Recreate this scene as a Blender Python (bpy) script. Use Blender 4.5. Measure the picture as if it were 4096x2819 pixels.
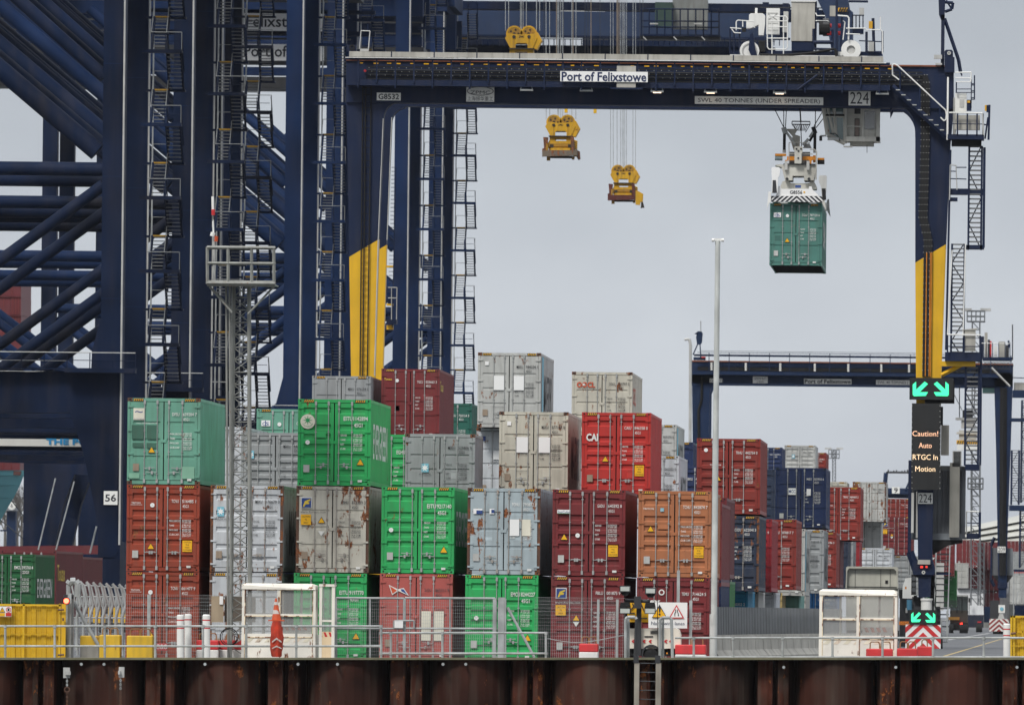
import bpy, bmesh, math, random
from math import radians, sin, cos, pi
from mathutils import Vector, Matrix
for o in list(bpy.data.objects): bpy.data.objects.remove(o)
S = bpy.context.scene
COL = S.collection
# ------------------------------------------------------------ camera
FPX, CX, CY, ROLL, EYE = 45511.0, 4050.0, 2463.4, radians(0.6), 1.6
cs, sn = cos(ROLL), sin(ROLL)
cam = bpy.data.cameras.new('camera'); cam.lens = 400; cam.sensor_width = 36; cam.sensor_fit = 'HORIZONTAL'
cam.shift_x = (2048 - CX) / 4096.0; cam.shift_y = (CY - 1409.5) / 4096.0
cam.clip_start = 1; cam.clip_end = 12000
cam.dof.use_dof = True; cam.dof.focus_distance = 430; cam.dof.aperture_fstop = 6.8
co = bpy.data.objects.new('camera', cam); COL.objects.link(co)
co.matrix_world = Matrix(((cs, -sn, 0, 0), (0, 0, -1, 0), (sn, cs, 0, EYE), (0, 0, 0, 1)))
S.camera = co
# ------------------------------------------------------------ sky, overcast
w = bpy.data.worlds.new('World'); S.world = w; w.use_nodes = True
nt = w.node_tree; nt.nodes.clear(); N = nt.nodes.new; LK = nt.links.new
SUN_EL, SUN_AZ = radians(48), radians(205)
sky = N('ShaderNodeTexSky'); sky.sky_type = 'NISHITA'; sky.sun_disc = False
sky.sun_elevation = SUN_EL; sky.sun_rotation = SUN_AZ; sky.dust_density = 3
tc = N('ShaderNodeTexCoord'); sp = N('ShaderNodeSeparateXYZ'); LK(tc.outputs['Generated'], sp.inputs[0])
def ramp(n, stops, interp='LINEAR'):
    r = n('ShaderNodeValToRGB'); r.color_ramp.interpolation = interp
    e = r.color_ramp.elements
    while len(e) < len(stops): e.new(0.5)
    for i, (p, c) in enumerate(stops): e[i].position = p; e[i].color = (*c, 1)
    return r
mr = N('ShaderNodeMapRange'); mr.inputs['From Min'].default_value = 0; mr.inputs['From Max'].default_value = 1
LK(sp.outputs['Z'], mr.inputs['Value'])
# cloud deck: a bright band low over the land, a greyer base just above it, the bright vault overhead
rp = ramp(N, [(0, (4.4, 4.68, 5.08)), (.026, (4.55, 4.83, 5.22)), (.038, (4.12, 4.42, 4.82)), (.054, (3.2, 3.45, 3.85)), (.12, (4.6, 4.9, 5.3)), (1, (11.2, 11.5, 12.0))])
for e in rp.color_ramp.elements: pass
LK(mr.outputs[0], rp.inputs[0])
mp = N('ShaderNodeMapping'); mp.inputs['Scale'].default_value = (26, 26, 40); mp.inputs['Location'].default_value = (.9, 3.1, .3); LK(tc.outputs['Generated'], mp.inputs[0])
nz = N('ShaderNodeTexNoise'); nz.inputs['Scale'].default_value = 1; nz.inputs['Detail'].default_value = 4; LK(mp.outputs[0], nz.inputs['Vector'])
nr = ramp(N, [(.3, (.86, .865, .88)), (.7, (1.06, 1.06, 1.05))]); LK(nz.outputs['Fac'], nr.inputs[0])
mu = N('ShaderNodeMixRGB'); mu.blend_type = 'MULTIPLY'; mu.inputs[0].default_value = 1; LK(rp.outputs[0], mu.inputs[1]); LK(nr.outputs[0], mu.inputs[2])
# sky dimmed behind the viewer, added to darken the gaps between the stacks
mb_ = N('ShaderNodeMapRange'); mb_.inputs['From Min'].default_value = -.5; mb_.inputs['From Max'].default_value = .3; mb_.inputs['To Min'].default_value = .62; mb_.inputs['To Max'].default_value = 1; LK(sp.outputs['Y'], mb_.inputs['Value'])
mv = N('ShaderNodeVectorMath'); mv.operation = 'SCALE'; LK(mu.outputs[0], mv.inputs[0]); LK(mb_.outputs[0], mv.inputs['Scale'])
mx = N('ShaderNodeMixRGB'); mx.inputs[0].default_value = .93; LK(sky.outputs[0], mx.inputs[1]); LK(mv.outputs[0], mx.inputs[2])
bg = N('ShaderNodeBackground'); bg.inputs['Strength'].default_value = .1; LK(mx.outputs[0], bg.inputs[0])
wo = N('ShaderNodeOutputWorld'); LK(bg.outputs[0], wo.inputs[0])
su = bpy.data.lights.new('sun', 'SUN'); su.energy = 1.7; su.angle = radians(14); su.color = (1, .97, .92)
so = bpy.data.objects.new('sun', su); COL.objects.link(so)
sd = Vector((cos(SUN_EL) * sin(SUN_AZ), cos(SUN_EL) * cos(SUN_AZ), sin(SUN_EL)))   # towards the sun
so.rotation_euler = sd.to_track_quat('Z', 'Y').to_euler(); so.location = (0, 0, 60)
vs = S.view_settings; vs.view_transform = 'Standard'; vs.look = 'None'; vs.exposure = .5; vs.gamma = 1
S.render.engine = 'CYCLES'; S.cycles.max_bounces = 6; S.cycles.diffuse_bounces = 2
S.render.resolution_x = 1024; S.render.resolution_y = 704
# ------------------------------------------------------------ pixel of the photograph -> point at distance D
def P(x, y, D):
    u = (x - CX) / FPX; v = -(y - CY) / FPX
    return Vector((D * (u * cs - v * sn), D, EYE + D * (u * sn + v * cs)))
def sc(D): return FPX / D                     # pixels of the photograph per metre
# ------------------------------------------------------------ materials
MATS = {}
def paint(name, col, rust=0.0, dirt=.25, rough=.55, metal=0, fade=.12, scale=1.0, bump=.0, spec=.4, streak=True):
    if name in MATS: return MATS[name]
    m = bpy.data.materials.new(name); m.use_nodes = True; n = m.node_tree; b = n.nodes['Principled BSDF']
    NN = n.nodes.new; L = n.links.new
    g = NN('ShaderNodeNewGeometry'); rm = NN('ShaderNodeMapping'); rm.inputs['Scale'].default_value = (1, 1, .45); L(g.outputs['Position'], rm.inputs[0])
    a = NN('ShaderNodeTexNoise'); a.inputs['Scale'].default_value = .9 * scale; a.inputs['Detail'].default_value = 5; L(g.outputs['Position'], a.inputs['Vector'])
    r1 = ramp(NN, [(.3, (1 - fade * 1.6,) * 3), (.7, (1 + fade,) * 3)]); L(a.outputs['Fac'], r1.inputs[0])
    m1 = NN('ShaderNodeMixRGB'); m1.blend_type = 'MULTIPLY'; m1.inputs[0].default_value = 1; m1.inputs[1].default_value = (*col, 1); L(r1.outputs[0], m1.inputs[2])
    out = m1.outputs[0]
    if dirt > 0:
        mpn = NN('ShaderNodeMapping'); mpn.inputs['Scale'].default_value = (6, 6, .7) if streak else (2, 2, 2); L(g.outputs['Position'], mpn.inputs[0])
        d = NN('ShaderNodeTexNoise'); d.inputs['Scale'].default_value = .8 * scale; d.inputs['Detail'].default_value = 3; d.inputs['Roughness'].default_value = .5; L(mpn.outputs[0], d.inputs['Vector'])
        r2 = ramp(NN, [(.45, (0, 0, 0)), (.8, (dirt,) * 3)]); L(d.outputs['Fac'], r2.inputs[0])
        m2 = NN('ShaderNodeMixRGB'); L(r2.outputs[0], m2.inputs[0]); L(out, m2.inputs[1]); m2.inputs[2].default_value = (.09, .075, .06, 1); out = m2.outputs[0]
    if rust > 0:
        e = NN('ShaderNodeTexNoise'); e.inputs['Scale'].default_value = 3.2 * scale; e.inputs['Detail'].default_value = 9; e.inputs['Roughness'].default_value = .68; L(rm.outputs[0], e.inputs['Vector'])
        t = .72 - rust * .26
        e.inputs['Scale'].default_value = 4.6 * scale; e.inputs['Detail'].default_value = 7; e.inputs['Roughness'].default_value = .6
        lo = NN('ShaderNodeTexNoise'); lo.inputs['Scale'].default_value = .7 * scale; lo.inputs['Detail'].default_value = 2; L(g.outputs['Position'], lo.inputs['Vector'])
        ad = NN('ShaderNodeMath'); ad.operation = 'MULTIPLY_ADD'; ad.inputs[1].default_value = .5; L(lo.outputs['Fac'], ad.inputs[0]); sb = NN('ShaderNodeMath'); sb.operation = 'ADD'; sb.inputs[1].default_value = -.25; L(e.outputs['Fac'], sb.inputs[0]); L(sb.outputs[0], ad.inputs[2])
        r3 = ramp(NN, [(t, (0, 0, 0)), (t + .06, (1, 1, 1))]); L(ad.outputs[0], r3.inputs[0])
        e2 = NN('ShaderNodeTexNoise'); e2.inputs['Scale'].default_value = 14; e2.inputs['Detail'].default_value = 4; L(g.outputs['Position'], e2.inputs['Vector'])
        r4 = ramp(NN, [(.35, (.07, .022, .01)), (.65, (.32, .11, .035))]); L(e2.outputs['Fac'], r4.inputs[0])
        m3 = NN('ShaderNodeMixRGB'); L(r3.outputs[0], m3.inputs[0]); L(out, m3.inputs[1]); L(r4.outputs[0], m3.inputs[2]); out = m3.outputs[0]
    L(out, b.inputs['Base Color']); b.inputs['Roughness'].default_value = rough; b.inputs['Metallic'].default_value = metal
    b.inputs['Specular IOR Level'].default_value = spec
    if bump:
        bn = NN('ShaderNodeBump'); bn.inputs['Strength'].default_value = bump; bn.inputs['Distance'].default_value = .03; L(a.outputs['Fac'], bn.inputs['Height']); L(bn.outputs[0], b.inputs['Normal'])
    MATS[name] = m; return m
def emit(name, col, k):
    if name in MATS: return MATS[name]
    m = bpy.data.materials.new(name); m.use_nodes = True; b = m.node_tree.nodes['Principled BSDF']
    b.inputs['Base Color'].default_value = (.02, .02, .02, 1); b.inputs['Emission Color'].default_value = (*col, 1); b.inputs['Emission Strength'].default_value = k
    MATS[name] = m; return m
def glass(name, col, alpha, rough=.15):
    if name in MATS: return MATS[name]
    m = bpy.data.materials.new(name); m.use_nodes = True; b = m.node_tree.nodes['Principled BSDF']
    b.inputs['Base Color'].default_value = (*col, 1); b.inputs['Alpha'].default_value = alpha; b.inputs['Roughness'].default_value = rough
    MATS[name] = m; return m
NAVY = paint('navy_steel', (.0068, .0150, .042), dirt=.2, fade=.4, rough=.6, spec=.08, scale=.25)
NAVY2 = paint('navy_gantry_steel', (.010, .019, .052), dirt=.15, fade=.12, rough=.55, spec=.2, scale=.6)
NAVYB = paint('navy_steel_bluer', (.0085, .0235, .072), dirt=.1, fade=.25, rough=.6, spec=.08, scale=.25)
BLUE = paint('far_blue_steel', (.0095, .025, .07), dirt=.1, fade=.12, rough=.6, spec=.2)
YEL = paint('yellow_steel', (.74, .43, .018), dirt=.1, fade=.06, rough=.45)
YELB = paint('worn_yellow_steel', (.66, .38, .02), rust=.45, dirt=.35)
ORG = paint('orange_motor', (.75, .27, .02), dirt=.25)
BLK = paint('black_rubber', (.012, .012, .013), dirt=0, rough=.8)
DARK = paint('dark_steel', (.035, .037, .042), dirt=.1)
GALV = paint('galvanised_steel', (.40, .42, .42), dirt=.3, metal=0, rough=.5, fade=.2, scale=2)
ALU = paint('light_grey_rail', (.5, .5, .48), dirt=.2)
BEI = paint('beige_tray', (.44, .425, .38), dirt=.4, fade=.1)
LBEI = paint('pale_cream_paint', (.56, .55, .5), dirt=.25, rust=.12)
WHT = paint('white_paint', (.82, .82, .79), dirt=.12, fade=.05)
WHR = paint('rusty_white_paint', (.90, .86, .77), rust=.45, dirt=.1, scale=.9)
WHR2 = paint('very_rusty_white_paint', (.88, .74, .52), rust=.9, dirt=.1, scale=1.6)
SIGN = paint('sign_white', (.80, .80, .76), dirt=.05, fade=.05)
SWHT = paint('sign_clean_white', (.85, .85, .84), dirt=0, fade=.02)
INK = paint('sign_black', (.02, .022, .03), dirt=0, fade=0)
INKB = paint('sign_navy', (.02, .032, .09), dirt=0, fade=0)
RED = paint('red_paint', (.62, .03, .035), dirt=.15)
HYEL = paint('hazard_yellow', (.78, .42, .03), dirt=.3)
CAUT = paint('caution_yellow', (.85, .45, .01), dirt=.1, fade=.03)
MWHT = paint('marking_white', (.75, .75, .72), dirt=.2, fade=.06)
MBLK = paint('marking_black', (.06, .062, .066), dirt=.1, fade=.1)
RUSTM = paint('rusted_steel', (.11, .055, .035), rust=.8, dirt=.3)
BARM = paint('galvanised_bar', (.38, .39, .385), rust=.1, dirt=.3, metal=0, scale=2)
BARR = paint('rusty_bar', (.36, .33, .3), rust=.5, dirt=.4, metal=.1, scale=2)
CONC = paint('concrete', (.32, .31, .28), dirt=.4, rough=.9, fade=.15)
TREAD = paint('stair_tread', (.16, .165, .17), dirt=.3)
CRAIL = paint('crane_hand_rail', (.23, .24, .24), dirt=.2)
MASTG = paint('mast_grey', (.27, .275, .255), dirt=.4, scale=2, rust=.1)
TARM = paint('asphalt', (.105, .11, .118), dirt=.25, rough=.75, fade=.2, streak=False, scale=.3)
# ------------------------------------------------------------ mesh builder
class MB:
    def __init__(s): s.v = []; s.f = []; s.m = []; s.mats = []; s.st = []
    def mi(s, mat):
        if mat not in s.mats: s.mats.append(mat)
        return s.mats.index(mat)
    def add(s, vs, fs, mat):
        o = len(s.v); s.st.append((o, len(s.f))); s.v += [tuple(p) for p in vs]; k = s.mi(mat)
        for f in fs: s.f.append([i + o for i in f]); s.m.append(k)
        return s
    def box(s, x0, x1, y0, y1, z0, z1, mat):
        if x0 > x1: x0, x1 = x1, x0
        if y0 > y1: y0, y1 = y1, y0
        if z0 > z1: z0, z1 = z1, z0
        return s.add([(x0, y0, z0), (x1, y0, z0), (x1, y1, z0), (x0, y1, z0), (x0, y0, z1), (x1, y0, z1), (x1, y1, z1), (x0, y1, z1)],
              [(0, 3, 2, 1), (4, 5, 6, 7), (0, 1, 5, 4), (1, 2, 6, 5), (2, 3, 7, 6), (3, 0, 4, 7)], mat)
    def prism(s, pts, t, mat):                       # closed outline (facing -Y), thickness t along +Y
        n = len(pts); a = [Vector(p) for p in pts]; b = [p + Vector((0, t, 0)) for p in a]
        return s.add(a + b, [list(range(n)), list(range(2 * n - 1, n - 1, -1))] + [(i, i + n, (i + 1) % n + n, (i + 1) % n) for i in range(n)], mat)
    def tube(s, p, q, r, mat, n=8, r2=None, cap=True):
        p = Vector(p); q = Vector(q); d = q - p
        if d.length < 1e-6: return s
        d.normalize(); u = d.cross(Vector((0, 0, 1)) if abs(d.z) < .9 else Vector((0, 1, 0))).normalized(); w_ = d.cross(u)
        r2 = r if r2 is None else r2
        vs = [p + (u * cos(2 * pi * i / n) + w_ * sin(2 * pi * i / n)) * r for i in range(n)] + [q + (u * cos(2 * pi * i / n) + w_ * sin(2 * pi * i / n)) * r2 for i in range(n)]
        fs = [(i, (i + 1) % n, (i + 1) % n + n, i + n) for i in range(n)]
        if cap: fs += [list(range(n - 1, -1, -1)), list(range(n, 2 * n))]
        return s.add(vs, fs, mat)
    def path(s, pts, r, mat, n=6):
        for a, b in zip(pts, pts[1:]): s.tube(a, b, r, mat, n)
        return s
    def bar(s, p, q, wd, mat):                       # square bar
        return s.tube(p, q, wd * .7071, mat, 4)
    def disc(s, c, r, t, mat, n=20, a0=0, a1=2 * pi):     # disc in the XZ plane
        c = Vector(c); pts = [c + Vector((r * cos(a0 + (a1 - a0) * i / n), 0, r * sin(a0 + (a1 - a0) * i / n))) for i in range(n if a1 - a0 > 6.2 else n + 1)]
        return s.prism(pts, t, mat)
    def ring(s, c, r0, r1, t, mat, n=20):
        c = Vector(c)
        vs = []
        for yy in (0, t):
            for r in (r0, r1): vs += [c + Vector((r * cos(2 * pi * i / n), yy, r * sin(2 * pi * i / n))) for i in range(n)]
        fs = []
        for i in range(n):
            j = (i + 1) % n
            fs += [(i, j, n + j, n + i), (2 * n + i, 3 * n + i, 3 * n + j, 2 * n + j), (n + i, n + j, 3 * n + j, 3 * n + i), (i, 2 * n + i, 2 * n + j, j)]
        return s.add(vs, fs, mat)
    def text(s, body, x, y, z, h, mat, wd=None, xs=.8, align='L', rot=None, bold=0):   # x,z = lower left of the letters; h cap height; wd = total width
        vs, fs, W, H = glyphs(body, bold)
        k = h / .69; kx = k * xs if wd is None else wd / max(W, 1e-6)
        ox = 0 if align == 'L' else (-W * kx / 2 if align == 'C' else -W * kx)
        out = []
        for a, b in vs:
            lx, lz = ox + a * kx, b * k
            if rot == 'side': out.append((x, y + lx, z + lz))     # on a face looking +X
            elif rot: out.append((x + lx * cos(rot) - lz * sin(rot), y, z + lx * sin(rot) + lz * cos(rot)))
            else: out.append((x + lx, y, z + lz))
        return s.add(out, fs, mat)
    def build_each(s, name, parent, per=1):                 # one object for every `per` pieces added
        st = s.st + [(len(s.v), len(s.f))]; out = None
        for i in range(0, len(s.st), per):
            (v0, f0), (v1, f1) = st[i], st[min(i + per, len(st) - 1)]
            k = MB(); k.v = s.v[v0:v1]; k.f = [[q - v0 for q in f] for f in s.f[f0:f1]]; k.m = s.m[f0:f1]; k.mats = list(s.mats)
            out = k.build(name, parent)
        return out
    def build(s, name, parent=None, smooth=False, kind=None, label=None, mat=None):
        if not s.v: return None
        me = bpy.data.meshes.new(name)
        off = root_loc(parent) if parent else Vector((0, 0, 0))
        me.from_pydata([(a - off.x, b - off.y, c - off.z) for a, b, c in s.v], [], s.f)
        for m_ in s.mats: me.materials.append(m_)
        me.polygons.foreach_set('material_index', s.m)
        if smooth: me.polygons.foreach_set('use_smooth', [True] * len(s.f))
        me.validate(); me.update()
        o = bpy.data.objects.new(name, me); COL.objects.link(o)
        if smooth:
            try: me.set_sharp_from_angle(angle=radians(40))
            except Exception: pass
        if parent: o.parent = parent
        if kind: o['kind'] = kind
        if label: o['label'] = label
        return o
def root_loc(o):
    while o.parent: o = o.parent
    return o.get('_l') and Vector(o['_l']) or Vector(o.location)
GC = {}
def glyphs(body, bold=0):
    if (body, bold) in GC: return GC[body, bold]
    c = bpy.data.curves.new('t', 'FONT'); c.body = body; c.size = 1; c.resolution_u = 2; c.offset = bold; c.fill_mode = 'FRONT'
    o = bpy.data.objects.new('t', c); COL.objects.link(o)
    me = bpy.data.meshes.new_from_object(o.evaluated_get(bpy.context.evaluated_depsgraph_get()))
    vs = [(v.co.x, v.co.y) for v in me.vertices]; fs = [list(p.vertices) for p in me.polygons]
    if vs:
        x0 = min(v[0] for v in vs); vs = [(a - x0, b) for a, b in vs]; W = max(v[0] for v in vs); H = max(v[1] for v in vs)
    else: W = H = 1
    bpy.data.objects.remove(o); bpy.data.curves.remove(c); bpy.data.meshes.remove(me)
    GC[body, bold] = (vs, fs, W, H); return GC[body, bold]
def thing(name, label, cat, loc, group=None, rz=0):
    o = bpy.data.objects.new(name, None); COL.objects.link(o); o.location = loc; o.rotation_euler = (0, 0, rz); o.empty_display_size = .3
    o['label'] = label; o['category'] = cat
    if group: o['group'] = group
    return o
def tag(o, label, cat, group=None):
    o['label'] = label; o['category'] = cat
    if group: o['group'] = group
    return o
def lone(mb, name, label, cat, group=None, smooth=False):   # one-mesh thing with its origin at its foot
    xs = [v[0] for v in mb.v]; ys = [v[1] for v in mb.v]; zs = [v[2] for v in mb.v]
    L = Vector(((min(xs) + max(xs)) / 2, (min(ys) + max(ys)) / 2, min(zs)))
    mb.v = [(a - L.x, b - L.y, c - L.z) for a, b, c in mb.v]
    o = mb.build(name, None, smooth); o.location = L
    return tag(o, label, cat, group)
# boxes and bars given by pixels of the photograph at a distance D
def bx(mb, x0, x1, y0, y1, D, t, mat, ref=None):     # y read at column ref
    xc, yc = (x0 + x1) / 2, (y0 + y1) / 2
    if ref is not None: yc += .01047 * (xc - ref)
    c = P(xc, yc, D); hw = (x1 - x0) / 2 / sc(D); hh = (y1 - y0) / 2 / sc(D)
    return mb.box(c.x - hw, c.x + hw, D, D + t, c.z - hh, c.z + hh, mat)
def pz(mb, pts, D, t, mat): return mb.prism([P(x, y, D) for x, y in pts][::1], t, mat)
def tb(mb, a, b, D, r, mat, n=8, D2=None): return mb.tube(P(*a, D), P(*b, D2 or D), r, mat, n)
def dup(root, loc, label=None, name=None):
    r = root.copy(); COL.objects.link(r); r.location = loc
    if label: r['label'] = label
    def rec(a, b):
        for ch in a.children:
            if ch.name.startswith('~'): continue
            c = ch.copy(); COL.objects.link(c); c.parent = b; rec(ch, c)
    rec(root, r); return r
# ============================================================ CONTAINERS
CW = 2.438
COLR = dict(teal=(.15, .37, .275), teal2=(.075, .215, .18), dteal=(.02, .12, .09), brown=(.30, .048, .022), green=(.028, .40, .11), dgreen=(.008, .10, .03),
            dred=(.18, .022, .025), pink=(.44, .10, .085), orange=(.42, .155, .066), cai=(.48, .030, .024), mgrey=(.49, .495, .475), cream=(.56, .535, .46), lgrey=(.54, .565, .59),
            ivory=(.55, .525, .44), grey=(.30, .315, .32), bluegrey=(.38, .45, .48), blue=(.012, .028, .095), navy=(.018, .03, .06), tred=(.24, .028, .02),
            bred=(.30, .014, .022), cyan=(.02, .22, .38), white=(.46, .46, .43), sand=(.42, .31, .12), ggreen=(.04, .20, .06), oblue=(.015, .12, .32), maroon=(.14, .022, .028), turq=(.16, .34, .30))
def cmat(c, rust):
    k = 'container_%s_%d' % (c, int(rust * 10)); return paint(k, COLR[c], rust=rust, dirt=.30 if rust < .5 else .4, fade=.09)
def star(cx, cy, z, r, mat, mb, n=7, k=.42):
    mb.prism([(cx + (r if i % 2 == 0 else r * k) * sin(pi * i / n), cy, z + (r if i % 2 == 0 else r * k) * cos(pi * i / n)) for i in range(2 * n)][::-1], .003, mat)
LBL = paint('star_blue', (.20, .50, .62), dirt=.15); FLB = paint('logo_blue', (.03, .07, .25), dirt=.1); CREAM = paint('logo_cream', (.75, .72, .6), dirt=.15); OOR = paint('logo_orange', (.62, .09, .03), dirt=.1)
TOY = paint('logo_yellow', (.72, .52, .05), dirt=.1); LGR = paint('logo_green', (.02, .3, .1), dirt=.1); PATCH = paint('repaint_patch', (.05, .14, .10), dirt=.3); PLATE = paint('data_plate', (.35, .27, .2), dirt=.4)
def logo(kind, mb, h, mk):
    y = -.052; Z = lambda f: h * (1 - f)
    if kind == 'dong': mb.box(.2, .58, y, y + .003, Z(.255), Z(.12), CREAM); mb.text('~', .25, y - .003, Z(.2), .28, FLB, wd=.26); mb.text('DONG FANG', .22, y - .003, Z(.25), .035, FLB, wd=.33); mb.text('www.dongfang.com.hk', .3, y - .003, Z(.298), .045, MWHT, wd=.7)
    if kind == 'dong': mb.box(.15, .54, y, y + .002, Z(.475), Z(.315), PATCH); mb.box(.65, 1.0, y, y + .002, Z(.475), Z(.315), PATCH); mb.box(.18, .55, y, y + .002, Z(.57), Z(.52), PATCH); mb.box(.65, 1.0, y, y + .002, Z(.58), Z(.52), PATCH)
    if kind == 'dong': mb.box(1.84, 2.26, y, y + .002, Z(.93), Z(.79), paint('pale_patch', (.25, .5, .36), dirt=.2)); mb.box(.08, .42, y, y + .002, Z(.93), Z(.87), MATS['pale_patch'])
    if kind in ('maersk', 'maersklow'):
        zc = Z(.30) if kind == 'maersk' else Z(.46)
        mb.box(.7 - .13 - .0, .83, y, y + .003, zc - .15, zc + .15, LBL) if kind != 'maersk2' else None
        star(.7, y - .004, zc, .14, SWHT, mb); mb.text('MAERSK', .5, y - .003, zc - .25, .055, MBLK, wd=.42)
    if kind == 'maerskl': mb.box(.23, .46, y, y + .003, Z(.36), Z(.25), LBL); star(.345, y - .004, Z(.305), .13, SWHT, mb); mb.text('MAERSK', .16, y - .003, Z(.40), .055, MBLK, wd=.4)
    if kind == 'mpatch':
        for x in (.62, 1.40): mb.box(x, x + .4, y, y + .003, Z(.50), Z(.31), SWHT); mb.text('MAERSK', x - .02, y - .003, Z(.525), .055, MBLK, wd=.42)
        mb.text('maerskline.com', .6, y - .003, Z(.73), .04, MBLK, wd=.42); mb.box(.28, .42, y, y + .003, Z(.17), Z(.12), SWHT)
    if kind == 'ever':
        c = (.33, y, Z(.26)); mb.disc((c[0], y, c[2]), .245, .003, CREAM, 28); star(c[0], y - .004, c[2] + .04, .17, LGR, mb, 8, .3)
        for i, ch in enumerate('EVERGREEN'):
            a = radians(208 + i * 15.5); mb.text(ch, c[0] + .2 * cos(a), y - .003, c[2] + .2 * sin(a), .05, LGR, xs=.9, align='C', rot=a + pi / 2)
    if kind == 'triton': mb.text('TRITON', .16, y - .003, Z(.22), .06, mk, wd=.3, bold=.008); mb.box(.13, .52, y, y + .002, Z(.234), Z(.23), mk)
    if kind == 'tritonbig': mb.text('ϑ', .6, y - .003, Z(.31), .2, mk, wd=.18, bold=.014); mb.text('TRITON', .5, y - .003, Z(.36), .06, mk, wd=.42, bold=.008)
    if kind == 'touax': mb.text('Touax', .12, y - .003, Z(.165), .085, TOY, wd=.33, bold=.014)
    if kind == 'cai': mb.text('CAI', .16, y - .003, Z(.345), .24, MWHT, wd=.42, bold=.04)
    if kind == 'oocl': mb.text('OOCL', .2, y - .003, Z(.24), .2, OOR, wd=.74, bold=.04); mb.disc((.48, y - .006, Z(.2)), .05, .002, MWHT, 8)
    if kind == 'florens':
        mb.box(.16, .52, y, y + .003, Z(.255), Z(.13), MWHT); mb.box(.18, .50, y - .004, y, Z(.25), Z(.14), FLB)
        mb.prism([(.22, y - .008, Z(.24)), (.29, y - .008, Z(.175)), (.48, y - .008, Z(.15)), (.46, y - .008, Z(.172)), (.36, y - .008, Z(.185)), (.44, y - .008, Z(.19)), (.42, y - .008, Z(.21)), (.32, y - .008, Z(.212)), (.27, y - .008, Z(.24))], .002, TOY)
        mb.text('www.florens.com', .14, y - .003, Z(.31), .06, mk, wd=.85)
        mb.box(.16, .50, y, y + .003, Z(.45), Z(.33), CAUT)
        for i, t in enumerate(('CAUTION', "9'6", 'HIGH')): mb.text(t, .33, y - .003, Z(.365 + i * .035), .06, INK, xs=.7, align='C')
        mb.prism([(.74, y, Z(.52)), (.96, y, Z(.52)), (.85, y, Z(.58))][::-1], .003, MWHT)
    if kind == 'csl': mb.box(.18, .52, y, y + .003, Z(.225), Z(.15), SWHT); mb.text('C', .22, y - .003, Z(.215), .12, FLB, wd=.11, bold=.014); mb.text('S', .35, y - .003, Z(.215), .12, FLB, wd=.12, bold=.014); mb.box(.325, .355, y - .004, y, Z(.222), Z(.153), FLB)
    if kind == 'mcc': mb.box(.62, .98, y, y + .003, Z(.45), Z(.34), SWHT); mb.text('MCC', .64, y - .003, Z(.42), .15, FLB, wd=.32, bold=.008); mb.box(1.5, 1.7, y, y + .003, Z(.46), Z(.35), SWHT)
    if kind == 'seacube': mb.box(.16, .6, y, y + .003, Z(.28), Z(.235), SWHT); mb.text('SeaCube', .18, y - .003, Z(.272), .075, FLB, wd=.4); mb.box(.16, .6, y - .003, y, Z(.28), Z(.275), LGR)
    if kind == 'hsud':
        q = lambda a, b: (a, y, Z(b)); mb.prism([q(.3, .13), (.42, y, Z(.25)), q(.62, .2), q(.98, .255), q(.8, .165), q(.6, .18)][::-1], .003, MWHT)
        mb.prism([(.34, y - .004, Z(.145)), (.43, y - .004, Z(.235)), (.58, y - .004, Z(.195))][::-1], .002, OOR); mb.prism([(.7, y - .004, Z(.18)), (.72, y - .004, Z(.2)), (.92, y - .004, Z(.24)), (.8, y - .004, Z(.18))][::-1], .002, FLB)
        for a, b in ((.5, .56), (.66, .74)):
            mb.box(1.4, 1.72, y, y + .003, Z(b + .03), Z(a - .07), CREAM); mb.box(1.83, 2.16, y, y + .003, Z(b + .03), Z(a - .07), CREAM)
    if kind == 'tex': mb.text('tex', .3, y - .003, Z(.31), .2, MWHT, wd=.5, bold=.04); mb.ring((.83, y, Z(.17)), .06, .1, .003, MWHT)
    if kind == 'ponu':
        mb.box(.2, .5, y, y + .003, Z(.3), Z(.24), SWHT); mb.box(.3, .5, y - .003, y, Z(.3), Z(.26), FLB); mb.box(.74, .9, y, y + .003, Z(.3), Z(.24), SWHT); mb.box(.8, .9, y - .003, y, Z(.29), Z(.25), FLB)
        mb.box(1.42, 1.74, y, y + .003, Z(.55), Z(.36), SWHT); mb.box(1.82, 2.12, y, y + .003, Z(.55), Z(.36), CREAM)
    if kind == 'iics': mb.box(.22, .36, y, y + .003, Z(.17), Z(.11), FLB); mb.box(.66, .9, y, y + .003, Z(.42), Z(.3), SWHT); mb.text('MAERSK', .56, y - .003, Z(.46), .055, MBLK, wd=.4)
    if kind == 'gtriton': mb.text('TRITON', .16, y - .003, Z(.22), .06, mk, wd=.36, bold=.008); mb.box(.74, .86, y, y + .003, Z(.24), Z(.2), LBL); mb.text('GL', .75, y - .003, Z(.235), .06, MWHT, wd=.1)
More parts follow.
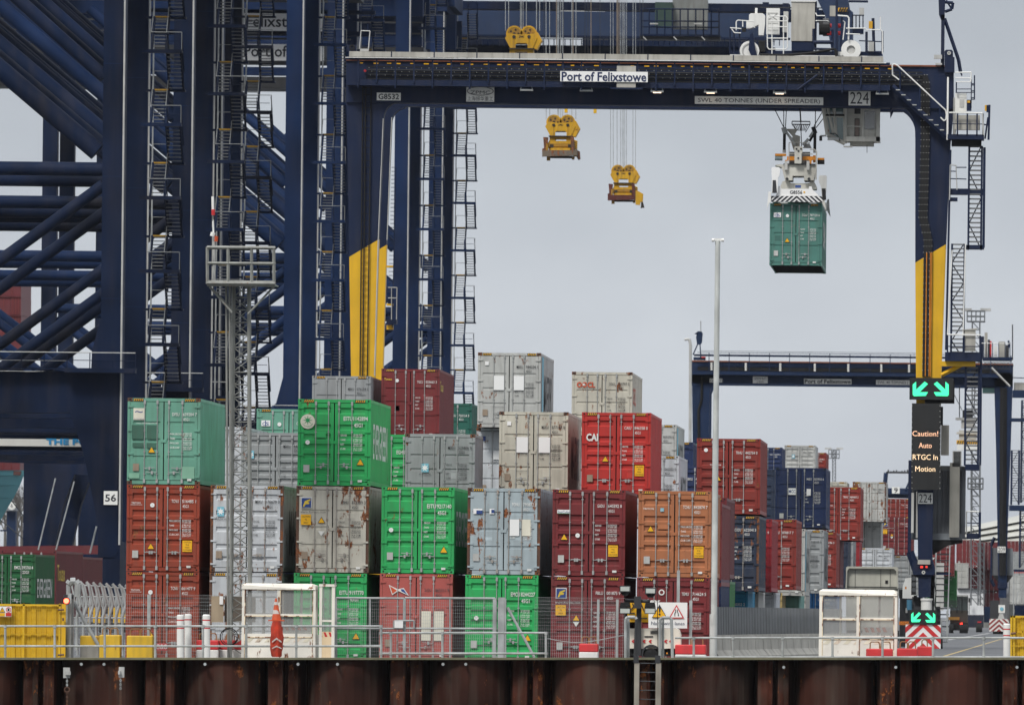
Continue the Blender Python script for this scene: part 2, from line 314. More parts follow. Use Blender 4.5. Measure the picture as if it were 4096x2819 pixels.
def container(label, x, y, D, col, own='', num='', size='45G1', h=2.896, L=12.19, style='rib', rust=.15, mk='w', lg=None, tri=None, caut=None, oval=None, plate=True, edge=None,
              hz=True, side=None, rightx=None, group='containers stacked in the yard', detail=2, rz=0, code2=True, stripe=None, bright=False):
    """x,y = pixel of the upper left front corner (or right corner with rightx), D = distance of the door end"""
    if rightx: x = rightx - CW * sc(D)
    tl = P(x, y, D); root = thing('shipping_container', label, 'container', (tl.x + CW / 2, D, tl.z - h), group, rz)
    X0, Y0, Z0 = tl.x, D, tl.z - h
    R_ = random.Random(label); jb = R_.uniform(-.025, .025); jh = R_.uniform(-.03, .03)
    body = cmat(col, rust); em = edge or (RUSTM if rust > .35 else cmat(col, min(.6, rust + .25)))
    bar = BARR if rust > .35 else BARM; mkm = MWHT if mk == 'w' else MBLK
    class T(MB):
        def build(s, name, parent, **k):
            s.v = [(a + X0, b + Y0, c + Z0) for a, b, c in s.v]; return MB.build(s, name, parent, **k)
    # frame
    f = T()
    for px in (0, CW - .09):
        f.box(px, px + .09, 0, .11, .12, h - .12, em if rust > .35 else body); f.box(px, px + .09, L - .11, L, .12, h - .12, body)
    f.box(.17, CW - .17, 0.004, .1, h - .115, h - .008, body); f.box(.17, CW - .17, 0.004, .1, .012, .14, body)
    f.box(.17, CW - .17, L - .1, L - .004, h - .115, h - .01, body); f.box(.17, CW - .17, L - .1, L - .004, .012, .14, body)
    for px in (.004, CW - .064):
        f.box(px, px + .06, .17, L - .17, h - .1, h - .006, body); f.box(px, px + .06, .17, L - .17, .03, .17, body)
    f.build('frame', root)
    k = T()
    for px in (0, CW - .162):
        for py in (0, L - .178):
            for pz_ in (0, h - .118): k.box(px - .003, px + .165, py - .003, py + .181, pz_, pz_ + .118, em); k.box(px + .055, px + .107, py - .006, py - .0035, pz_ + .03, pz_ + .088, BLK) if py == 0 else None
    k.build('corner_casting', root)
    # corrugated sides
    for sx, nm in ((CW - .002, 'side_panel'), (.002, 'side_panel')):
        if sx < 1 and detail < 2: continue
        s_ = T(); inn = -.036 if sx > 1 else .036
        yy = .11; pts = []; st = .07
        while yy < L - .12:
            pts += [(yy, 0), (yy + st, 0), (yy + st + .068, inn), (yy + 2 * st + .068, inn)]; yy += 2 * st + .136
        pts.append((min(yy, L - .11), 0))
        n = len(pts); s_.add([(sx + d - (.008 if sx > 1 else -.008), q, .165) for q, d in pts] + [(sx + d - (.008 if sx > 1 else -.008), q, h - .095) for q, d in pts], [(i, i + 1, i + 1 + n, i + n) if sx > 1 else (i + 1, i, i + n, i + n + 1) for i in range(n - 1)], body)
        if sx > 1 and side:
            for tt, a, b, ww, hh, mm in side: s_.text(tt, CW + .004, a, b, hh, mm, wd=ww, rot='side', bold=.008)
        if sx > 1 and stripe: s_.box(CW + .002, CW + .006, stripe[0], stripe[1], .2, h - .12, stripe[2])
        s_.build(nm, root)
    r = T(); r.box(.06, CW - .06, .1, L - .1, h - .05, h - .022, body)
    for i in range(int((L - .6) / .42)): r.box(.15, CW - .15, .4 + i * .42, .55 + i * .42, h - .022, h - .004, body)
    r.build('roof', root)
    b_ = T(); b_.box(.06, CW - .06, L - .05, L - .03, .14, h - .11, body); b_.box(.07, CW - .07, .11, L - .11, .08, .13, BLK)
    for i in range(int(L / .6)): b_.box(.07, CW - .07, .3 + i * .6, .38 + i * .6, .03, .08, BLK)
    b_.build('underframe', root)
    sl = T(); sl.box(.09, CW - .09, .06, .075, .14, h - .115, BLK); sl.build('door_seal', root)
    # doors
    zb, zt = .155, h - .135; H = zt - zb
    if style == 'rib': bands = [(.055, .14), (.27, .35), (.395, .475), (.52, .60), (.645, .72), (.845, .93)]; dp = .055
    elif style == 'ribl': bands = [(.06, .14), (.27, .34), (.48, .55), (.70, .77), (.86, .92)]; dp = .05
    else: bands = [(.25, .29), (.465, .505), (.69, .73)]; dp = .028
    for dx0, dx1, kk in ((.1, 1.2, 0), (1.238, CW - .1, 1)):
        d = T(); d.box(dx0, dx1, .0, .045, zb, zt, body) if False else None
        yf = -.012; bw = .095
        d.box(dx0, dx0 + bw, yf, .045, zb, zt, body); d.box(dx1 - bw, dx1, yf, .045, zb, zt, body)
        prof = [(zt, 0)]
        for a, b in bands:
            za, zc = zt - a * H, zt - b * H
            if style == 'flat': prof += [(za, 0), (za - .004, dp), (zc + .01, dp), (zc, 0)]
            else: prof += [(za, 0), (za - .025, dp), (zc + .05, dp), (zc, 0)]
        prof.append((zb, 0)); n = len(prof); xa, xb = dx0 + bw, dx1 - bw
        vs = [(xa, yf + q, z) for z, q in prof] + [(xb, yf + q, z) for z, q in prof]
        d.add(vs, [(i, i + 1, i + 1 + n, i + n) for i in range(n - 1)], body)
        for i in range(4):
            zz = zb + H * (.04, .335, .635, .94)[i]
            if kk == 0: d.box(.015, .2, yf - .03, yf, zz - .03, zz + .03, body)
            else: d.box(CW - .2, CW - .015, yf - .03, yf, zz - .03, zz + .03, body)
        if kk == 0: d.box(1.12, 1.3, yf - .025, yf - .001, zb + H * .5 - .05, zb + H * .5 + .05, body)
        door = d.build('door', root)
        for bxx in ((.60, 1.02) if kk == 0 else (1.37, 1.81)):
            b0x = bxx; bxx += jb * (1 if kk else -1) + R_.uniform(-.006, .006); g = T(); g.tube((bxx, -.045, .06), (bxx, -.045, h - .06), .0145, bar, 6)
            for fz in (.075, .36, .63, .925): g.box(bxx - .035, bxx + .035, -.05, -.012, zb + H * fz - .015, zb + H * fz + .015, bar)
            for z_ in (.1, h - .16): g.box(bxx - .035, bxx + .035, -.07, -.012, z_ - .05, z_ + .08, bar)
            hz_ = zb + H * ((.16 if style != 'flat' or b0x in (.6, 1.81) else .105) + jh + (.035 if own in ('EITU', 'EMCU') and b0x in (1.02, 1.37) else 0)); dr = 1 if b0x in (.6, 1.37) else -1
            if detail == 2:
                g.tube((bxx, -.07, hz_), (bxx + dr * .36, -.07, hz_ + .02), .012, bar, 5); g.box(bxx + dr * .17 - .02, bxx + dr * .17 + .04, -.085, -.012, hz_ - .055, hz_ + .055, bar)
            g.build('locking_bar', door)
        if detail == 2 and R_.random() < .75:
            pt = T(); cc = COLR[col]; kf = R_.choice((.72, .85, 1.18, 1.3)); pm = paint('container_patch_%s_%d' % (col, int(kf * 100)), tuple(min(.8, v * kf) for v in cc), dirt=.3, fade=.1)
            for _ in range(R_.choice((1, 1, 2))):
                a_ = R_.uniform(dx0 + .1, dx1 - .5); c_ = zb + H * R_.choice((.03, .17, .38, .56, .8)); pt.box(a_, a_ + R_.uniform(.15, .4), -.0165, -.0125, c_, c_ + H * R_.uniform(.04, .1), pm)
            pt.build('repaired_patch', door)
        mm = T(); y = -.05
        Z = lambda fr: h * (1 - fr)
        if kk == 0:
            if lg: lm = T(); logo(lg, lm, h, mkm); lm.build('logo', door)
            if tri and tri[0] < 5: mm.prism([(tri[0] - .13, y, Z(tri[1])), (tri[0] + .13, y, Z(tri[1])), (tri[0], y, Z(tri[1]) + .22)][::-1], .003, INK); mm.prism([(tri[0] - .105, y - .004, Z(tri[1]) + .014), (tri[0] + .105, y - .004, Z(tri[1]) + .014), (tri[0], y - .004, Z(tri[1]) + .19)][::-1], .002, CAUT)
            mm.build('warning_label', door); mm = T()
            if oval: mm.ring((oval[0], y, Z(oval[1])), .03, .075, .003, SWHT, 14); mm.disc((oval[0], y + .001, Z(oval[1])), .04, .002, MWHT, 10)
            mm.build('round_label', door); mm = T()
            if plate: mm.box(.2, .40, y, y + .003, Z(.845), Z(.76), PLATE if mk == 'b' or col in ('teal', 'cai') else ALU)
        else:
            if own:
                if lg == 'ever' or own in ('EITU', 'EMCU', 'EGHU'):
                    mm.text(own, 1.53, y, Z(.245), .135, mkm, wd=.3, bold=.014); mm.text(num, 1.86, y, Z(.245), .135, mkm, wd=.48, bold=.014); mm.text(size, 1.88, y, Z(.32), .13, mkm, wd=.28, bold=.014)
                else:
                    mm.text(own, 1.50, y, Z(.205), .105, mkm, wd=.24, bold=.008); mm.text(num, 1.86, y, Z(.205), .105, mkm, wd=.46, bold=.008); mm.text(size, 1.87, y, Z(.262), .10, mkm, wd=.2, bold=.008)
                if detail == 2:
                    wl = ('MAX.GROSS', 'TARE', 'PAYLOAD', 'CUB.CAP.') if lg in ('triton', 'gtriton', 'dong') else ('GROSS', 'TARE', 'NET', 'CUBE')
                    for i, t in enumerate(wl):
                        z_ = Z(.425 + i * (.052 if h > 2.7 else .06)); mm.text(t, 1.43, y, z_, .06, mkm, wd=.042 * len(t), bold=.008)
                        mm.text(('32.500 KGS', '3.900 KGS', '28.600 KGS', '76.4 CUM')[i], 1.86, y, z_ + .02, .052, mkm, wd=.3, bold=.008); mm.text(('71.650 LBS', '8.600 LBS', '63.050 LBS', '2.700 CUFT')[i], 1.86, y, z_ - .045, .052, mkm, wd=.3, bold=.008)
            mm.build('lettering', door); mm = T()
            if tri and len(tri) > 2: mm.prism([(tri[2] - .13, y, Z(tri[3])), (tri[2] + .13, y, Z(tri[3])), (tri[2], y, Z(tri[3]) + .24)][::-1], .003, INK); mm.prism([(tri[2] - .11, y - .004, Z(tri[3]) + .014), (tri[2] + .11, y - .004, Z(tri[3]) + .014), (tri[2], y - .004, Z(tri[3]) + .205)][::-1], .002, CAUT)
            mm.build('warning_label', door); mm = T()
            if caut:
                mm.box(1.88, 2.2, y, y + .003, Z(.77), Z(.64), CAUT)
                for i, t in enumerate(('CAUTION', "9'6", 'HIGH', 'CONTAINER')): mm.text(t, 2.04, y - .003, Z(.668 + i * .03), .05, INK, wd=.034 * len(t), align='C')
            mm.build('caution_label', door); mm = T()
            mm.box(2.02, 2.16, y, y + .003, Z(.955), Z(.93), MWHT)
        mm.build('data_plate', door)
    if hz:
        for a in (.19, CW - .53):
            q = T(); q.box(a, a + .34, -.003, .001, h - .108, h - .022, INK)
            for i in range(5): x_ = a + .01 + i * .066; q.prism([(x_, -.006, h - .104), (x_ + .032, -.006, h - .104), (x_ + .064, -.006, h - .026), (x_ + .032, -.006, h - .026)], .002, HYEL)
            q.build('warning_stripe', root)
    return root
G0 = 'containers in the front row by the quay'
G1_ = 'containers stacked behind the front row'
EVS = [('EVERGREEN', 1.5, .95, 8.6, 1.15, MWHT)]
MAS = [('MAERSK', 3.2, .6, 7.5, 1.5, MBLK)]; MST = (1.1, 2.6, LBL)
C = container
D0 = 381
C('teal green container with two repainted dark patches, top of the leftmost front stack', 511, 1590, D0, 'teal', 'DFSU', '639204 7', style='flat', rust=.2, lg='dong', tri=(.82, .635), edge=RUSTM, group=G0)
C('red brown container in the middle of the leftmost front stack', 508, 1937, D0, 'brown', 'TCNU', '516485 1', lg='triton', tri=(.82, .745), oval=(.86, .235), caut=1, group=G0)
C('red brown container at the bottom of the leftmost front stack, behind white posts', 505, 2285, D0, 'brown', 'TCNU', '661477 9', lg='triton', tri=(.82, .745), oval=(.82, .235), rust=.1, group=G0)
C('pale grey container with a blue star, behind the lattice mast', 843, 1939, D0, 'lgrey', 'MSKU', '176679 0', mk='b', style='ribl', rust=.36, lg='maerskl', edge=RUSTM, group=G0, side=MAS)
C('pale grey container at ground level behind the lattice mast and white booth', 838, 2288, D0, 'lgrey', '', '', mk='b', style='flat', rust=.36, edge=RUSTM, group=G0)
C('heavily rusted pale grey container with blue and yellow square logo', 1186, 1942, D0, 'cream', 'CBHU', '873339 3', mk='b', style='flat', rust=.62, lg='florens', tri=(.85, .43), group=G0, edge=RUSTM)
C('bright green container with round cream emblem, standing on the heavily rusted one', 1193, 1595, D0, 'green', 'EITU', '1142894', lg='ever', tri=(9, 9, 2.1, .76), oval=(.33, .5), rust=.12, group=G0, side=EVS, edge=cmat('green', .5))
C('bright green container partly hidden behind the white rusty booth', 1176, 2290, D0, 'green', 'EITU', '9197770', tri=(9, 9, 2.1, .76), rust=.05, group=G0)
C('bright green container numbered 9217140, on top of the faded pink one', 1527, 1945, D0, 'green', 'EITU', '9217140', tri=(9, 9, 2.1, .76), oval=(.33, .5), rust=.03, group=G0, side=EVS)
C('faded pinkish red container with a pennant emblem', 1520, 2292, D0, 'pink', 'SUDU', '865311 9', lg='hsud', style='flat', rust=.15, mk='b', group=G0)
C('blue grey container speckled with rust in the middle of the front row', 1871, 1950, D0, 'bluegrey', 'PONU', '790872 0', lg='ponu', style='flat', rust=.4, mk='w', edge=RUSTM, group=G0)
C('bright green container numbered 8244227 behind the grey gate posts', 1862, 2297, D0, 'green', 'EMCU', '8244227', tri=(9, 9, 2.1, .76), oval=(.38, .5), rust=.04, group=G0)
C('dark red container with a white name strip, second from the right of the front row', 2211, 1956, D0, 'dred', 'GADU', '640392 0', lg='seacube', tri=(.4, .585), caut=1, oval=(.85, .53), rust=.06, group=G0)
C('dark red container with blue and yellow square logo, at ground level behind the mesh fence', 2205, 2304, D0, 'dred', 'FBLU', '001875 9', lg='florens', tri=(.85, .51), rust=.06, group=G0)
C('orange brown container in the upper right of the front row', 2554, 1961, D0, 'orange', 'TCNU', '842874 7', lg='gtriton', tri=(.42, .475), caut=1, rust=.2, group=G0)
C('dark red container lettered tex below the orange brown one', 2548, 2308, D0, 'dred', 'TEMU', '714624 5', lg='tex', rust=.08, group=G0)
# second rank
C('ivory container with two white panels on its doors, edges rusted brown', 1998, 1645, 403, 'ivory', 'MSKU', '877145 8', mk='b', style='flat', rust=.3, lg='mpatch', edge=RUSTM, hz=False, side=MAS, group=G1_)
C('bright red container with large white letters on its door', 2328, 1648, 401, 'cai', 'CAIU', '846358 0', lg='cai', tri=(.84, .6), caut=1, rust=.06, group=G1_)
C('grey container with a blue star, topped at the middle by the maroon one', 1621, 1733, 397, 'grey', 'MSKU', '529406 9', '22G1', h=2.591, L=6.06, mk='b', style='flat', rust=.2, lg='maersklow', hz=False, edge=RUSTM, group=G1_)
C('blue grey container with a light blue star tucked between teal and bright green ones', 965, 1728, 403, 'grey', 'MSKU', '440169 2', '22G1', h=2.591, L=6.06, mk='b', style='rib', rust=.15, lg='maerskl', hz=False, group=G1_)
C('off white container behind the lattice mast, its left half hidden', 712, 1703, 410, 'lgrey', 'MSKU', '100972 1', '2210', h=2.591, mk='b', style='flat', rust=.4, hz=False, group=G1_, edge=RUSTM)
C('light teal container with a blue and white square logo behind the blue grey one', 1027, 1634, 428, 'teal', 'CCLU', '449301 2', lg='csl', style='flat', rust=.15, oval=(.86, .2), group=G1_)
C('green container strip seen right of the emblem container', 1418, 1735, 411, 'green', 'EGHU', '938812 4', rust=.03, group=G1_)
C('grey container with a blue star, above and behind the emblem container', 1249, 1502, 474, 'grey', 'MRKU', '576154 1', mk='b', style='flat', rust=.25, lg='maersklow', group=G1_)
C('maroon container with a yellow name and an orange caution label', 1526, 1474, 476, 'dred', 'TGCU', '023663 3', lg='touax', style='flat', tri=None, oval=(.66, .17), rust=.12, group=G1_, side=[('Touax', .5, 2.0, 2.6, .4, TOY)])
C('dark teal container peeping out right of the maroon one', 1666, 1611, 500, 'dteal', 'DFSU', '728154 3', style='flat', rust=.1, hz=False, group=G1_)
C('pale grey container with two white door panels, the highest of all the stacks', 1912, 1409, 440, 'mgrey', 'MSKU', '984334 1', mk='b', style='flat', rust=.35, lg='mpatch', side=MAS, stripe=MST, edge=RUSTM, group=G1_)
C('pale grey container directly under the highest one', 1906, 1711, 441, 'lgrey', 'MSKU', '', mk='b', style='flat', rust=.3, lg='iics', edge=RUSTM, hz=False, group=G1_)
C('beige container with an orange name, alone on top at the centre right', 2288, 1486, 459, 'ivory', 'OOLU', '769797 5', '42G1', h=2.591, mk='b', style='flat', rust=.25, lg='oocl', hz=False, edge=RUSTM, group=G1_, side=[('OOCL', 1.0, 1.3, 3.5, .7, OOR)])
C('pale container under the beige one, mostly hidden by red', 2284, 1745, 460, 'lgrey', '', '', mk='b', style='flat', rust=.35, hz=False, edge=RUSTM, group=G1_)
C('grey container behind the bright red one, upper of the two', 0, 1696, 500, 'mgrey', 'MSKU', '869370 0', mk='b', style='flat', rust=.2, rightx=2706, side=MAS, stripe=MST, hz=True, group=G1_)
C('pale grey container behind the bright red one, lower of the two', 0, 1820, 460, 'lgrey', 'MSKU', '060353 0', mk='b', style='flat', rust=.2, rightx=2716, side=MAS, group=G1_)
C('green container sliver left of the tall red container', 0, 1772, 535, 'green', '', '', rightx=2798, detail=1, group=G1_)
C('blue container sliver left of the tall red container, upper', 0, 1766, 520, 'blue', '', '', rightx=2773, detail=1, group=G1_)
C('dark blue container sliver left of the tall red container, with white digits', 0, 1862, 478, 'blue', 'SEKU', '449127 3', rightx=2838, hz=False, rust=.05, group=G1_)
G2 = 'containers in the stacks right of the lamp pole'
C('red container beside the lamp pole, high above the orange brown one', 2788, 1752, 436, 'tred', 'TRHU', '442754 0', lg='tritonbig', tri=(.82, .56), oval=(.35, .155), rust=.05, group=G2)
C('scraped dark blue container beneath the red one by the lamp pole', 2783, 2060, 436, 'navy', 'CXDU', '6220413', style='rib', rust=.45, tri=None, group=G2, hz=True)
C('dark red container right behind the orange brown one', 0, 1987, 408, 'maroon', '', '', rightx=2907, rust=.05, group=G2)
C('dark red container squeezed between pole and the maroon side', 0, 2010, 396, 'dred', '', '', rightx=2888, rust=.05, group=G2)
C('blue container side at ground level right of the lamp pole', 0, 2312, 396, 'blue', '', '', rightx=2884, rust=.05, hz=False, group=G2)
C('grass green container side next to the blue one at ground level', 0, 2320, 409, 'ggreen', '', '', rightx=2908, rust=.05, hz=False, group=G2)
C('cyan blue container on the ground below the scraped dark blue one', 0, 2358, 440, 'cyan', 'CXRU', '140352 2', rightx=2992, rust=.05, hz=False, group=G2)
C('pale grey container side between cyan and sand coloured ones', 0, 2362, 455, 'mgrey', '', '', rightx=3034, rust=.1, hz=False, group=G2)
C('bright crimson container side right of the scraped dark blue one', 0, 2073, 452, 'bred', 'TCLU', '190213 9', rightx=3088, rust=.03, hz=False, group=G2)
C('red container numbered 878817 beneath the blue one', 0, 2075, 470, 'tred', 'TRHU', '878817 7', rightx=3186, rust=.06, group=G2)
C('white grey container side with black letters, below the blue one', 0, 2112, 492, 'white', '', '', rightx=3221, rust=.25, hz=False, side=MAS, stripe=MST, group=G2)
C('grey container with scratched doors beneath the blue one', 0, 2117, 520, 'grey', 'MSKU', '528109 6', mk='b', rightx=3296, style='ribl', rust=.15, side=MAS, group=G2)
C('blue container with a white square company logo', 3103, 1869, 548, 'blue', 'MIEU', '001933 6', lg='mcc', style='flat', rust=.03, hz=False, group=G2, edge=cmat('navy', .1))
C('dark blue container sliver left of the blue logo one', 0, 1875, 580, 'navy', '', '', rightx=3100, rust=.05, hz=False, group=G2, detail=1)
C('red container with white lettering left of the truck cab, upper', 0, 1946, 616, 'tred', 'TRHU', '484465 2', lg='tritonbig', tri=(.72, .56), rightx=3443, rust=.04, group=G2)
C('dark red container left of the truck cab, lower', 0, 2127, 600, 'tred', 'TRHU', '190186 3', rightx=3346, rust=.04, group=G2)
C('maroon container side left of the truck cab', 0, 2134, 618, 'maroon', '', '', rightx=3362, rust=.04, hz=False, group=G2, detail=1)
C('small dark blue container side left of the truck cab', 0, 2146, 640, 'navy', '', '', rightx=3392, rust=.04, hz=False, group=G2, detail=1)
C('grey container side with black letters above the truck cab', 0, 2150, 664, 'grey', '', '', rightx=3413, rust=.04, hz=False, side=MAS, group=G2, detail=1)
C('bright red container above the truck cab', 0, 2160, 682, 'bred', '', '', rightx=3438, rust=.04, hz=False, group=G2, detail=1)
C('turquoise container side on the ground beneath red 878817', 0, 2343, 500, 'turq', '', '', rightx=3198, rust=.04, hz=True, group=G2)
C('grey container side on the ground right of the cyan one', 0, 2366, 478, 'lgrey', '', '', rightx=3097, rust=.2, hz=False, group=G2)
C('sand coloured container side at ground level', 0, 2368, 492, 'sand', '', '', rightx=3129, rust=.2, hz=False, group=G2)
C('pale white container side at ground level beside the blue numbered one', 0, 2375, 540, 'white', '', '', rightx=3222, rust=.2, hz=False, group=G2)
C('blue container with white digits just left of the right hand booth', 3237, 2352, 560, 'oblue', 'CMAU', '', rust=.04, group=G2, own='') if False else C('blue container with white digits just left of the right hand booth', 3150, 2352, 560, 'oblue', 'CXIU', '604921 0', rust=.04, group=G2)
G3 = 'distant containers beyond the truck'
for lb, x_, y_, d_, c_, kw in (
    ('distant dark blue container, topmost left of a small grey group', 3000, 1788, 860, 'blue', dict(own='CMAU', num='200994 1')),
    ('distant grey container with a blue star on top of the blue logo one', 3138, 1780, 896, 'mgrey', dict(own='MSKU', num='700021 1', mk='b', lg='maersk', rust=.2)),
    ('distant red container at the right end of the small top group', 3186, 1809, 930, 'tred', dict(own='TRIU', num='210460 3')),
    ('distant grey container top just above the white lettered red one', 3252, 1925, 820, 'ivory', dict(rust=.3)),
    ('distant grey container with rust runs on its right door', 3411, 1926, 828, 'mgrey', dict(own='MSKU', num='204511 7', mk='b', rust=.5, style='flat')),
    ('distant grey container under the one with rust runs', 3392, 2075, 835, 'mgrey', dict(own='MSKU', num='310511 8', mk='b', rust=.15, style='flat')),
    ('distant red container below the small crane portal marked 9', 3534, 1993, 950, 'tred', dict(own='TCKU', num='442116 0', lg='triton')),
    ('distant dark red container with blue and yellow square logo', 3523, 2065, 858, 'dred', dict(own='FCIU', num='921174 5', lg='florens', tri=(.85, .51))),
    ('distant pale grey container with a two line number behind the truck cab', 3430, 2190, 800, 'lgrey', dict(own='MSKU', num='001529 0', mk='b', rust=.2)),
    ('distant grey and turquoise topped container behind the crane leg', 3572, 2222, 830, 'grey', dict(rust=.3, own='CXBU', num='904411 0')),
    ('distant green container seen through the crane ladder', 3700, 2278, 880, 'ggreen', dict(own='EISU', num='933201 4')),
    ('distant dark red container seen through the crane ladder, upper', 3690, 2150, 870, 'dred', dict(own='GESU', num='558102 3', lg='florens'))):
    C(lb, x_, y_, d_, c_, rust=kw.pop('rust', .06), detail=1, group=G3, **kw)
# blurred stacks beyond the white truck
G4 = 'far containers beyond the white lorry'
for i, (lb, x_, y_, d_, c_) in enumerate((
    ('far dark red container, top of the stack right of the crane ladder', 3826, 2158, 1180, 'dred'), ('far dark red container, middle of the stack right of the crane ladder', 3826, 2252, 1182, 'maroon'),
    ('far white container above the yard tractor', 3773, 2250, 1110, 'white'), ('far dark red container stack top behind the thin mast', 3900, 2166, 1184, 'maroon'),
    ('far dark red container second row behind the thin mast', 3905, 2262, 1186, 'dred'), ('far dark red container third row behind the thin mast', 3905, 2354, 1186, 'maroon'),
    ('far pale green container left of the 209 crane leg', 3945, 2206, 1230, 'turq'), ('far olive green container left of the 209 crane leg', 3945, 2240, 1232, 'ggreen'),
    ('far pale blue container with blue star, beside the 209 crane leg', 3943, 2275, 1200, 'lgrey'), ('far grey container on the ground beside the 209 crane leg', 3943, 2370, 1200, 'mgrey'),
    ('far dark red container right of the 209 crane leg, top row', 4022, 2162, 1210, 'dred'), ('far grey container right of the 209 crane leg', 4030, 2205, 1160, 'grey'),
    ('far grey container on the ground at the right edge', 4040, 2300, 1150, 'mgrey'))):
    C(lb, x_, y_, d_, c_, rust=.05, detail=1, group=G4, hz=False, style='flat', lg='maersk' if c_ == 'lgrey' else None)
# beside the quay crane on the left, turned towards the right
GL_ = 'containers by the blue quay crane at the left'
C('dark green container beside the yellow gate, white numbers on its doors', -84, 2214, 488, 'dgreen', 'EMCU', '3937614', '22G1', h=2.591, L=6.06, rust=.1, group=GL_, hz=False, rz=radians(-3), side=[('EVERGREEN', .6, .75, 4.6, .8, MWHT)])
C('maroon container with yellow lettering on its side, right of the dark green one', 2, 2200, 496, 'maroon', 'TGHU', '190331 5', rust=.05, group=GL_, hz=False, rz=radians(-.8), side=[('Touax', .5, 1.6, 3.4, .7, TOY)])
C('dark maroon container behind the grey frames, rightmost of the left group', 88, 2222, 512, 'maroon', '', '', h=2.591, rust=.08, group=GL_, hz=False, rz=radians(-1))
# the one on the hook
hung = C('teal green container hanging from the white spreader', 3080, 813, 530, 'teal2', 'CCLU', '787120 6', lg='csl', style='flat', rust=.12, tri=(.82, .625), oval=(.82, .2), group=None, side=[('CHINA', 3, 1.0, 6, 1.2, MWHT)])
# ============================================================ GROUND, QUAY, ROAD
def strip(name, xs, D0_, D1_, zf, mat, z2=None, nD=1):
    vs = []; fs = []
    for j in range(nD + 1):
        d = D0_ + (D1_ - D0_) * j / nD
        for x in xs: vs.append((x, d, zf(x)))
    n = len(xs)
    for j in range(nD):
        for i in range(n - 1): fs.append((j * n + i, j * n + i + 1, (j + 1) * n + i + 1, (j + 1) * n + i))
    return MB().add(vs, fs, mat).build(name, kind='structure')
def gz(X): return -.14 + .19 * min(1, max(0, (X + 33) / 24.0))
XS = [-4000, -600, -120, -60, -45] + [-33 + 2 * i for i in range(13)] + [0, 60, 600, 4000]
strip('ground', XS, 371.6, 9000, gz, TARM)
# quay wall of tubular steel piles with flanged sheets between them
def qz(X):                                   # top of the steel, seen level in the picture
    px = 4050 + X * sc(371); yv = 2421 + .01047 * px
    return EYE - (2631.5 - yv) / sc(371)
PILE = paint('pile_steel', (.048, .0165, .011), rust=.3, dirt=.65, rough=.7, spec=.15, scale=.45, fade=.5, bump=.3)
PILE2 = paint('pile_steel_rusty', (.064, .021, .0135), rust=.4, dirt=.6, rough=.8, spec=.1, scale=1.3, fade=.45, bump=.3)
mb = MB(); prof = []
s0 = sc(371)
x = -45.0
pan = 4.0; off = (890 - 4050) / s0            # centre of one tube pile
kmin = int((-50 - off) / pan) - 1
edges = []
for k in range(kmin, kmin + 24):
    c = off + k * pan
    r = 1.32
    for i in range(15): a = pi - pi * i / 14; edges.append((c + r * cos(a) * .98, 372.75 - 1.3 * sin(a), 0))
    e = c + r
    for dx, dy, k_ in ((.0, 1.2, 0), (.07 + .05 * sin(k * 2.3), .9, 0), (.14, .1, 1), (.5 + .06 * sin(k), .05, 1), (.55 + .06 * sin(k), -.05, 1), (.62, -.02, 1), (.66, .45, 1), (.76, .5, 1), (.80, .02, 1), (.96, .0, 1), (1.12 + .05 * sin(k * 1.7), .08, 1), (1.18, .6, 1), (1.3, 1.1, 0)): edges.append((e + dx, 371.75 + dy, k_))
edges = [(a, b, c) for a, b, c in edges if -60 < a < 40]
for (a0, b0, m0), (a1, b1, m1) in zip(edges, edges[1:]):
    mb.add([(a0, b0, -9), (a1, b1, -9), (a1, b1, qz(a1)), (a0, b0, qz(a0))], [(0, 1, 2, 3)], PILE2 if m1 else PILE)
wall = mb.build('quay_wall'); tag(wall, 'rusty brown steel sheet pile quay wall along the bottom', 'quay wall')
cap = MB()
cx_ = [-60 + 2 * i for i in range(51)]
for a0, a1 in zip(cx_, cx_[1:]):
    z0, z1 = qz(a0), qz(a1)
    cap.add([(a0, 371.3, z0 - .05), (a1, 371.3, z1 - .05), (a1, 371.3, z1 + .015), (a0, 371.3, z0 + .015), (a0, 373.6, z0 + .015), (a1, 373.6, z1 + .015), (a1, 373.6, z1 - 1.2), (a0, 373.6, z0 - 1.2), (a0, 371.6, z0 - .05), (a1, 371.6, z1 - .05)], [(0, 1, 2, 3), (3, 2, 5, 4), (4, 5, 6, 7), (1, 0, 8, 9)], MATS['cap'] if 'cap' in MATS else paint('cap', (.17, .16, .10), dirt=.5, rough=.9))
cap.build('cope', parent=wall)
for i, px in enumerate((325, 416, 1192, 1350, 1772, 1863, 820, 3135, 3583, 4068)):
    b = MB(); b.tube(P(px, 2655 + (12 if px > 3000 else 0), 371.1), P(px, 2655 + (12 if px > 3000 else 0), 371.4), .05, GALV, 8); b.build('bolt', parent=wall)
w2 = strip('water', [-4000, 4000], -200, 371.9, lambda x: -6.5, paint('water', (.03, .04, .045), dirt=0, rough=.12))
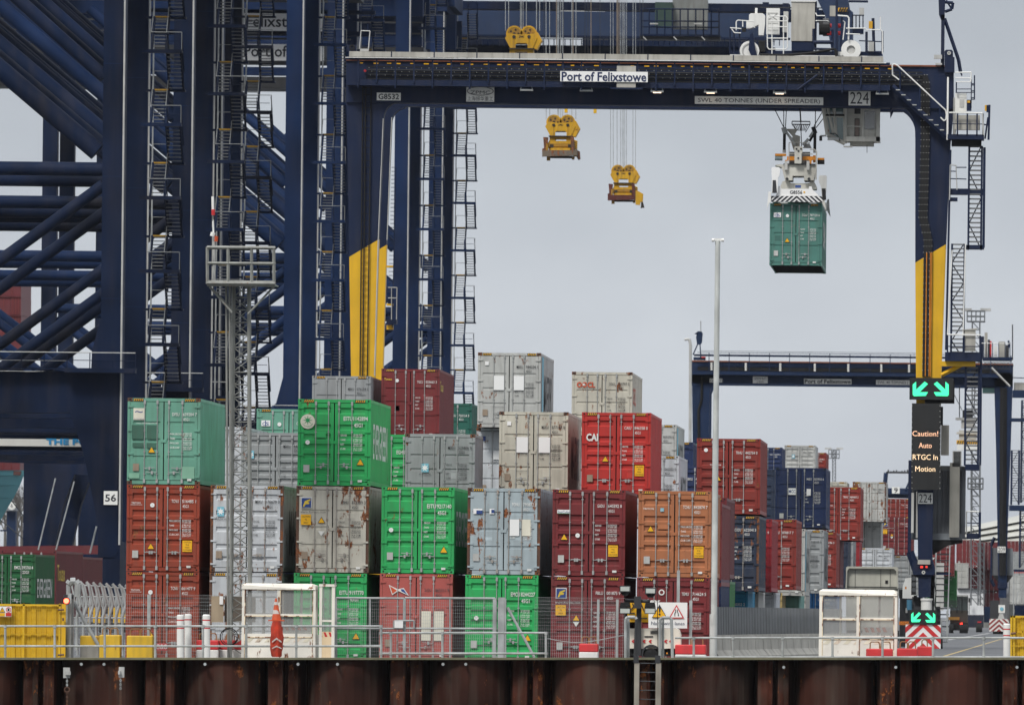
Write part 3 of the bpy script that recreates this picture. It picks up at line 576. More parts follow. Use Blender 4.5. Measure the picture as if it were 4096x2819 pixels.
# road markings
RL = MB(); YLN = paint('road_yellow', (.5, .36, .12), dirt=.5); WLN = paint('road_white', (.45, .45, .44), dirt=.5)
def gp(x, y):                                # pixel on the yard surface
    v = -(y - CY) / FPX; u = (x - CX) / FPX; dz = u * sn + v * cs; D = (gz(5) - EYE + .004) / dz
    return Vector((D * (u * cs - v * sn), D, gz(0) + .006))
def line(mb, a, b, wd, mat):
    a, b = gp(*a), gp(*b); d = (b - a).normalized(); n = Vector((-d.y, d.x, 0)) * wd / 2
    mb.add([a - n, a + n, b + n, b - n], [(0, 1, 2, 3)], mat)
line(RL, (3760, 2628), (4010, 2553), .13, YLN); line(RL, (4010, 2553), (4080, 2538), .13, YLN)
line(RL, (3790, 2558), (3960, 2531), .3, WLN); line(RL, (3170, 2616), (3290, 2597), .2, WLN)
o = RL.build('road_marking', kind='structure')
# ============================================================ QUAYSIDE RAILINGS
def railing(label, x0, x1, yt, ym, yb, posts, D, r=.035, ref=None, close=None):
    a = P(x0, yt, D); t = thing('railing', label, 'railing', (a.x, D, P(x0, yb, D).z), 'galvanised railings on the quay edge')
    for yy in [yt] + ([ym] if isinstance(ym, (int, float)) else list(ym)):
        m = MB(); m.tube(P(x0, yy[0] if isinstance(yy, tuple) else yy, D), P(x1, yy[1] if isinstance(yy, tuple) else yy, D), r, GALV, 8); m.build('rail', t, smooth=True)
    for p in posts:
        m = MB(); m.tube(P(p, yb + 6, D), P(p, yt, D), r * 1.1, GALV, 8); m.tube(P(p, yt - 5, D), P(p, yt + 7, D), r * 1.7, GALV, 8)
        for yy in ([ym] if isinstance(ym, (int, float)) else list(ym)): yq = yy[0] if isinstance(yy, tuple) else yy; m.tube(P(p, yq - 6, D), P(p, yq + 6, D), r * 1.6, GALV, 8)
        m.build('post', t, smooth=True)
    return t
railing('long two rail galvanised railing in front of the yellow gate and the left booth', -60, 1524, 2503, 2583, 2630, (21, 219, 419, 621, 812, 985, 1185, 1524), 373.2)
railing('lower railing in front of the grey mesh gates, ending by the ladder chain', 1522, 2186, 2530, 2612, 2630, (1524, 1563, 1770, 2184), 373.0)
railing('right hand railing with a single rail, running past the right booth to the edge', 2700, 4160, 2550, (2627,), 2630, (2775, 2932, 3130, 3330, 3530, 3732, 3935), 373.2)
# chain across the gap
ch = MB(); pts = [P(2186 + (2500 - 2186) * i / 16, 2550 + 30 * sin(pi * i / 16) * (1 - i / 30) - 12 * i / 16, 373.1) for i in range(17)]; ch.path(pts, .012, GALV, 5)
lone(ch, 'chain', 'thin chain slung from the lower railing to the ladder hoop', 'chain')
# ladder down the wall with hoops
lt = thing('quay_ladder', 'quay ladder with pale timber rails and dark rungs going down the wall', 'ladder', P(2586, 2819, 370.6))
for xa, xb in ((2534, 2554), (2620, 2641)):
    m = MB(); bx(m, xa, xb, 2650, 3300, 370.6, .25, paint('weathered_timber', (.33, .30, .25), dirt=.5, fade=.2), ref=xa); m.build('side_rail', lt)
    m = MB(); bx(m, xa, xb, 2620, 2650, 370.58, .3, DARK, ref=xa); m.build('rail_cap', lt)
for i in range(20):
    m = MB(); tb(m, (2552, 2651 + i * 36), (2622, 2652 + i * 36), 370.75, .02, DARK, 6); m.build('rung', lt)
for nm, xa, xb, top, leg in (('hoop', 2502, 2546, 2467, 1), ('hoop', 2640, 2686, 2469, 1)):
    m = MB(); tb(m, (xa, 2632), (xa, top + 8), 372.3, .05, GALV); tb(m, (xa, top + 8), (xa + 8, top), 372.3, .05, GALV); tb(m, (xa + 8, top), (xb - 6, top), 372.3, .05, GALV); tb(m, (xb - 6, top), (xb, top + 8), 372.3, .05, GALV); tb(m, (xb, top + 8), (xb - (6 if xa < 2600 else -4), 2632), 372.3, .05, GALV if xa > 2600 else DARK); tb(m, (xa + 12, 2632), (xa + 12, top), 372.5, .04, GALV)
    lone(m, 'ladder_hoop', 'grey grab hoop at the %s side of the quay ladder' % ('left' if xa < 2600 else 'right'), 'grab rail', 'grab hoops at the ladder', smooth=True)
# mooring rings with chains hanging on the wall
for i, (x_, y_, w_) in enumerate(((266, 2668, 26), (486, 2666, 22))):
    t = thing('mooring_bracket', 'galvanised bracket with hanging chain%s on the quay wall' % (' and ring' if i == 0 else ', right of the ringed one,'), 'mooring chain', P(x_, 2819, 371), 'mooring chains on the wall')
    m = MB(); bx(m, x_ - w_ / 2, x_ + w_ / 2, y_, y_ + 42, 370.95, .1, ALU); bx(m, x_ - 5, x_ + 16 - i * 30, y_ + 15, y_ + 30, 370.8, .15, ALU); m.build('bracket', t)
    m = MB()
    for j in range(22):
        if i == 0 and 4 < j < 7: continue
        m.ring(P(x_ + 2 - i * 6, y_ + 46 + j * 8, 370.8), .018, .04 if j % 2 else .025, .02, GALV if j < 6 else RUSTM, 8)
    m.build('chain', t)
    if i == 0: m = MB(); m.ring(P(x_ + 2, y_ + 88, 370.78), .06, .1, .03, RUSTM, 16); m.build('ring', t)
# ============================================================ QUAYSIDE OBJECTS
def bollard(label, x0, x1, y0, D, bands):
    g = 'white bollards with red bands'; c = (x0 + x1) / 2; base = P(c, 2634, D)
    t = thing('bollard', label, 'bollard', base, g); r = (x1 - x0) / 2 / sc(D); top = P(c, y0, D)
    m = MB(); m.tube(base - Vector((0, 0, .1)), top - Vector((0, 0, r * .35)), r, WHT, 20); m.tube(top - Vector((0, 0, r * .35)), top, r, WHT, 20, r2=r * .75); m.build('post', t, smooth=True)
    for b in bands: m = MB(); q = P(c, b, D); m.tube(q - Vector((0, 0, .02)), q + Vector((0, 0, .02)), r * 1.012, RED, 20); m.build('red_band', t, smooth=True)
bollard('white bollard with red bands, leftmost of the pair by the yellow blocks', 707, 737, 2457, 374.5, (2479, 2511))
bollard('white bollard with one red band, right one of the pair by the yellow blocks', 738, 767, 2454, 375.3, (2477,))
bollard('white bollard standing in front of the left red and white blocks', 810, 841, 2456, 374.5, (2479, 2511))
bollard('white bollard with red bands beside the yellow fence at the right edge', 4013, 4041, 2492, 374.5, (2515, 2540))
def block(label, x0, x1, y0, ysp, D, top, bot, side=.8, loops=2, group='concrete blocks on the quay', yb=2634):
    t = thing('concrete_block', label, 'block', P((x0 + x1) / 2, yb, D), group)
    m = MB()
    if ysp: bx(m, x0, x1, y0, ysp, D, side, top); bx(m, x0, x1, ysp, yb, D, side, bot)
    else: bx(m, x0, x1, y0, yb, D, side, top)
    o = m.build('body', t)
    bv = o.modifiers.new('bevel', 'BEVEL'); bv.width = .035; bv.segments = 2
    for i in range(loops):
        m = MB(); a = x0 + (x1 - x0) * ((.15, .55)[i] if loops > 1 else .3); b = a + (x1 - x0) * .36
        m.path([P(a, y0 + 2, D + side * .4), P(a + 1, y0 - 22, D + side * .4), P(a + 6, y0 - 27, D + side * .4), P(b - 6, y0 - 27, D + side * .45), P(b - 1, y0 - 22, D + side * .5), P(b, y0 + 2, D + side * .5)], .02, MATS['loop'] if 'loop' in MATS else paint('loop', (.3, .17, .07), rust=.5), 6); m.build('lifting_loop', t)
    return t
RB = paint('red_block', (.66, .045, .05), dirt=.3); WB = paint('white_block', (.78, .77, .74), dirt=.2)
block('red and white block behind the third bollard', 785, 874, 2559, 2597, 375.6, RB, WB)
block('red and white block behind the lattice mast foot', 878, 968, 2559, 2597, 376, RB, WB, loops=1)
block('red and white block standing alone left of the ladder', 2316, 2392, 2573, 2606, 374.6, RB, WB)
block('long red block with white foot right of the light tower', 2700, 2823, 2577, 2616, 375.4, RB, WB)
block('red block in front of the right booth', 3464, 3571, 2593, None, 373.8, RB, WB)
block('red block at the left foot of the crane sign, left one', 3588, 3670, 2592, None, 374.6, RB, WB)
block('red and white block in front of the striped crane bumper', 3668, 3731, 2584, 2624, 375.8, RB, WB, loops=1)
YB = paint('yellow_block', (.72, .45, .03), rust=.25, dirt=.35)
block('square yellow block with two loops left of the bollards', 506, 610, 2541, None, 374.8, YB, YB)
block('square yellow block with one loop near the grey gate', 397, 480, 2538, None, 374.8, YB, YB)
block('yellow block half hidden behind the railing brace', 320, 396, 2541, 2584, 377, YB, CONC, loops=0)
# striped booths
def booth(label, x0, x1, y0, D, dep, annex=None, wind=None):
    t = thing('lashing_booth', label, 'booth', P((x0 + x1) / 2, 2636, D), 'white rusty booths')
    w_ = x1 - x0; yb = 2636; ys = y0 + (yb - y0) * .665
    h_ = yb - y0
    m = MB(); fr = max(9, w_ * .045)
    mid = x0 + w_ * .5
    for a in (x0, mid - fr / 2, x1 - fr): bx(m, a, a + fr, y0 + 20, yb, D, .1, WHR, ref=a)
    for a in (x0 + fr - 3, x1 - fr, mid + fr / 2 - 3): bx(m, a, a + 3, y0 + 26, yb, D - .006, .05, WHR2, ref=a)
    for a in (x0, x1 - fr): bx(m, a, a + fr, y0 + 20, yb, D + dep - .1, .1, WHR, ref=a)
    m.build('frame', t)
    m = MB(); c0 = P(x0, y0 + 26, D); c1 = P(x1, y0 + 26, D); hh = 24 / sc(D)
    m.add([(c0.x, D - .03, c0.z), (c1.x, D - .03, c0.z), (c1.x, D - .03, c0.z + hh * .7), (c1.x - .1, D + .08, c0.z + hh), (c0.x + .1, D + .08, c0.z + hh), (c0.x, D - .03, c0.z + hh * .7),
           (c0.x, D + dep, c0.z), (c1.x, D + dep, c0.z), (c1.x, D + dep, c0.z + hh * .7), (c0.x, D + dep, c0.z + hh * .7)],
          [(0, 1, 2, 3, 4, 5), (4, 3, 8, 9), (1, 7, 8, 2), (3, 2, 8), (6, 0, 5, 9), (5, 4, 9), (7, 6, 9, 8), (0, 6, 7, 1)], WHR); m.build('roof', t)
    GLS = glass('dusty_glass', (.50, .51, .50), .28, .3)
    for a, b in ((x0 + fr, mid - fr / 2), (mid + fr / 2, x1 - fr)):
        f = MB(); ym = y0 + h_ * .41
        bx(f, a, b, y0 + 24, y0 + 31, D + .01, .07, WHR2); bx(f, a, b, ym, ym + 6, D + .01, .07, WHR); bx(f, a, b, ym + 6, ym + 10, D + .005, .07, WHR2); bx(f, a, b, ys, ys + 12, D + .005, .08, WHR); bx(f, a, b, ys + 12, ys + 16, D - .002, .06, WHR2); wf = f.build('window_frame', t)
        g = MB(); bx(g, a, b, y0 + 30, ys, D + .06, .012, GLS); g.build('pane', wf)
    f = MB(); bx(f, x0 + fr, x1 - fr, ys + 13, yb, D + .02, .06, WHR); pn = f.build('lower_panel', t)
    for a, b in ((x0 + fr, x1 - fr),):
        g = MB(); n = 7; ww = (b - a) / n
        for i in range(n): pz(g, [(a + i * ww, ys + 34), (a + i * ww + ww * .5, ys + 34), (a + i * ww + ww * .95, ys + 16), (a + i * ww + ww * .45, ys + 16)], D + .014, .004, paint('faded_stripe', (.82, .70, .56), rust=.3, dirt=.1) if i % 2 else paint('faded_yellow', (.84, .78, .62), rust=.2, dirt=.1))
        g.build('stripe', pn)
    f = MB(); c = P(x0, y0 + 24, D); zb = P(x0, yb, D).z; e = P(x1, yb, D).x
    f.box(c.x, c.x + .03, D + .1, D + dep - .1, zb, zb + (c.z - zb) * .36, WHR); f.box(e - .03, e, D + .1, D + dep - .1, zb, zb + (c.z - zb) * .36, WHR); f.box(c.x, e, D + dep - .05, D + dep, zb, zb + (c.z - zb) * .36, WHR)
    for i in range(1, 3): f.box(c.x, c.x + .04, D + dep * i / 3, D + dep * i / 3 + .06, zb, c.z, WHR); f.box(e - .04, e, D + dep * i / 3, D + dep * i / 3 + .06, zb, c.z, WHR)
    for i in (1, 2, 3): xx = c.x + (e - c.x) * i / 4; f.box(xx, xx + .07, D + dep - .05, D + dep + .01, zb, c.z, WHR)
    f.box(c.x, e, D + dep - .04, D + dep, zb + (c.z - zb) * .62, zb + (c.z - zb) * .65, WHR)
    f.build('side_wall', t)
    g = MB(); aa = x0 + w_ * .6
    STR = paint('orange_stripe', (.8, .2, .07), rust=.2)
    for i in range(4): pz(g, [(aa + i * 24, ys - 14), (aa + i * 24 + 13, ys - 14), (aa + i * 24 + 5, ys - 33), (aa + i * 24 - 8, ys - 33)], D + dep * .8, .01, STR)
    bx(g, aa - 14, x1 - fr - 4, ys - 34, yb, D + dep * .8 + .012, .03, WHR); g.build('inner_panel', t)
    if annex:
        f = MB(); ax0, ax1 = annex
        for a in (ax0, ax1 - 12): bx(f, a, a + 12, y0 + 10, yb, D + .1, .1, WHR, ref=a)
        bx(f, ax0, ax1, y0 + 6, y0 + 16, D + .08, dep * .7, WHR); bx(f, ax0, ax1, ys - 55, ys - 47, D + .12, .06, WHR); af = f.build('annex_frame', t)
        f = MB(); bx(f, ax0 + 12, ax1 - 12, y0 + 16, ys - 8, D + .15, .012, GLS); f.build('pane', af)
        f = MB(); bx(f, ax0 + 4, ax1 - 12, ys - 8, yb, D + .11, .05, paint('cream_rusty', (.85, .66, .42), rust=.28, dirt=.15))
        for i in range(3): pz(f, [(ax0 + 4 + i * 20, ys + 12), (ax0 + 14 + i * 20, ys + 12), (ax0 + 6 + i * 20, ys - 6), (ax0 - 4 + i * 20 + 2, ys - 6)], D + .105, .004, RED)
        f.build('annex_panel', t)
    return t
booth('larger white rusty booth with side annex, behind the traffic cone', 967, 1262, 2329, 375.5, 1.6, annex=(1276, 1338))
booth('white rusty booth in front of the truck cab, right side', 3277, 3588, 2353, 375.2, 1.6)
# orange vest on a cone
t = thing('traffic_cone', 'orange traffic cone with white band, standing high on a draped post', 'traffic cone', P(1106, 2634, 374))
m = MB(); a = P(1106, 2480, 374); b = P(1104, 2392, 374); m.tube(a, b, .16, ORG if False else paint('cone_orange', (.60, .09, .025), dirt=.15), 16, r2=.03); m.box(a.x - .26, a.x + .26, 373.78, 374.22, a.z - .02, a.z + .02, MATS['cone_orange']); m.build('body', t, smooth=True)
m = MB(); a = P(1105, 2454, 374); b = P(1105, 2438, 374); m.tube(a, b, .125, paint('reflective_grey', (.6, .55, .52), dirt=.2), 16, r2=.098); a = P(1104, 2418, 374); b = P(1104, 2406, 374); m.tube(a, b, .078, MATS['reflective_grey'], 16, r2=.058); m.build('reflective_band', t, smooth=True)
t = thing('safety_jacket', 'bright orange safety jacket hanging over the railing under the cone', 'jacket', P(1107, 2634, 373.1))
rows = [(2482, 15), (2500, 20), (2512, 24), (2530, 23), (2548, 26), (2560, 26), (2580, 24), (2592, 25), (2605, 22), (2622, 20), (2626, 16)]
m = MB(); vs = []; n = 20
for yy, hw in rows:
    for i in range(n):
        a = 2 * pi * i / n; rr = hw * (1 + .10 * sin(5 * a + yy * .05)); p = P(1107 + rr * cos(a), yy, 373.2); vs.append((p.x, 373.15 + sin(a) * .13 * (1 + .25 * sin(4 * a)), p.z))
m.add(vs, [(j * n + i, (j + 1) * n + i, (j + 1) * n + (i + 1) % n, j * n + (i + 1) % n) for j in range(len(rows) - 1) for i in range(n)] + [list(range(n))], paint('jacket_orange', (.50, .04, .015), dirt=.35, fade=.35, scale=3, bump=.4)); m.build('cloth', t, smooth=True)
m = MB(); pz(m, [(1088, 2563), (1106, 2549), (1126, 2563), (1126, 2569), (1106, 2556), (1088, 2569)], 373.0, .012, MATS['reflective_grey']); pz(m, [(1088, 2590), (1106, 2580), (1126, 2590), (1126, 2594), (1106, 2586), (1088, 2594)], 373.0, .012, MATS['reflective_grey']); m.build('reflective_strip', t)
# yellow gate panel
def yellow_gate(label, x0, x1, y0, D, posts, panels):
    t = thing('yellow_gate', label, 'gate', P((x0 + x1) / 2, 2634, D), 'yellow gates')
    m = MB(); n = max(2, int((x1 - x0) / 24)); YG = paint('yellow_panel', (.74, .46, .02), dirt=.22, fade=.1); st = (x1 - x0) / n
    a = P(x0, y0 + 6, D); z1 = a.z; zb = P(x0, 2634, D).z; pts = []
    W_ = (x1 - x0) / sc(D)
    k = 0.0
    while k < W_: pts += [(k, 0), (k + .14, 0), (k + .17, .05), (k + .31, .05)]; k += .34
    pts = [(min(p, W_), q) for p, q in pts]; n = len(pts)
    m.add([(a.x + p, D + .1 + q, zb) for p, q in pts] + [(a.x + p, D + .1 + q, z1) for p, q in pts], [(i, i + 1, i + 1 + n, i + n) for i in range(n - 1)], YG); m.build('corrugated_panel', t)
    m = MB(); bx(m, x0, x1, y0, y0 + 7, D, .09, YG, ref=x0); bx(m, x0, x1, y0 + 118, y0 + 122, D + .02, .06, YG, ref=x0)
    for p in posts: bx(m, p, p + 8, y0, 2634, D, .1, YG, ref=p)
    m.build('frame', t)
    m = MB()
    for i in range(int((x1 - x0) / 7)): q = P(x0 + i * 7, y0 + 6, D); m.box(q.x, q.x + .008, D - .004, D + .004, zb, z1, YG)
    for i in range(8): q = P(x0, y0 + 20 + i * 26, D); m.box(q.x, q.x + W_, D - .006, D + .002, q.z, q.z + .008, YG)
    o = m.build('mesh', t); o['kind'] = 'stuff' if False else o.get('kind', '') or 'part'; del o['kind']
    return t
yg = yellow_gate('yellow corrugated gate with warning signs at the left edge', -80, 244, 2413, 376, (90, 234), 0)
m = MB(); bx(m, 245, 262, 2414, 2634, 376, .12, YEL, ref=253); m.build('gate_post', yg)
m = MB()
for yy in (2434, 2614): tb(m, (232, yy + 4), (256, yy + 3), 375.9, .03, RUSTM)
bx(m, 249, 255, 2470, 2482, 375.8, .1, RUSTM); m.build('hinge', yg)
sg = MB(); bx(sg, -20, 46, 2424, 2465, 375.85, .03, SWHT); sg.prism([P(-3, 2448, 375.84), P(21, 2448, 375.84), P(9, 2427, 375.84)], .005, INK); sg.prism([P(0, 2446, 375.83), P(18, 2446, 375.83), P(9, 2430, 375.83)], .005, CAUT)
q = P(7, 2444, 375.82); sg.text('!', q.x, q.y, q.z, .09, INK); bx(sg, -16, 19, 2450, 2463, 375.84, .005, CAUT); q = P(34, 2437, 375.84); sg.ring(q, .065, .085, .005, RED, 20); bx(sg, 30, 38, 2432, 2442, 375.845, .003, INK); bx(sg, 23, 45, 2449, 2463, 375.84, .005, RED)
sg.build('warning_sign', yg)
yg2 = yellow_gate('yellow fence panel at the right edge with a rusty latch', 4041, 4140, 2461, 376, (4041, 4052), 0)
m = MB(); tb(m, (4044, 2533), (4064, 2531), 375.8, .04, RUSTM); bx(m, 4068, 4092, 2523, 2528, 375.9, .05, YEL); bx(m, 4088, 4092, 2523, 2552, 375.9, .05, YEL); m.build('latch', yg2)
# grey lashing frames standing behind the gate
for i in range(9):
    x_ = 281 + i * 26; D = 379 + i * 2.2; y_ = 2322 + i * 2
    m = MB(); s_ = sc(D)
    r_ = .1
    pts = [P(x_ + 26, 2600, D), P(x_ + 26, 2470, D), P(x_ + 40, 2420, D), P(x_ + 32, 2385, D), P(x_ + 22, y_ + 12, D), P(x_ + 12, y_, D)]
    for a, b in zip(pts, pts[1:]): m.tube(a, b, .05, GALV, 8)
    for a, b in zip(pts[2:], pts[3:]): m.tube(a - Vector((.13, 0, .05)), b - Vector((.13, 0, .05)), .03, GALV, 8)
    m.tube(P(x_ + 2, 2620, D), P(x_ + 2, 2380 + i, D), .04, GALV, 8)
    for yy in (2470, 2385, y_ + 14): m.tube(P(x_ + 2, yy, D), P(x_ + 30, yy, D), .03, GALV, 6)
    lone(m, 'steel_hoop', 'curved grey steel frame, number %s from the left in the row behind the yellow gate' % ('one', 'two', 'three', 'four', 'five', 'six', 'seven', 'eight', 'nine')[i], 'steel hoop', 'curved grey hoops behind the gate')
m = MB(); tb(m, (274, 2336), (282, 2324), 378, .12, GALV); tb(m, (282, 2324), (302, 2323), 378, .12, GALV); tb(m, (302, 2323), (312, 2336), 378, .12, GALV); tb(m, (312, 2336), (310, 2385), 378, .12, GALV); tb(m, (274, 2336), (278, 2634), 378, .08, GALV)
lone(m, 'pipe_hoop', 'thick grey pipe hoop at the left end of the row of frames', 'steel frame')
m = MB()
for i in range(9): bx(m, 332 + i * 20, 341 + i * 20, 2428, 2490, 402, .15, YEL)
bx(m, 320, 520, 2426, 2431, 402.2, .1, DARK); bx(m, 320, 520, 2488, 2494, 402.2, .1, DARK)
lone(m, 'yellow_rack', 'low rack of yellow uprights behind the curved grey frames', 'rack')
m = MB(); bx(m, 262, 292, 2380, 2634, 376.6, .3, GALV, ref=277); bx(m, 270, 284, 2372, 2634, 376.3, .2, GALV, ref=277); bx(m, 254, 292, 2377, 2392, 376.4, .3, DARK)
lone(m, 'gate_column', 'grey steel gate column carrying the red signal lamp', 'column')
t = thing('signal_lamp', 'round red signal lamp glowing beside the yellow gate', 'signal lamp', P(265, 2414, 376))
m = MB(); m.disc(P(265, 2402, 376.05), .12, .1, BLK, 24); m.build('housing', t)
m = MB(); m.disc(P(265, 2402, 376.0), .085, .04, emit('red_lamp', (1, .06, .03), 9), 24); m.build('lens', t)
# mesh gates
def mesh_panel(mb, x0, x1, y0, D, st=7, yb=2634):
    zb = P(x0, yb, D).z; z1 = P(x0, y0, D).z; X0 = P(x0, y0, D).x; X1 = P(x1, y0, D).x; n = int((x1 - x0) / st)
    for i in range(n + 1): X = X0 + (X1 - X0) * i / n; mb.box(X, X + .006, D, D + .006, zb, z1, GALV)
    for i in range(int((yb - y0) / 14)): Z_ = z1 - i * 14 / sc(D); mb.box(X0, X1, D - .006, D, Z_, Z_ + .006, GALV)
t = thing('mesh_gate', 'double leaf grey mesh gate with latch plates in front of the pink container', 'gate', P(1670, 2634, 378))
m = MB(); mesh_panel(m, 1345, 1612, 2392, 378, 8); mesh_panel(m, 1622, 1975, 2394, 378, 8); m.build('mesh', t)
for a, b, dd in ((1345, 1616, 378), (1620, 1980, 378)):
    m = MB(); y = 2390
    tb(m, (a, y), (b, y + 2), dd, .035, GALV); tb(m, (a, 2512), (b, 2513), dd, .03, GALV); tb(m, (a, y), (a, 2634), dd, .035, GALV); tb(m, (b, y), (b, 2634), dd, .035, GALV); tb(m, ((a + b) / 2, y), ((a + b) / 2, 2634), dd, .03, GALV)
    m.build('leaf_frame', t)
m = MB(); bx(m, 1578, 1612, 2482, 2510, 377.8, .05, SWHT); tb(m, (1578, 2481), (1656, 2481), 377.9, .03, GALV); tb(m, (1656, 2481), (1656, 2512), 377.9, .03, GALV); tb(m, (1576, 2481), (1576, 2512), 377.9, .03, GALV); m.build('latch', t)
m = MB(); bx(m, 1970, 1984, 2395, 2634, 377.6, .2, GALV, ref=1977); bx(m, 1991, 2017, 2388, 2634, 377.4, .3, GALV, ref=2004); lone(m, 'gate_post', 'thick grey gate post in front of the green container 8244227', 'gate post')
m = MB(); tb(m, (2030, 2428), (2138, 2628), 377.4, .045, GALV); tb(m, (2022, 2392), (2022, 2634), 377.4, .03, GALV); lone(m, 'post_brace', 'slanting grey brace right of the thick gate post', 'brace')
m = MB(); tb(m, (297, 2410), (392, 2578), 377.0, .06, GALV); lone(m, 'gate_brace', 'slanting grey brace beside the yellow gate', 'brace')
t = thing('mesh_fence', 'fine grey mesh fence in front of the dark red containers', 'fence', P(2300, 2634, 379)); m = MB(); mesh_panel(m, 2140, 2500, 2388, 379, 8); m.build('mesh', t)
for p in (2392, 2468):
    m = MB(); bx(m, p - 5, p + 5, 2396, 2634, 378.8, .1, GALV, ref=p); m.build('post', t)
t = thing('mesh_fence', 'fine grey mesh fence in front of the bottom red brown container', 'fence', P(600, 2634, 379)); m = MB(); mesh_panel(m, 300, 880, 2374, 379, 8); m.build('mesh', t)
m = MB(); bx(m, 588, 600, 2376, 2634, 378.8, .1, GALV, ref=594); m.build('post', t)
m = MB(); bx(m, 588, 602, 2376, 2540, 376.9, .08, GALV); lone(m, 'perforated_post', 'perforated grey post standing before the leftmost bottom container', 'post')
t = thing('sign_board', 'tan rectangular board hung on the fence left of the lattice mast', 'board', P(870, 2487, 378.5)); m = MB(); bx(m, 845, 894, 2383, 2487, 378.5, .05, paint('tan_board', (.4, .32, .22), dirt=.2)); m.build('panel', t)
m = MB(); bx(m, 878, 892, 2383, 2416, 378.45, .03, SWHT); m.build('label_plate', t)
m = MB(); bx(m, 898, 1022, 2387, 2487, 378.7, .05, paint('brown_board', (.12, .10, .08), dirt=.2)); lone(m, 'sign_board', 'dark brown board seen behind the lattice mast', 'board')
m = MB(); bx(m, 612, 668, 2571, 2600, 379.2, .1, RED); q = P(622, 2594, 379.15); m.text('G&8', q.x, q.y, q.z, .16, SWHT, wd=.38); lone(m, 'red_sign', 'small red sign with white characters low behind the railing', 'sign')
m = MB(); c = P(916, 2546, 375); m.ring(c, .275, .305, .06, BLK, 24); m.ring(c + Vector((.03, -.04, .015)), .25, .27, .05, BLK, 24); m.ring(c + Vector((-.02, -.06, -.02)), .26, .275, .05, BLK, 24); lone(m, 'cable_coil', 'coil of black cable hanging on the railing at the mast foot', 'cable')
# lamp pole
t = thing('lamp_pole', 'tall slim grey lamp pole with two small white lamps at its top', 'lamp pole', P(2854, 2628, 377))
m = MB(); m.tube(P(2854, 2630, 377), P(2871, 962, 377), .105, paint('pale_pole', (.56, .58, .56), dirt=.25, scale=2), 16, r2=.085); m.build('pole', t, smooth=True)
m = MB(); m.tube(P(2853, 2634, 377), P(2853.4, 2455, 377), .125, MATS['pale_pole'], 16); m.build('base_sleeve', t, smooth=True)
m = MB(); m.box(P(2850, 962, 377).x, P(2895, 962, 377).x, 376.93, 377.07, P(2871, 964, 377).z, P(2871, 954, 377).z, WHT); m.build('lamp_bracket', t)
for dx in (-19, 20): m = MB(); m.tube(P(2871 + dx - 5, 961, 376.9), P(2871 + dx + 5, 961, 376.9), .055, WHT, 12); m.build('lamp', t, smooth=True)
# lattice mast with cage platform
t = thing('lattice_mast', 'grey galvanised lattice mast with a railed platform, left of centre', 'mast', P(950, 2634, 376))
DM = 376
m = MB(); w0 = 62 / sc(DM)
bot = P(962, 2634, DM); top = P(966, 1140, DM)
def leg(k, f):                                   # k corner, f 0..1 height
    b = bot.lerp(top, f); hw = w0 / 2 * (1.25 - .25 * f); return Vector((b.x + (hw if k in (1, 2) else -hw), DM + (hw if k in (2, 3) else -hw), b.z))
for k in range(4): m.tube(leg(k, 0), leg(k, 1), .055 if k < 2 else .045, MASTG, 8)
m.build('mast_leg', t)
m = MB(); nb = 30
for i in range(nb):
    f0, f1 = i / nb, (i + 1) / nb
    for k in range(4):
        k2 = (k + 1) % 4
        m.tube(leg(k, f0), leg(k2, f0), .016, MASTG, 5); m.tube(leg(k if i % 2 else k2, f0), leg(k2 if i % 2 else k, f1), .016, MASTG, 5)
m.build('bracing', t)
m = MB()
tb(m, (905, 1130), (909, 1146), DM - .5, .05, MASTG)
for a, b in (((913, 2634), (905, 1146)), ((925, 2634), (918, 1140))): tb(m, a, b, DM - .55, .035, MASTG, 8)
m.build('conduit', t)
m = MB()
PD = (374.6, 376.9)
def cg(x, y, d): return P(x, y, d)
for d in PD:
    for yy, th in ((990, .043), (1053, .038), (1133, .07)): m.bar(P(828, yy, d), P(1100, yy + 2, d), th * 2, MASTG if th > .06 else MASTG)
    for xx in (829, 912, 1006, 1095): m.bar(P(xx, 992, d), P(xx + 1, 1134, d), .075, MASTG)
for xx in (829, 1098):
    for yy in (990, 1053, 1133): m.bar(P(xx, yy, PD[0]), P(xx + (6 if xx < 900 else -4), yy + 4, PD[1]), .08, MASTG)
m.build('platform_cage', t)
m = MB(); tb(m, (838, 1146), (928, 1250), 375, .035, MASTG); tb(m, (1096, 1146), (992, 1256), 375, .035, MASTG); tb(m, (838, 1146), (930, 1240), 376.7, .035, MASTG); m.build('platform_strut', t)
m = MB(); q = P(966, 1136, 374.6); m.box(P(832, 1136, 374.6).x, P(1096, 1136, 374.6).x, 374.6, 376.9, q.z - .02, q.z + .02, MASTG); m.build('platform_floor', t)
m = MB()
for i in range(3): bx(m, 908 + i * 2, 1000, 996 + 0, 1002, 375.2, .04, MASTG)
m.build('inner_rail', t)
t2 = thing('weather_mast', 'slim white and orange aerial rising from the lattice mast platform', 'aerial', P(856, 990, 375.5))
m = MB(); tb(m, (857, 1130), (855, 960), 375.5, .045, ALU); tb(m, (855, 960), (852, 880), 375.5, .03, WHT); tb(m, (852, 840), (851, 786), 375.5, .045, WHT); tb(m, (852, 884), (852, 840), 375.5, .03, MASTG); m.build('pole', t2)
m = MB(); tb(m, (864, 966), (866, 945), 375.4, .06, MATS['cone_orange']); tb(m, (853, 861), (853, 838), 375.4, .06, RED); tb(m, (849, 945), (853, 930), 375.4, .08, WHT); m.build('sensor', t2)
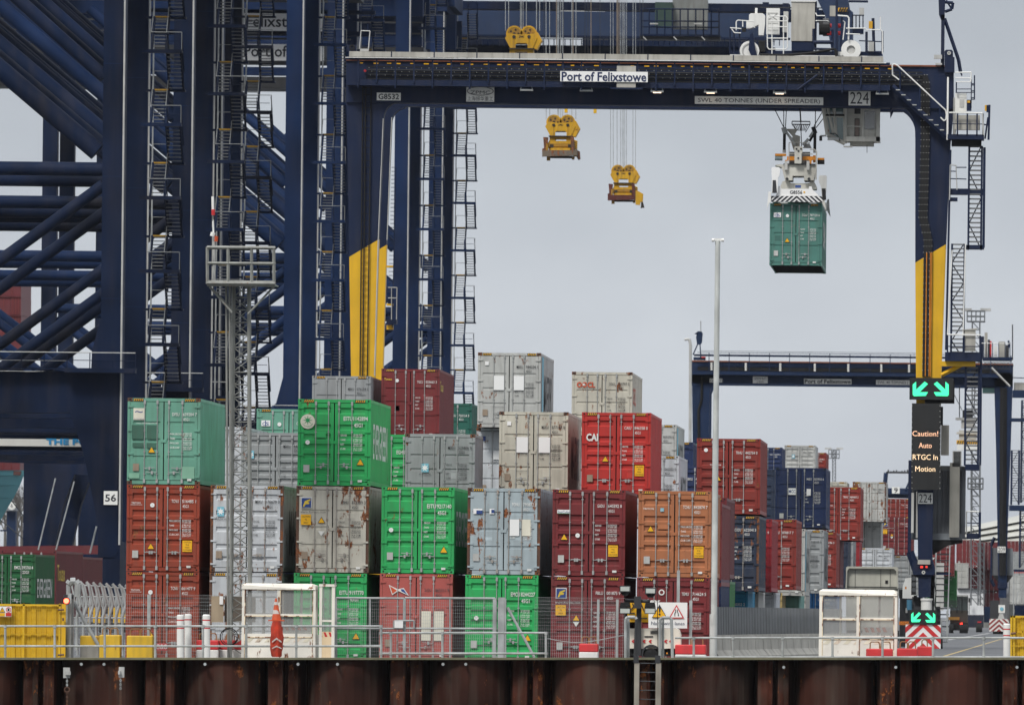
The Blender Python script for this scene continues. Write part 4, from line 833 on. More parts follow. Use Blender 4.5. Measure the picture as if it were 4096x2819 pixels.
# narrow lanes sign
t = thing('road_sign', 'white road sign with two warning triangles, lettered Narrowing lanes', 'road sign', P(2670, 2634, 377.5))
m = MB(); bx(m, 2594, 2749, 2408, 2511, 377.5, .04, SWHT); m.build('panel', t)
m = MB()
for p in (2712, 2762): bx(m, p - 6, p + 6, 2280 if p == 2712 else 2400, 2634, 377.7, .08, GALV, ref=p)
m.build('sign_post', t)
def tri(m, cx, cy, hw, D, a, b, k=.78):
    pz(m, [(cx - hw, cy + hw * .86), (cx + hw, cy + hw * .86), (cx, cy - hw * .9)], D, .004, a); pz(m, [(cx - hw * k, cy + hw * .74), (cx + hw * k, cy + hw * .74), (cx, cy - hw * .64)], D - .004, .003, b)
m = MB(); tri(m, 2638, 2444, 31, 377.46, INK, CAUT, .88); q = P(2634, 2458, 377.44); m.text('!', q.x, q.y, q.z, .3, INK, wd=.07, bold=.02); m.build('warning_triangle', t)
m = MB(); tri(m, 2706, 2445, 31, 377.46, RED, SWHT, .76)
for sx_ in (-1, 1): m.path([P(2706 + sx_ * 7, 2462, 377.44), P(2706 + sx_ * 7, 2452, 377.44), P(2706 + sx_ * 3.5, 2445, 377.44), P(2706 + sx_ * 3.5, 2436, 377.44)], .012, INK, 4)
m.build('warning_triangle', t)
m = MB(); q = P(2605, 2497, 377.48); m.text('Narrowing lanes', q.x, q.y, q.z, .11, INKB, wd=133 / sc(377.5)); m.build('lettering', t)
# light tower trailer
t = thing('light_tower', 'cream light tower trailer with four floodlights facing the quay', 'light tower', P(2590, 2634, 375.6))
CRM = paint('cream_trailer', (.8, .74, .63), dirt=.15); 
m = MB(); pz(m, [(2516, 2592), (2722, 2592), (2722, 2540), (2716, 2518), (2704, 2512), (2520, 2512), (2516, 2520)], 375.6, 1.2, CRM); m.build('cover', t)
m = MB(); bx(m, 2518, 2716, 2594, 2622, 375.75, .95, BLK); m.build('chassis', t)
m = MB(); c = P(2605, 2622, 375.5); m.tube(c, c + Vector((0, .2, 0)), .24, BLK, 18); m.ring(c + Vector((0, -.05, .05)), .27, .33, .3, DARK, 18); m.build('wheel', t)
m = MB()
for i in range(8): bx(m, 2602 + i * 4, 2604 + i * 4, 2521, 2534, 375.57, .02, INK)
bx(m, 2578, 2612, 2542, 2547, 375.57, .02, INK); m.build('vent', t)
m = MB()
for i, a in enumerate((2526, 2570, 2594, 2656, 2676)): pz(m, [(a, 2563), (a + 7, 2557), (a + 14, 2557), (a + 8, 2563), (a + 14, 2570), (a + 7, 2570)], 375.57, .015, RED)
for a in (2555, 2665): bx(m, a, a + 6, 2608, 2614, 375.6, .04, ORG)
m.build('reflector_arrow', t)
for a, b, up in ((2478, 2522, 1), (2580, 2624, 1), (2478, 2522, 0), (2578, 2622, 0)):
    m = MB(); yy = (2341 if up else 2428) + (8 if a > 2560 and up else 0)
    if up: bx(m, a, b, yy, yy + 27, 374.9, .22, DARK); m2 = MB(); bx(m2, a + 4, b - 4, yy + 4, yy + 22, 374.86, .03, paint('lamp_glass', (.55, .58, .55), dirt=.1, rough=.2)); m.prism([P(a + 4, yy + 27, 374.95), P(b - 4, yy + 27, 374.95), P(b - 12, yy + 40, 374.95), P(a + 12, yy + 40, 374.95)], .2, BLK)
    else: pz(m, [(a, yy), (b, yy), (b - 4, yy - 20), (a + 4, yy - 20)], 374.9, .35, BLK); bx(m, a, b, yy, yy + 26, 374.95, .22, DARK); m2 = MB(); bx(m2, a + 3, b - 3, yy + 5, yy + 23, 374.9, .03, MATS['lamp_glass'])
    fl = m.build('floodlight', t); m2.build('lens', fl)
m = MB(); tb(m, (2500, 2400), (2600, 2404), 375.3, .06, DARK); bx(m, 2545, 2565, 2400, 2620, 375.4, .12, DARK); bx(m, 2536, 2564, 2384, 2432, 375.0, .3, DARK); tb(m, (2628, 2300), (2632, 2620), 375.4, .012, BLK); m.build('mast', t)
m = MB(); bx(m, 2510, 2594, 2410, 2487, 375.9, .04, CAUT)
for a, b in (((2520, 2440), (2535, 2425)), ((2535, 2425), (2530, 2412)), ((2565, 2415), (2575, 2440)), ((2520, 2472), (2590, 2472)), ((2512, 2450), (2540, 2452))): tb(m, a, b, 375.86, .02, INK, 4)
lone(m, 'yellow_board', 'yellow warning board with black marks behind the light tower lamps', 'sign')
# concrete barrier with corrugated hoarding
BAR_ = MB(); n = 44
t = thing('concrete_barrier', 'long line of concrete barrier segments receding left of the right booth', 'barrier', P(2800, 2620, 385))
for i in range(n):
    d = 384 + i * 3.05; X = (2846 - 4050) / sc(384) + i * .21
    if True:
        m = MB(); z = gz(X)
        sec = [(-.3, 0), (.3, 0), (.3, .08), (.12, .3), (.09, .82), (-.09, .82), (-.12, .3), (-.3, .08)]
        m.add([(X + a, d, z + b) for a, b in sec] + [(X + a + .2, d + 2.98, z + b) for a, b in sec], [list(range(8)), list(range(15, 7, -1))] + [(k, k + 8, (k + 1) % 8 + 8, (k + 1) % 8) for k in range(8)], paint('barrier_concrete', (.45, .43, .38), dirt=.3, rough=.9))
        if i < 24: m.build('segment', t)
hd = MB(); X0 = (2792 - 4050) / sc(384)
pts = []; yy = 384.0
while yy < 446: pts += [(yy, 0), (yy + .25, 0), (yy + .33, .1), (yy + .58, .1)]; yy += .66
nn = len(pts); HZ = paint('grey_hoarding', (.17, .18, .185), dirt=.3)
hd.add([(X0 + q + (a - 384) * .062, a, gz(X0) + .05) for a, q in pts] + [(X0 + q + (a - 384) * .062, a, gz(X0) + 1.78) for a, q in pts], [(i, i + 1, i + 1 + nn, i + nn) for i in range(nn - 1)], HZ)
q0 = Vector((X0, 384, gz(X0))); hd.box(q0.x - .35, q0.x, 383.9, 384, q0.z, q0.z + 1.78, HZ)
lone(hd, 'corrugated_hoarding', 'grey corrugated hoarding running back behind the concrete barrier', 'hoarding')
# ============================================================ YARD GANTRY 224
DF, DR = 532.0, 538.3
g = thing('gantry_crane', 'navy and yellow rubber tyred gantry crane marked 224, spanning the picture', 'gantry crane', P(2600, 2592, DF))
def GB(*a, **k): return bx(*a, **k)
m = MB(); bx(m, 1384, 3812, 240, 408, DF, .9, NAVY2, ref=1400); bx(m, 1384, 3812, 404, 410, DF - .12, 1.1, NAVY2, ref=1400); bx(m, 1384, 3812, 237, 243, DF - .1, 1.1, paint('rail_rust', (.25, .08, .04), rust=.4), ref=1400); m.build('front_girder', g)
m = MB(); bx(m, 1400, 3812, 262, 424, DR, .9, NAVY2, ref=1400); m.build('rear_girder', g)
m = MB(); WD = DF - 1.0
bx(m, 1384, 3560, 318, 341, WD, .9, NAVY2, ref=1400); bx(m, 1384, 3560, 229, 240, WD, .1, NAVY2, ref=1400)
m.build('walkway', g)
m = MB(); i = 0; x = 1432
while x < 3560:
    big = i % 2 == 0
    o_ = .01047 * (x - 1400); bx(m, x - 3, x + 3, 236 + o_, (352 if big else 330) + o_, WD - .08, .08, NAVY2, ref=x)
    x += 74.5; i += 1
tb(m, (3190, 360), (3270, 300), WD - .1, .05, NAVY2)
m.build_each('walkway_bracket', g)
m = MB()
for k, yy in enumerate((264, 275, 284, 294, 303, 312)): bx(m, 1470, 3690, yy, yy + 5, DF - .16 - .02 * k, .05, BLK if k % 2 == 0 else DARK, ref=1400)
for i in range(74):
    x = 1476 + i * 30
    for k in range(3): q = P(x + (k * 11) % 17, 270 + k * 15 + .01047 * (x - 1400), DF - .3); m.box(q.x - .015, q.x + .015, q.y, q.y + .02, q.z - .015, q.z + .015, GALV)
m.build('cable_tray', g)
m = MB()
for i in range(44):
    x = 1440 + i * 49 + (i % 3) * 5
    if 2380 < x < 2470: continue
    bx(m, x, x + 12 + (i * 7) % 9, 251, 254 + (i % 2) * 1.5, DF - .03, .02, CAUT, ref=1400)
m.build('yellow_clip', g)
m = MB()
for i in range(13): x0 = 1395 + i * 171; m.v and None; bx(m, x0 + 1.5, min(x0 + 169.5, 3533), 206, 227, WD - .15, .12, BEI, ref=1400)
for i in range(13): x0 = 1395 + i * 171; bx(m, x0 - 2.5, x0 + 1.5, 205, 228, WD - .17, .15, NAVY2, ref=1400)
bx(m, 1381, 3545, 229, 231.5, WD - .2, .1, WHT, ref=1400)
m.build('cable_channel', g)
m = MB()
for i, x in enumerate((2106, 2345, 2628, 2842, 3118, 3529)):
    o_ = .01047 * (x - 1400); bx(m, x - 26, x + 26, 352 + o_ - 2, 356 + o_, WD + .1, .4, GALV); tb(m, (x - 24, 352 + o_), (x - 20, 338 + o_), WD + .1, .02, GALV); tb(m, (x + 24, 352 + o_), (x + 20, 338 + o_), WD + .1, .02, GALV)
lamp_ = m.build_each('lamp_bracket', g, 3)
m = MB()
for i, x in enumerate((2628, 2842, 3118)): o_ = .01047 * (x - 1400); bx(m, x - 16, x + 16, 356.5 + o_, 359 + o_, WD + .1, .35, emit('warm_lamp', (1, .75, .55), 1.5))
m.build_each('lamp_tube', g)
def sign(parent, x0, x1, y0, y1, D, txt, tw=.88, th=.62, ref=None, mat=None, ink=None, name='sign_plate', bold=.02, lines=None):
    m = MB(); bx(m, x0, x1, y0, y1, D, .03, mat or SIGN, ref=ref)
    o_ = .01047 * ((x0 + x1) / 2 - ref) if ref else 0
    W = (x1 - x0) / sc(D); H = (y1 - y0) / sc(D); c = P((x0 + x1) / 2, (y0 + y1) / 2 + o_, D)
    if txt: m.text(txt, c.x, D - .008, c.z - H * th / 2, H * th, ink or INK, wd=W * tw, align='C', bold=bold)
    if lines:
        for t_, fx, fz, h_, w_ in lines: m.text(t_, c.x + fx * W, D - .008, c.z + fz * H, h_ * H, ink or INK, wd=w_ * W, align='C', bold=0)
    return m.build(name, parent)
sign(g, 2241, 2591, 285, 326, WD - .3, 'Port of Felixstowe', .97, .84, ref=2241, ink=INKB, mat=SWHT, bold=.025)
sign(g, 1507, 1603, 371, 402, DF - .14, 'G8532', .86, .68, ref=1507)
sg_ = sign(g, 1865, 1977, 346, 407, DF - .14, None, ref=1865, lines=(('ZPMC', 0, -.0, .22, .7), ('上海振华重工', 0, -.42, .22, .92)))
m = MB(); c = P(1921, 365, DF - .16); m.v = []; W = 55 / sc(DF)
for a in range(24): t0, t1 = 2 * pi * a / 24, 2 * pi * (a + 1) / 24; m.tube(c + Vector((W * .95 * cos(t0), 0, .2 * sin(t0))), c + Vector((W * .95 * cos(t1), 0, .2 * sin(t1))), .014, INK, 4)
m.build('emblem_ring', sg_)
sign(g, 2779, 3293, 385, 416, DF - .14, 'SWL 40 TONNES (UNDER SPREADER)', .95, .52, ref=2779, bold=0)
sign(g, 3394, 3482, 362, 422, DF - .14, '224', .84, .78, ref=3394, bold=0)
m = MB(); bx(m, 2467, 2543, 264, 351, WD - .22, .2, BEI, ref=2467); m.build('junction_box', g)
m = MB(); bx(m, 2440, 2570, 350, 357, WD - .3, .6, NAVY2, ref=2440); m.build('box_shelf', g)
m = MB(); bx(m, 1388, 1425, 180, 205, DF - .5, .6, NAVY2); m.ring(P(1408, 190, DF - .56), .07, .13, .06, BLK); bx(m, 1440, 1474, 196, 206, DF - .6, .3, ALU); tb(m, (1438, 196), (1444, 124), DF - .5, .025, ALU); tb(m, (1444, 124), (1480, 125), DF - .5, .025, ALU); tb(m, (1480, 125), (1474, 196), DF - .5, .025, ALU); m.build('end_fitting', g)
m = MB(); c = P(1460, 284, DF - .3); m.tube(c, c + Vector((0, .2, 0)), .06, RED, 12); m.build('red_lamp', g)
# left legs
def arc(cx, cy, r, a0, a1, n=8): return [(cx + r * cos(radians(a0 + (a1 - a0) * i / n)), cy - r * sin(radians(a0 + (a1 - a0) * i / n))) for i in range(n + 1)]
def legs(D, dx, nm, xl, xr, rt, lt=0):
    pass
def left_leg(D, dx, dy):
    o1 = MB(); f = lambda pts: [(x + dx, y + dy) for x, y in pts]
    pz(o1, f([(1386, 330), (1384, 341), (1397, 1027), (1515, 957), (1535, 470)] + arc(1595, 470, 60, 180, 95) + [(1590, 400), (1590, 330)])[::-1], D + .012, .85, NAVY2); l = o1.build('leg', g)
    o2 = MB(); pz(o2, f([(1397, 1027.5), (1404, 1502), (1418, 2590), (1484, 2590), (1499, 1502), (1515, 957.5)])[::-1], D + .012, .85, YEL); o2.build('yellow_paint', l)
    return l
ll = left_leg(DF, 0, 0); lr = left_leg(DR, 31, 22)
m = MB(); tb(m, (1533, 475), (1513, 957), DF - .03, .022, ALU, 6); tb(m, (1513, 957), (1498, 1502), DF - .03, .03, ALU, 6); m.build('edge_pipe', ll)
m = MB()
for a, b in ((1451, 1440), (1463, 1451), (1485, 1469)): tb(m, (a, 345), (b, 1504), DF - .12, .03, BLK, 6)
for i in range(44): yy = 352 + i * 26.5; q = (yy - 345) / 1159; tb(m, (1448 - 12 * q, yy), (1486 - 16 * q, yy + .3), DF - .1, .016, BLK if yy < 990 else YEL, 5)
m.build('cable_ladder', ll)
m = MB()
tb(m, (1567, 470), (1548, 960), DR - .05, .025, ALU, 5)
for i in range(40): yy = 670 + i * 16; q = (yy - 670) / 640; tb(m, (1566 - 16 * q, yy), (1583 - 14 * q, yy), DR - .2, .014, NAVY2, 4)
tb(m, (1583, 670), (1569, 1310), DR - .2, .025, NAVY2, 5); m.build('side_ladder', lr)
m = MB()
for yy in (1062, 1214, 1300): bx(m, 1546, 1572 + (yy == 1300) * 0, yy, yy + (8 if yy < 1290 else 18), DR - .2, .4, YEL)
m.build('yellow_bracket', lr)
m = MB(); bx(m, 1546, 1586, 1278, 1296, DR - .5, .8, NAVY2)
for yy in (1150, 1192): tb(m, (1552, yy), (1588, yy), DR - .5, .025, ALU)
tb(m, (1588, 1150), (1586, 1278), DR - .5, .025, ALU); tb(m, (1566, 1150), (1566, 1278), DR - .5, .02, ALU); m.build('ladder_platform', lr)
# right leg
def right_leg(D, dx, dy):
    f = lambda pts: [(x + dx, y + dy) for x, y in pts]
    a = MB(); pz(a, f([(3560, 262), (3560, 452)] + arc(3560, 512, 100, 90, 5)[1:] + [(3661, 560), (3661, 1050), (3783, 977), (3801, 560), (3814, 420), (3814, 264)])[::-1], D + .012, .85, NAVY2); l = a.build('leg', g)
    a = MB(); pz(a, f([(3661, 1050.5), (3664, 1520), (3668, 1880), (3736, 1880), (3763, 1520), (3783, 977.5)])[::-1], D, .85, YEL); a.build('yellow_paint', l)
    a = MB(); pz(a, f([(3668, 1880), (3672, 2240), (3676, 2262), (3722, 2262), (3728, 2240), (3736, 1880)])[::-1], D, .85, NAVY2); a.build('lower_leg', l)
    return l
rl = right_leg(DF, 0, 0); rr = right_leg(DR, 1, 20)
m = MB(); hwid = 17
pth = [(3692, 300), (3701, 330), (3701, 560), (3692, 870), (3712, 960), (3706, 1505)]
pp = [P(x, y, DF - .12) for x, y in pth]
for a, b in zip(pp, pp[1:]):
    w_ = hwid / sc(DF); m.add([(a.x - w_, a.y, a.z), (a.x + w_, a.y, a.z), (b.x + w_, b.y, b.z), (b.x - w_, b.y, b.z), (a.x - w_, a.y + .1, a.z), (a.x + w_, a.y + .1, a.z), (b.x + w_, b.y + .1, b.z), (b.x - w_, b.y + .1, b.z)], [(3, 2, 1, 0), (0, 1, 5, 4), (1, 2, 6, 5), (2, 3, 7, 6), (3, 0, 4, 7)], BLK)
m.build('cable_chain', rl)
m = MB()
for (xa, ya), (xb, yb) in zip(pth, pth[1:]):
    n_ = max(1, int((yb - ya) / 24))
    for i in range(n_):
        x = xa + (xb - xa) * i / n_; yy = ya + (yb - ya) * i / n_
        for dx in (-17, -6, 6, 16): q = P(x + dx, yy, DF - .16); m.box(q.x - .018, q.x + .018, q.y, q.y + .03, q.z - .012, q.z + .012, ALU)
for dx in (-5, 10, 15): tb(m, (3712 + dx, 1010), (3706 + dx, 1505), DF - .16, .02, ORG)
m.build('cable_clip', rl)
# stairs from the walkway to the corner platform
m = MB(); m.bar(P(3568, 346, DF - .6), P(3790, 550, DF - .6), .2, NAVY2)
for i in range(9): q = P(3590 + i * 22, 362 + i * 20, DF - .75); m.box(q.x - .08, q.x + .12, q.y, q.y + .8, q.z, q.z + .04, ALU)
for i in range(3): tb(m, (3600 + i * 80, 285 + i * 65), (3600 + i * 80, 380 + i * 72), DF - .62, .04, NAVY2)
m.build('walkway_stair', g)
m = MB(); m.path([P(*q, DF - .7) for q in ((3596, 320), (3570, 300), (3569, 262), (3576, 256), (3590, 262), (3783, 442), (3786, 460), (3784, 478), (3776, 484), (3762, 470))], .035, WHT, 6); m.build('handrail', g)
m = MB(); bx(m, 3787, 3794, 309, 560, DF - .8, .1, WHT, ref=3790); m.build('white_post', g)
# corner machinery, mast
m = MB(); pz(m, [(3778, 270), (3778, 206), (3784, 200), (3806, 200), (3812, 206), (3812, 228), (3818, 230), (3818, 290), (3778, 290)][::-1], DF - .3, .5, NAVY2); m.ring(P(3796, 213, DF - .36), .03, .09, .05, ALU); bx(m, 3736, 3768, 220, 236, DF - .3, .3, ALU); bx(m, 3742, 3768, 253, 260, DF - .3, .3, ALU); m.build('corner_block', g)
m = MB(); bx(m, 3764, 3778, 60, 268, DF - .1, .25, NAVY2, ref=3771); pz(m, [(3754, 0), (3756, 60), (3764, 80), (3778, 80), (3782, -30), (3754, -30)][::-1], DF - .1, .3, NAVY2); m.bar(P(3778, 75, DF), P(3834, 240, DF), .12, NAVY2); m.bar(P(3834, 240, DF), P(3842, 288, DF), .12, NAVY2); m.bar(P(3842, 288, DF), P(3848, 304, DF), .05, NAVY2); m.bar(P(3780, 10, DF), P(3812, 12, DF), .1, NAVY2); m.bar(P(3812, 12, DF), P(3808, 38, DF), .1, NAVY2); m.bar(P(3808, 38, DF), P(3780, 48, DF), .1, NAVY2); m.bar(P(3785, 2, DF), P(3806, 36, DF), .06, NAVY2); m.build('antenna_mast', g)
# corner platform
m = MB(); bx(m, 3790, 3936, 538, 558, DF - 1, 1.6, NAVY2); bx(m, 3806, 3926, 560, 584, DF - .6, 1, BLK); m.build('platform', g)
m = MB(); tb(m, (3796, 451), (3930, 453), DF - 1, .035, WHT); tb(m, (3930, 453), (3934, 540), DF - 1, .035, ALU)
for x in (3830, 3869, 3908, 3932): bx(m, x - 3, x + 3, 455, 545, DF - 1, .06, NAVY2)
tb(m, (3800, 496), (3938, 497), DF - 1, .02, NAVY2); m.build('platform_railing', g)
m = MB(); bx(m, 3819, 3920, 461, 520, DF - .7, .5, BEI); bx(m, 3820, 3866, 374, 448, DF - .3, .8, SIGN); bx(m, 3812, 3824, 392, 540, DF - .2, .5, ALU); bx(m, 3838, 3856, 398, 430, DF - .32, .03, ALU); m.build('cabinet', g)
m = MB(); bx(m, 3946, 3961, 421, 450, DF - .8, .2, NAVY2); bx(m, 3939, 3946, 421, 444, DF - .85, .15, HYEL); tb(m, (3958, 420), (3954, 560), DF - .8, .05, NAVY2); tb(m, (3940, 556), (3952, 470), DF - .8, .04, NAVY2); tb(m, (3936, 500), (3952, 499), DF - .8, .03, NAVY2); m.build('beacon', g)
m = MB(); tb(m, (3821, 291), (3885, 290), DF - .5, .03, WHT); tb(m, (3885, 290), (3883, 328), DF - .5, .03, WHT); tb(m, (3821, 312), (3884, 313), DF - .5, .025, WHT); tb(m, (3824, 328), (3884, 328), DF - .5, .025, WHT)
bx(m, 3823, 3828, 330, 372, DF - .5, .06, NAVY2); bx(m, 3883, 3887, 318, 434, DF - .5, .08, NAVY2); tb(m, (3824, 357), (3884, 357), DF - .5, .02, NAVY2); tb(m, (3824, 371), (3884, 371), DF - .5, .02, NAVY2); tb(m, (3898, 302), (3898, 400), DF - .5, .03, NAVY2)
for yy in (336, 341, 364, 370, 392, 398): tb(m, (3885, yy), (3898, yy), DF - .5, .025, NAVY2)
bx(m, 3867, 3886, 400, 444, DF - .5, .3, NAVY2); bx(m, 3869, 3880, 403, 412, DF - .55, .04, HYEL); m.build('upper_railing', g)
# stair tower
def flight(parent, xa, xb, y0, y1, D, st, dia=True, post=NAVY2, w=.07):
    m = MB()
    for x in (xa, xb): bx(m, x - 4, x + 4, y0, y1, D, .14, post, ref=x)
    m.build('stringer', parent)
    m = MB(); n_ = int((y1 - y0) / st)
    for i in range(n_): bx(m, xa, xb, y0 + i * st, y0 + i * st + st * .3, D + .05 + .04 * (i % 2), .25, TREAD)
    m.build('tread', parent)
    if dia:
        m = MB(); n_ = max(1, int((y1 - y0) / (st * 4.5)))
        for i in range(n_): ya = y0 + (y1 - y0) * i / n_; yb = y0 + (y1 - y0) * (i + 1) / n_; tb(m, (xa if i % 2 else xb, ya), (xb if i % 2 else xa, yb), D + .5, .028, post, 4)
        m.build('cross_brace', parent)
flight(g, 3875, 3926, 584, 1000, DF - .4, 19)
flight(g, 3806, 3856, 975, 1440, DF - .6, 17.2)
flight(g, 3861, 3914, 1468, 1862, DF - .2, 18.3)
m = MB(); bx(m, 3792, 3935, 755, 778, DF - .3, 1, NAVY2); bx(m, 3798, 3830, 790, 804, DF - .3, .8, NAVY2); bx(m, 3860, 3936, 980, 996, DF - .4, 1.1, NAVY2); bx(m, 3780, 3926, 1408, 1444, DF - .7, 1.6, NAVY2); bx(m, 3860, 3918, 1856, 1880, DF - .3, 1.2, NAVY2); m.build('landing', g)
m = MB()
tb(m, (3938, 590), (3934, 992), DF - .5, .06, NAVY2)
for a, b in (((3801, 660), (3824, 662)), ((3824, 662), (3828, 760)), ((3801, 660), (3798, 800)), ((3801, 685), (3826, 686)), ((3801, 715), (3826, 716)), ((3826, 670), (3866, 670)), ((3826, 715), (3866, 717))): tb(m, a, b, DF - .5, .025, ALU if a[1] < 670 else NAVY2)
tb(m, (3788, 1338), (3922, 1340), DF - .9, .035, WHT)
for x in (3790, 3856, 3920): tb(m, (x, 1340), (x, 1410), DF - .9, .035, NAVY2)
tb(m, (3788, 1385), (3922, 1386), DF - .9, .025, NAVY2)
tb(m, (3809, 1000), (3790, 1338), DF - .75, .03, WHT); tb(m, (3862, 975), (3852, 1350), DF - .75, .03, WHT); tb(m, (3925, 1390), (3921, 1860), DF - .4, .05, NAVY2)
tb(m, (3802, 600), (3784, 1400), DF - .3, .05, NAVY2); m.build('stair_railing', g)
m = MB(); bx(m, 3858, 3902, 1318, 1404, DF - .8, .6, BEI); pz(m, [(3855, 1320), (3905, 1320), (3910, 1312), (3850, 1318)], DF - .85, .7, BEI); m.build('vent_box', g)
m = MB(); bx(m, 3762, 3902, 1445, 1465, DF - .4, .5, YEL); m.bar(P(3766, 1500, DF - .2), P(3846, 1458, DF - .2), .15, YEL); m.build('platform_bracket', g)
# LED signs
m = MB(); bx(m, 3638, 3814, 1511, 1598, DF - .75, .5, paint('led_black', (.016, .017, .018), dirt=.1, rough=.6)); bx(m, 3700, 3818, 1524, 1613, DF - .5, .3, BLK); ls = m.build('arrow_sign', g)
GRN = emit('green_led', (.05, 1, .42), 1.15)
def arrow(m, x0, x1, y0, y1, D, flip):
    W_ = x1 - x0; H_ = y1 - y0
    pts = [(0, .2), (.22, 0), (.22, .55), (.78, 0), (1, .16), (.45, .72), (1, .72), (.85, .98), (.08, 1.0), (0, .9)]
    q = [((x0 + a * W_) if not flip else (x1 - a * W_), y0 + b * H_) for a, b in pts]
    pz(m, q if not flip else q[::-1], D, .02, GRN)
m = MB(); arrow(m, 3651, 3712, 1526, 1584, DF - .78, 0); arrow(m, 3735, 3795, 1526, 1584, DF - .78, 1); m.build('green_arrow', ls)
m = MB(); bx(m, 3646, 3762, 1613, 1958, DF - .7, .35, MATS['led_black']); bx(m, 3762, 3772, 1626, 1700, DF - .4, .2, BLK)
for i in range(16):
    for x in (3648, 3760): q = P(x, 1622 + i * 22, DF - .74); m.box(q.x - .015, q.x + .015, q.y, q.y + .04, q.z - .02, q.z + .02, ALU)
ls = m.build('message_sign', g)
LEDM = emit('peach_led', (1, .55, .34), 1.1); LEDY = emit('cream_led', (1, .72, .44), 1.1)
m = MB()
for txt, yb, wd in (('Caution!', 1744, 103), ('Auto', 1791, 52), ('RTGC In', 1838, 100), ('Motion', 1885, 80)):
    q = P(3701, yb, DF - .735); m.text(txt, q.x, q.y, q.z, 21 / sc(DF), LEDM if yb < 1800 else LEDY, wd=wd / sc(DF), align='C', bold=0)
m.build('lettering', ls)
# engine house, boxes
m = MB(); ax0, ax1 = 3640, 3848; a = P(3640, 1862, DF + .9); b = P(3848, 2155, DF + .9); Hz = paint('engine_house_grey', (.13, .14, .155), dirt=.25)
pts = []; X = a.x
while X < b.x: pts += [(X, 0), (X + .1, 0), (X + .12, .04), (X + .2, .04)]; X += .22
nn = len(pts); m.add([(x, DF + .9 + y, b.z) for x, y in pts] + [(x, DF + .9 + y, a.z) for x, y in pts], [(i, i + 1, i + 1 + nn, i + nn) for i in range(nn - 1)], Hz)
m.box(a.x, b.x, DF + .95, DF + 3.6, b.z, a.z, Hz); bx(m, 3636, 3850, 2132, 2158, DF + .85, .1, paint('engine_house_base', (.2, .22, .24), dirt=.25)); bx(m, 3740, 3850, 1862, 1882, DF + .86, .1, MATS['engine_house_base']); m.build('engine_house', g)
m = MB(); bx(m, 3764, 3796, 1700, 1820, DF + .2, .6, BEI); bx(m, 3798, 3838, 1560 + 290, 2148, DF + .3, .5, paint('duct', (.23, .225, .2), dirt=.3), ref=3818); bx(m, 3810, 3846, 1803, 1865, DF + .3, .4, ALU)
for i in range(12): bx(m, 3814, 3842, 1806 + i * 5, 1808 + i * 5, DF + .27, .03, DARK)
m.build('electric_cabinet', g)
m = MB(); bx(m, 3632, 3646, 1840, 2210, DF + .2, .3, NAVY2); bx(m, 3645, 3655, 1970, 2130, DF + .1, .2, ALU); bx(m, 3664, 3672, 1965, 2150, DF + .3, .2, ALU); m.bar(P(3640, 2205, DF + .4), P(3662, 2262, DF + .4), .25, NAVY2); m.build('side_frame', g)
m = MB(); bx(m, 3866, 3916, 2132, 2154, DF + 1, .8, NAVY2); bx(m, 3918 - 4, 3924, 2048, 2150, DF + 1, .1, NAVY2, ref=3920); tb(m, (3866, 2044), (3916, 2046), DF + 1, .03, WHT); tb(m, (3866, 2090), (3920, 2091), DF + 1, .025, NAVY2); tb(m, (3866, 2044), (3866, 2132), DF + 1, .03, ALU); m.build('engine_platform', g)
m = MB(); pz(m, [(3728, 2158), (3850, 2158), (3848, 2170), (3790, 2180), (3732, 2218)][::-1], DF + .9, 2.4, BLK); m.build('underside', g)
sign(g, 3672, 3731, 1970, 2014, DF - .06, '224', .86, .76, bold=0)
# saddle and bogie
m = MB(); pz(m, [(3648, 2250), (3672, 2236), (3730, 2236), (3738, 2262), (3742, 2290), (3724, 2310), (3722, 2388), (3674, 2388), (3672, 2310), (3652, 2298)][::-1], DF - .2, 1, NAVY2); bx(m, 3652, 3738, 2284, 2298, DF - .35, .4, NAVY2); bx(m, 3671, 3721, 2238, 2256, DF - .4, .3, BEI); m.bar(P(3640, 2210, DF), P(3664, 2280, DF), .25, NAVY2); bx(m, 3720, 3804, 2288, 2298, DF, .4, NAVY2); m.build('saddle', g)
m = MB(); c = P(3694, 2288, DF - .4); m.ring(c, .035, .085, .05, ALU); m.build('pivot_pin', g)
m = MB(); bx(m, 3681, 3692, 2262, 2271, DF - .45, .08, emit('small_red', (1, .04, .02), .8)); bx(m, 3702, 3710, 2262, 2270, DF - .45, .08, MATS['small_red']); bx(m, 3661, 3667, 2200, 2211, DF - .3, .05, WHT); m.build('red_lamp', g)
m = MB(); bx(m, 3645, 3664, 2296, 2378, DF - .3, .3, BLK); tl_ = m.build('traffic_light', g)
m = MB()
for yy in (2313, 2336, 2358): c = P(3655, yy, DF - .34); m.disc(c, .105, .06, paint('dark_lens', (.07, .075, .08), dirt=0, rough=.2), 14)
m.build('lens', tl_)
m = MB(); m.tube(P(3706, 2438, DF), P(3706, 2400, DF), .26, WHT, 20); m.tube(P(3706, 2400, DF), P(3706, 2392, DF), .3, WHT, 20)
for x in (3698, 3706): m.tube(P(x, 2392, DF - .1), P(x, 2379, DF - .1), .035, WHT, 8)
m.build('slewing_post', g)
m = MB(); c = P(3638, 2438, DF); m.tube(c, P(3638, 2398, DF), .13, paint('motor_blue', (.05, .17, .27), dirt=.2), 16); m.build('drive_motor', g)
m = MB(); bx(m, 3648, 3690, 2386, 2440, DF + .3, 1.5, DARK); bx(m, 3718, 3742, 2300, 2440, DF + .3, 1.2, BLK); bx(m, 3640, 3760, 2424, 2442, DF + .1, 3, DARK); bx(m, 3655, 3668, 2380, 2400, DF, .3, BLK); m.build('drive_housing', g)
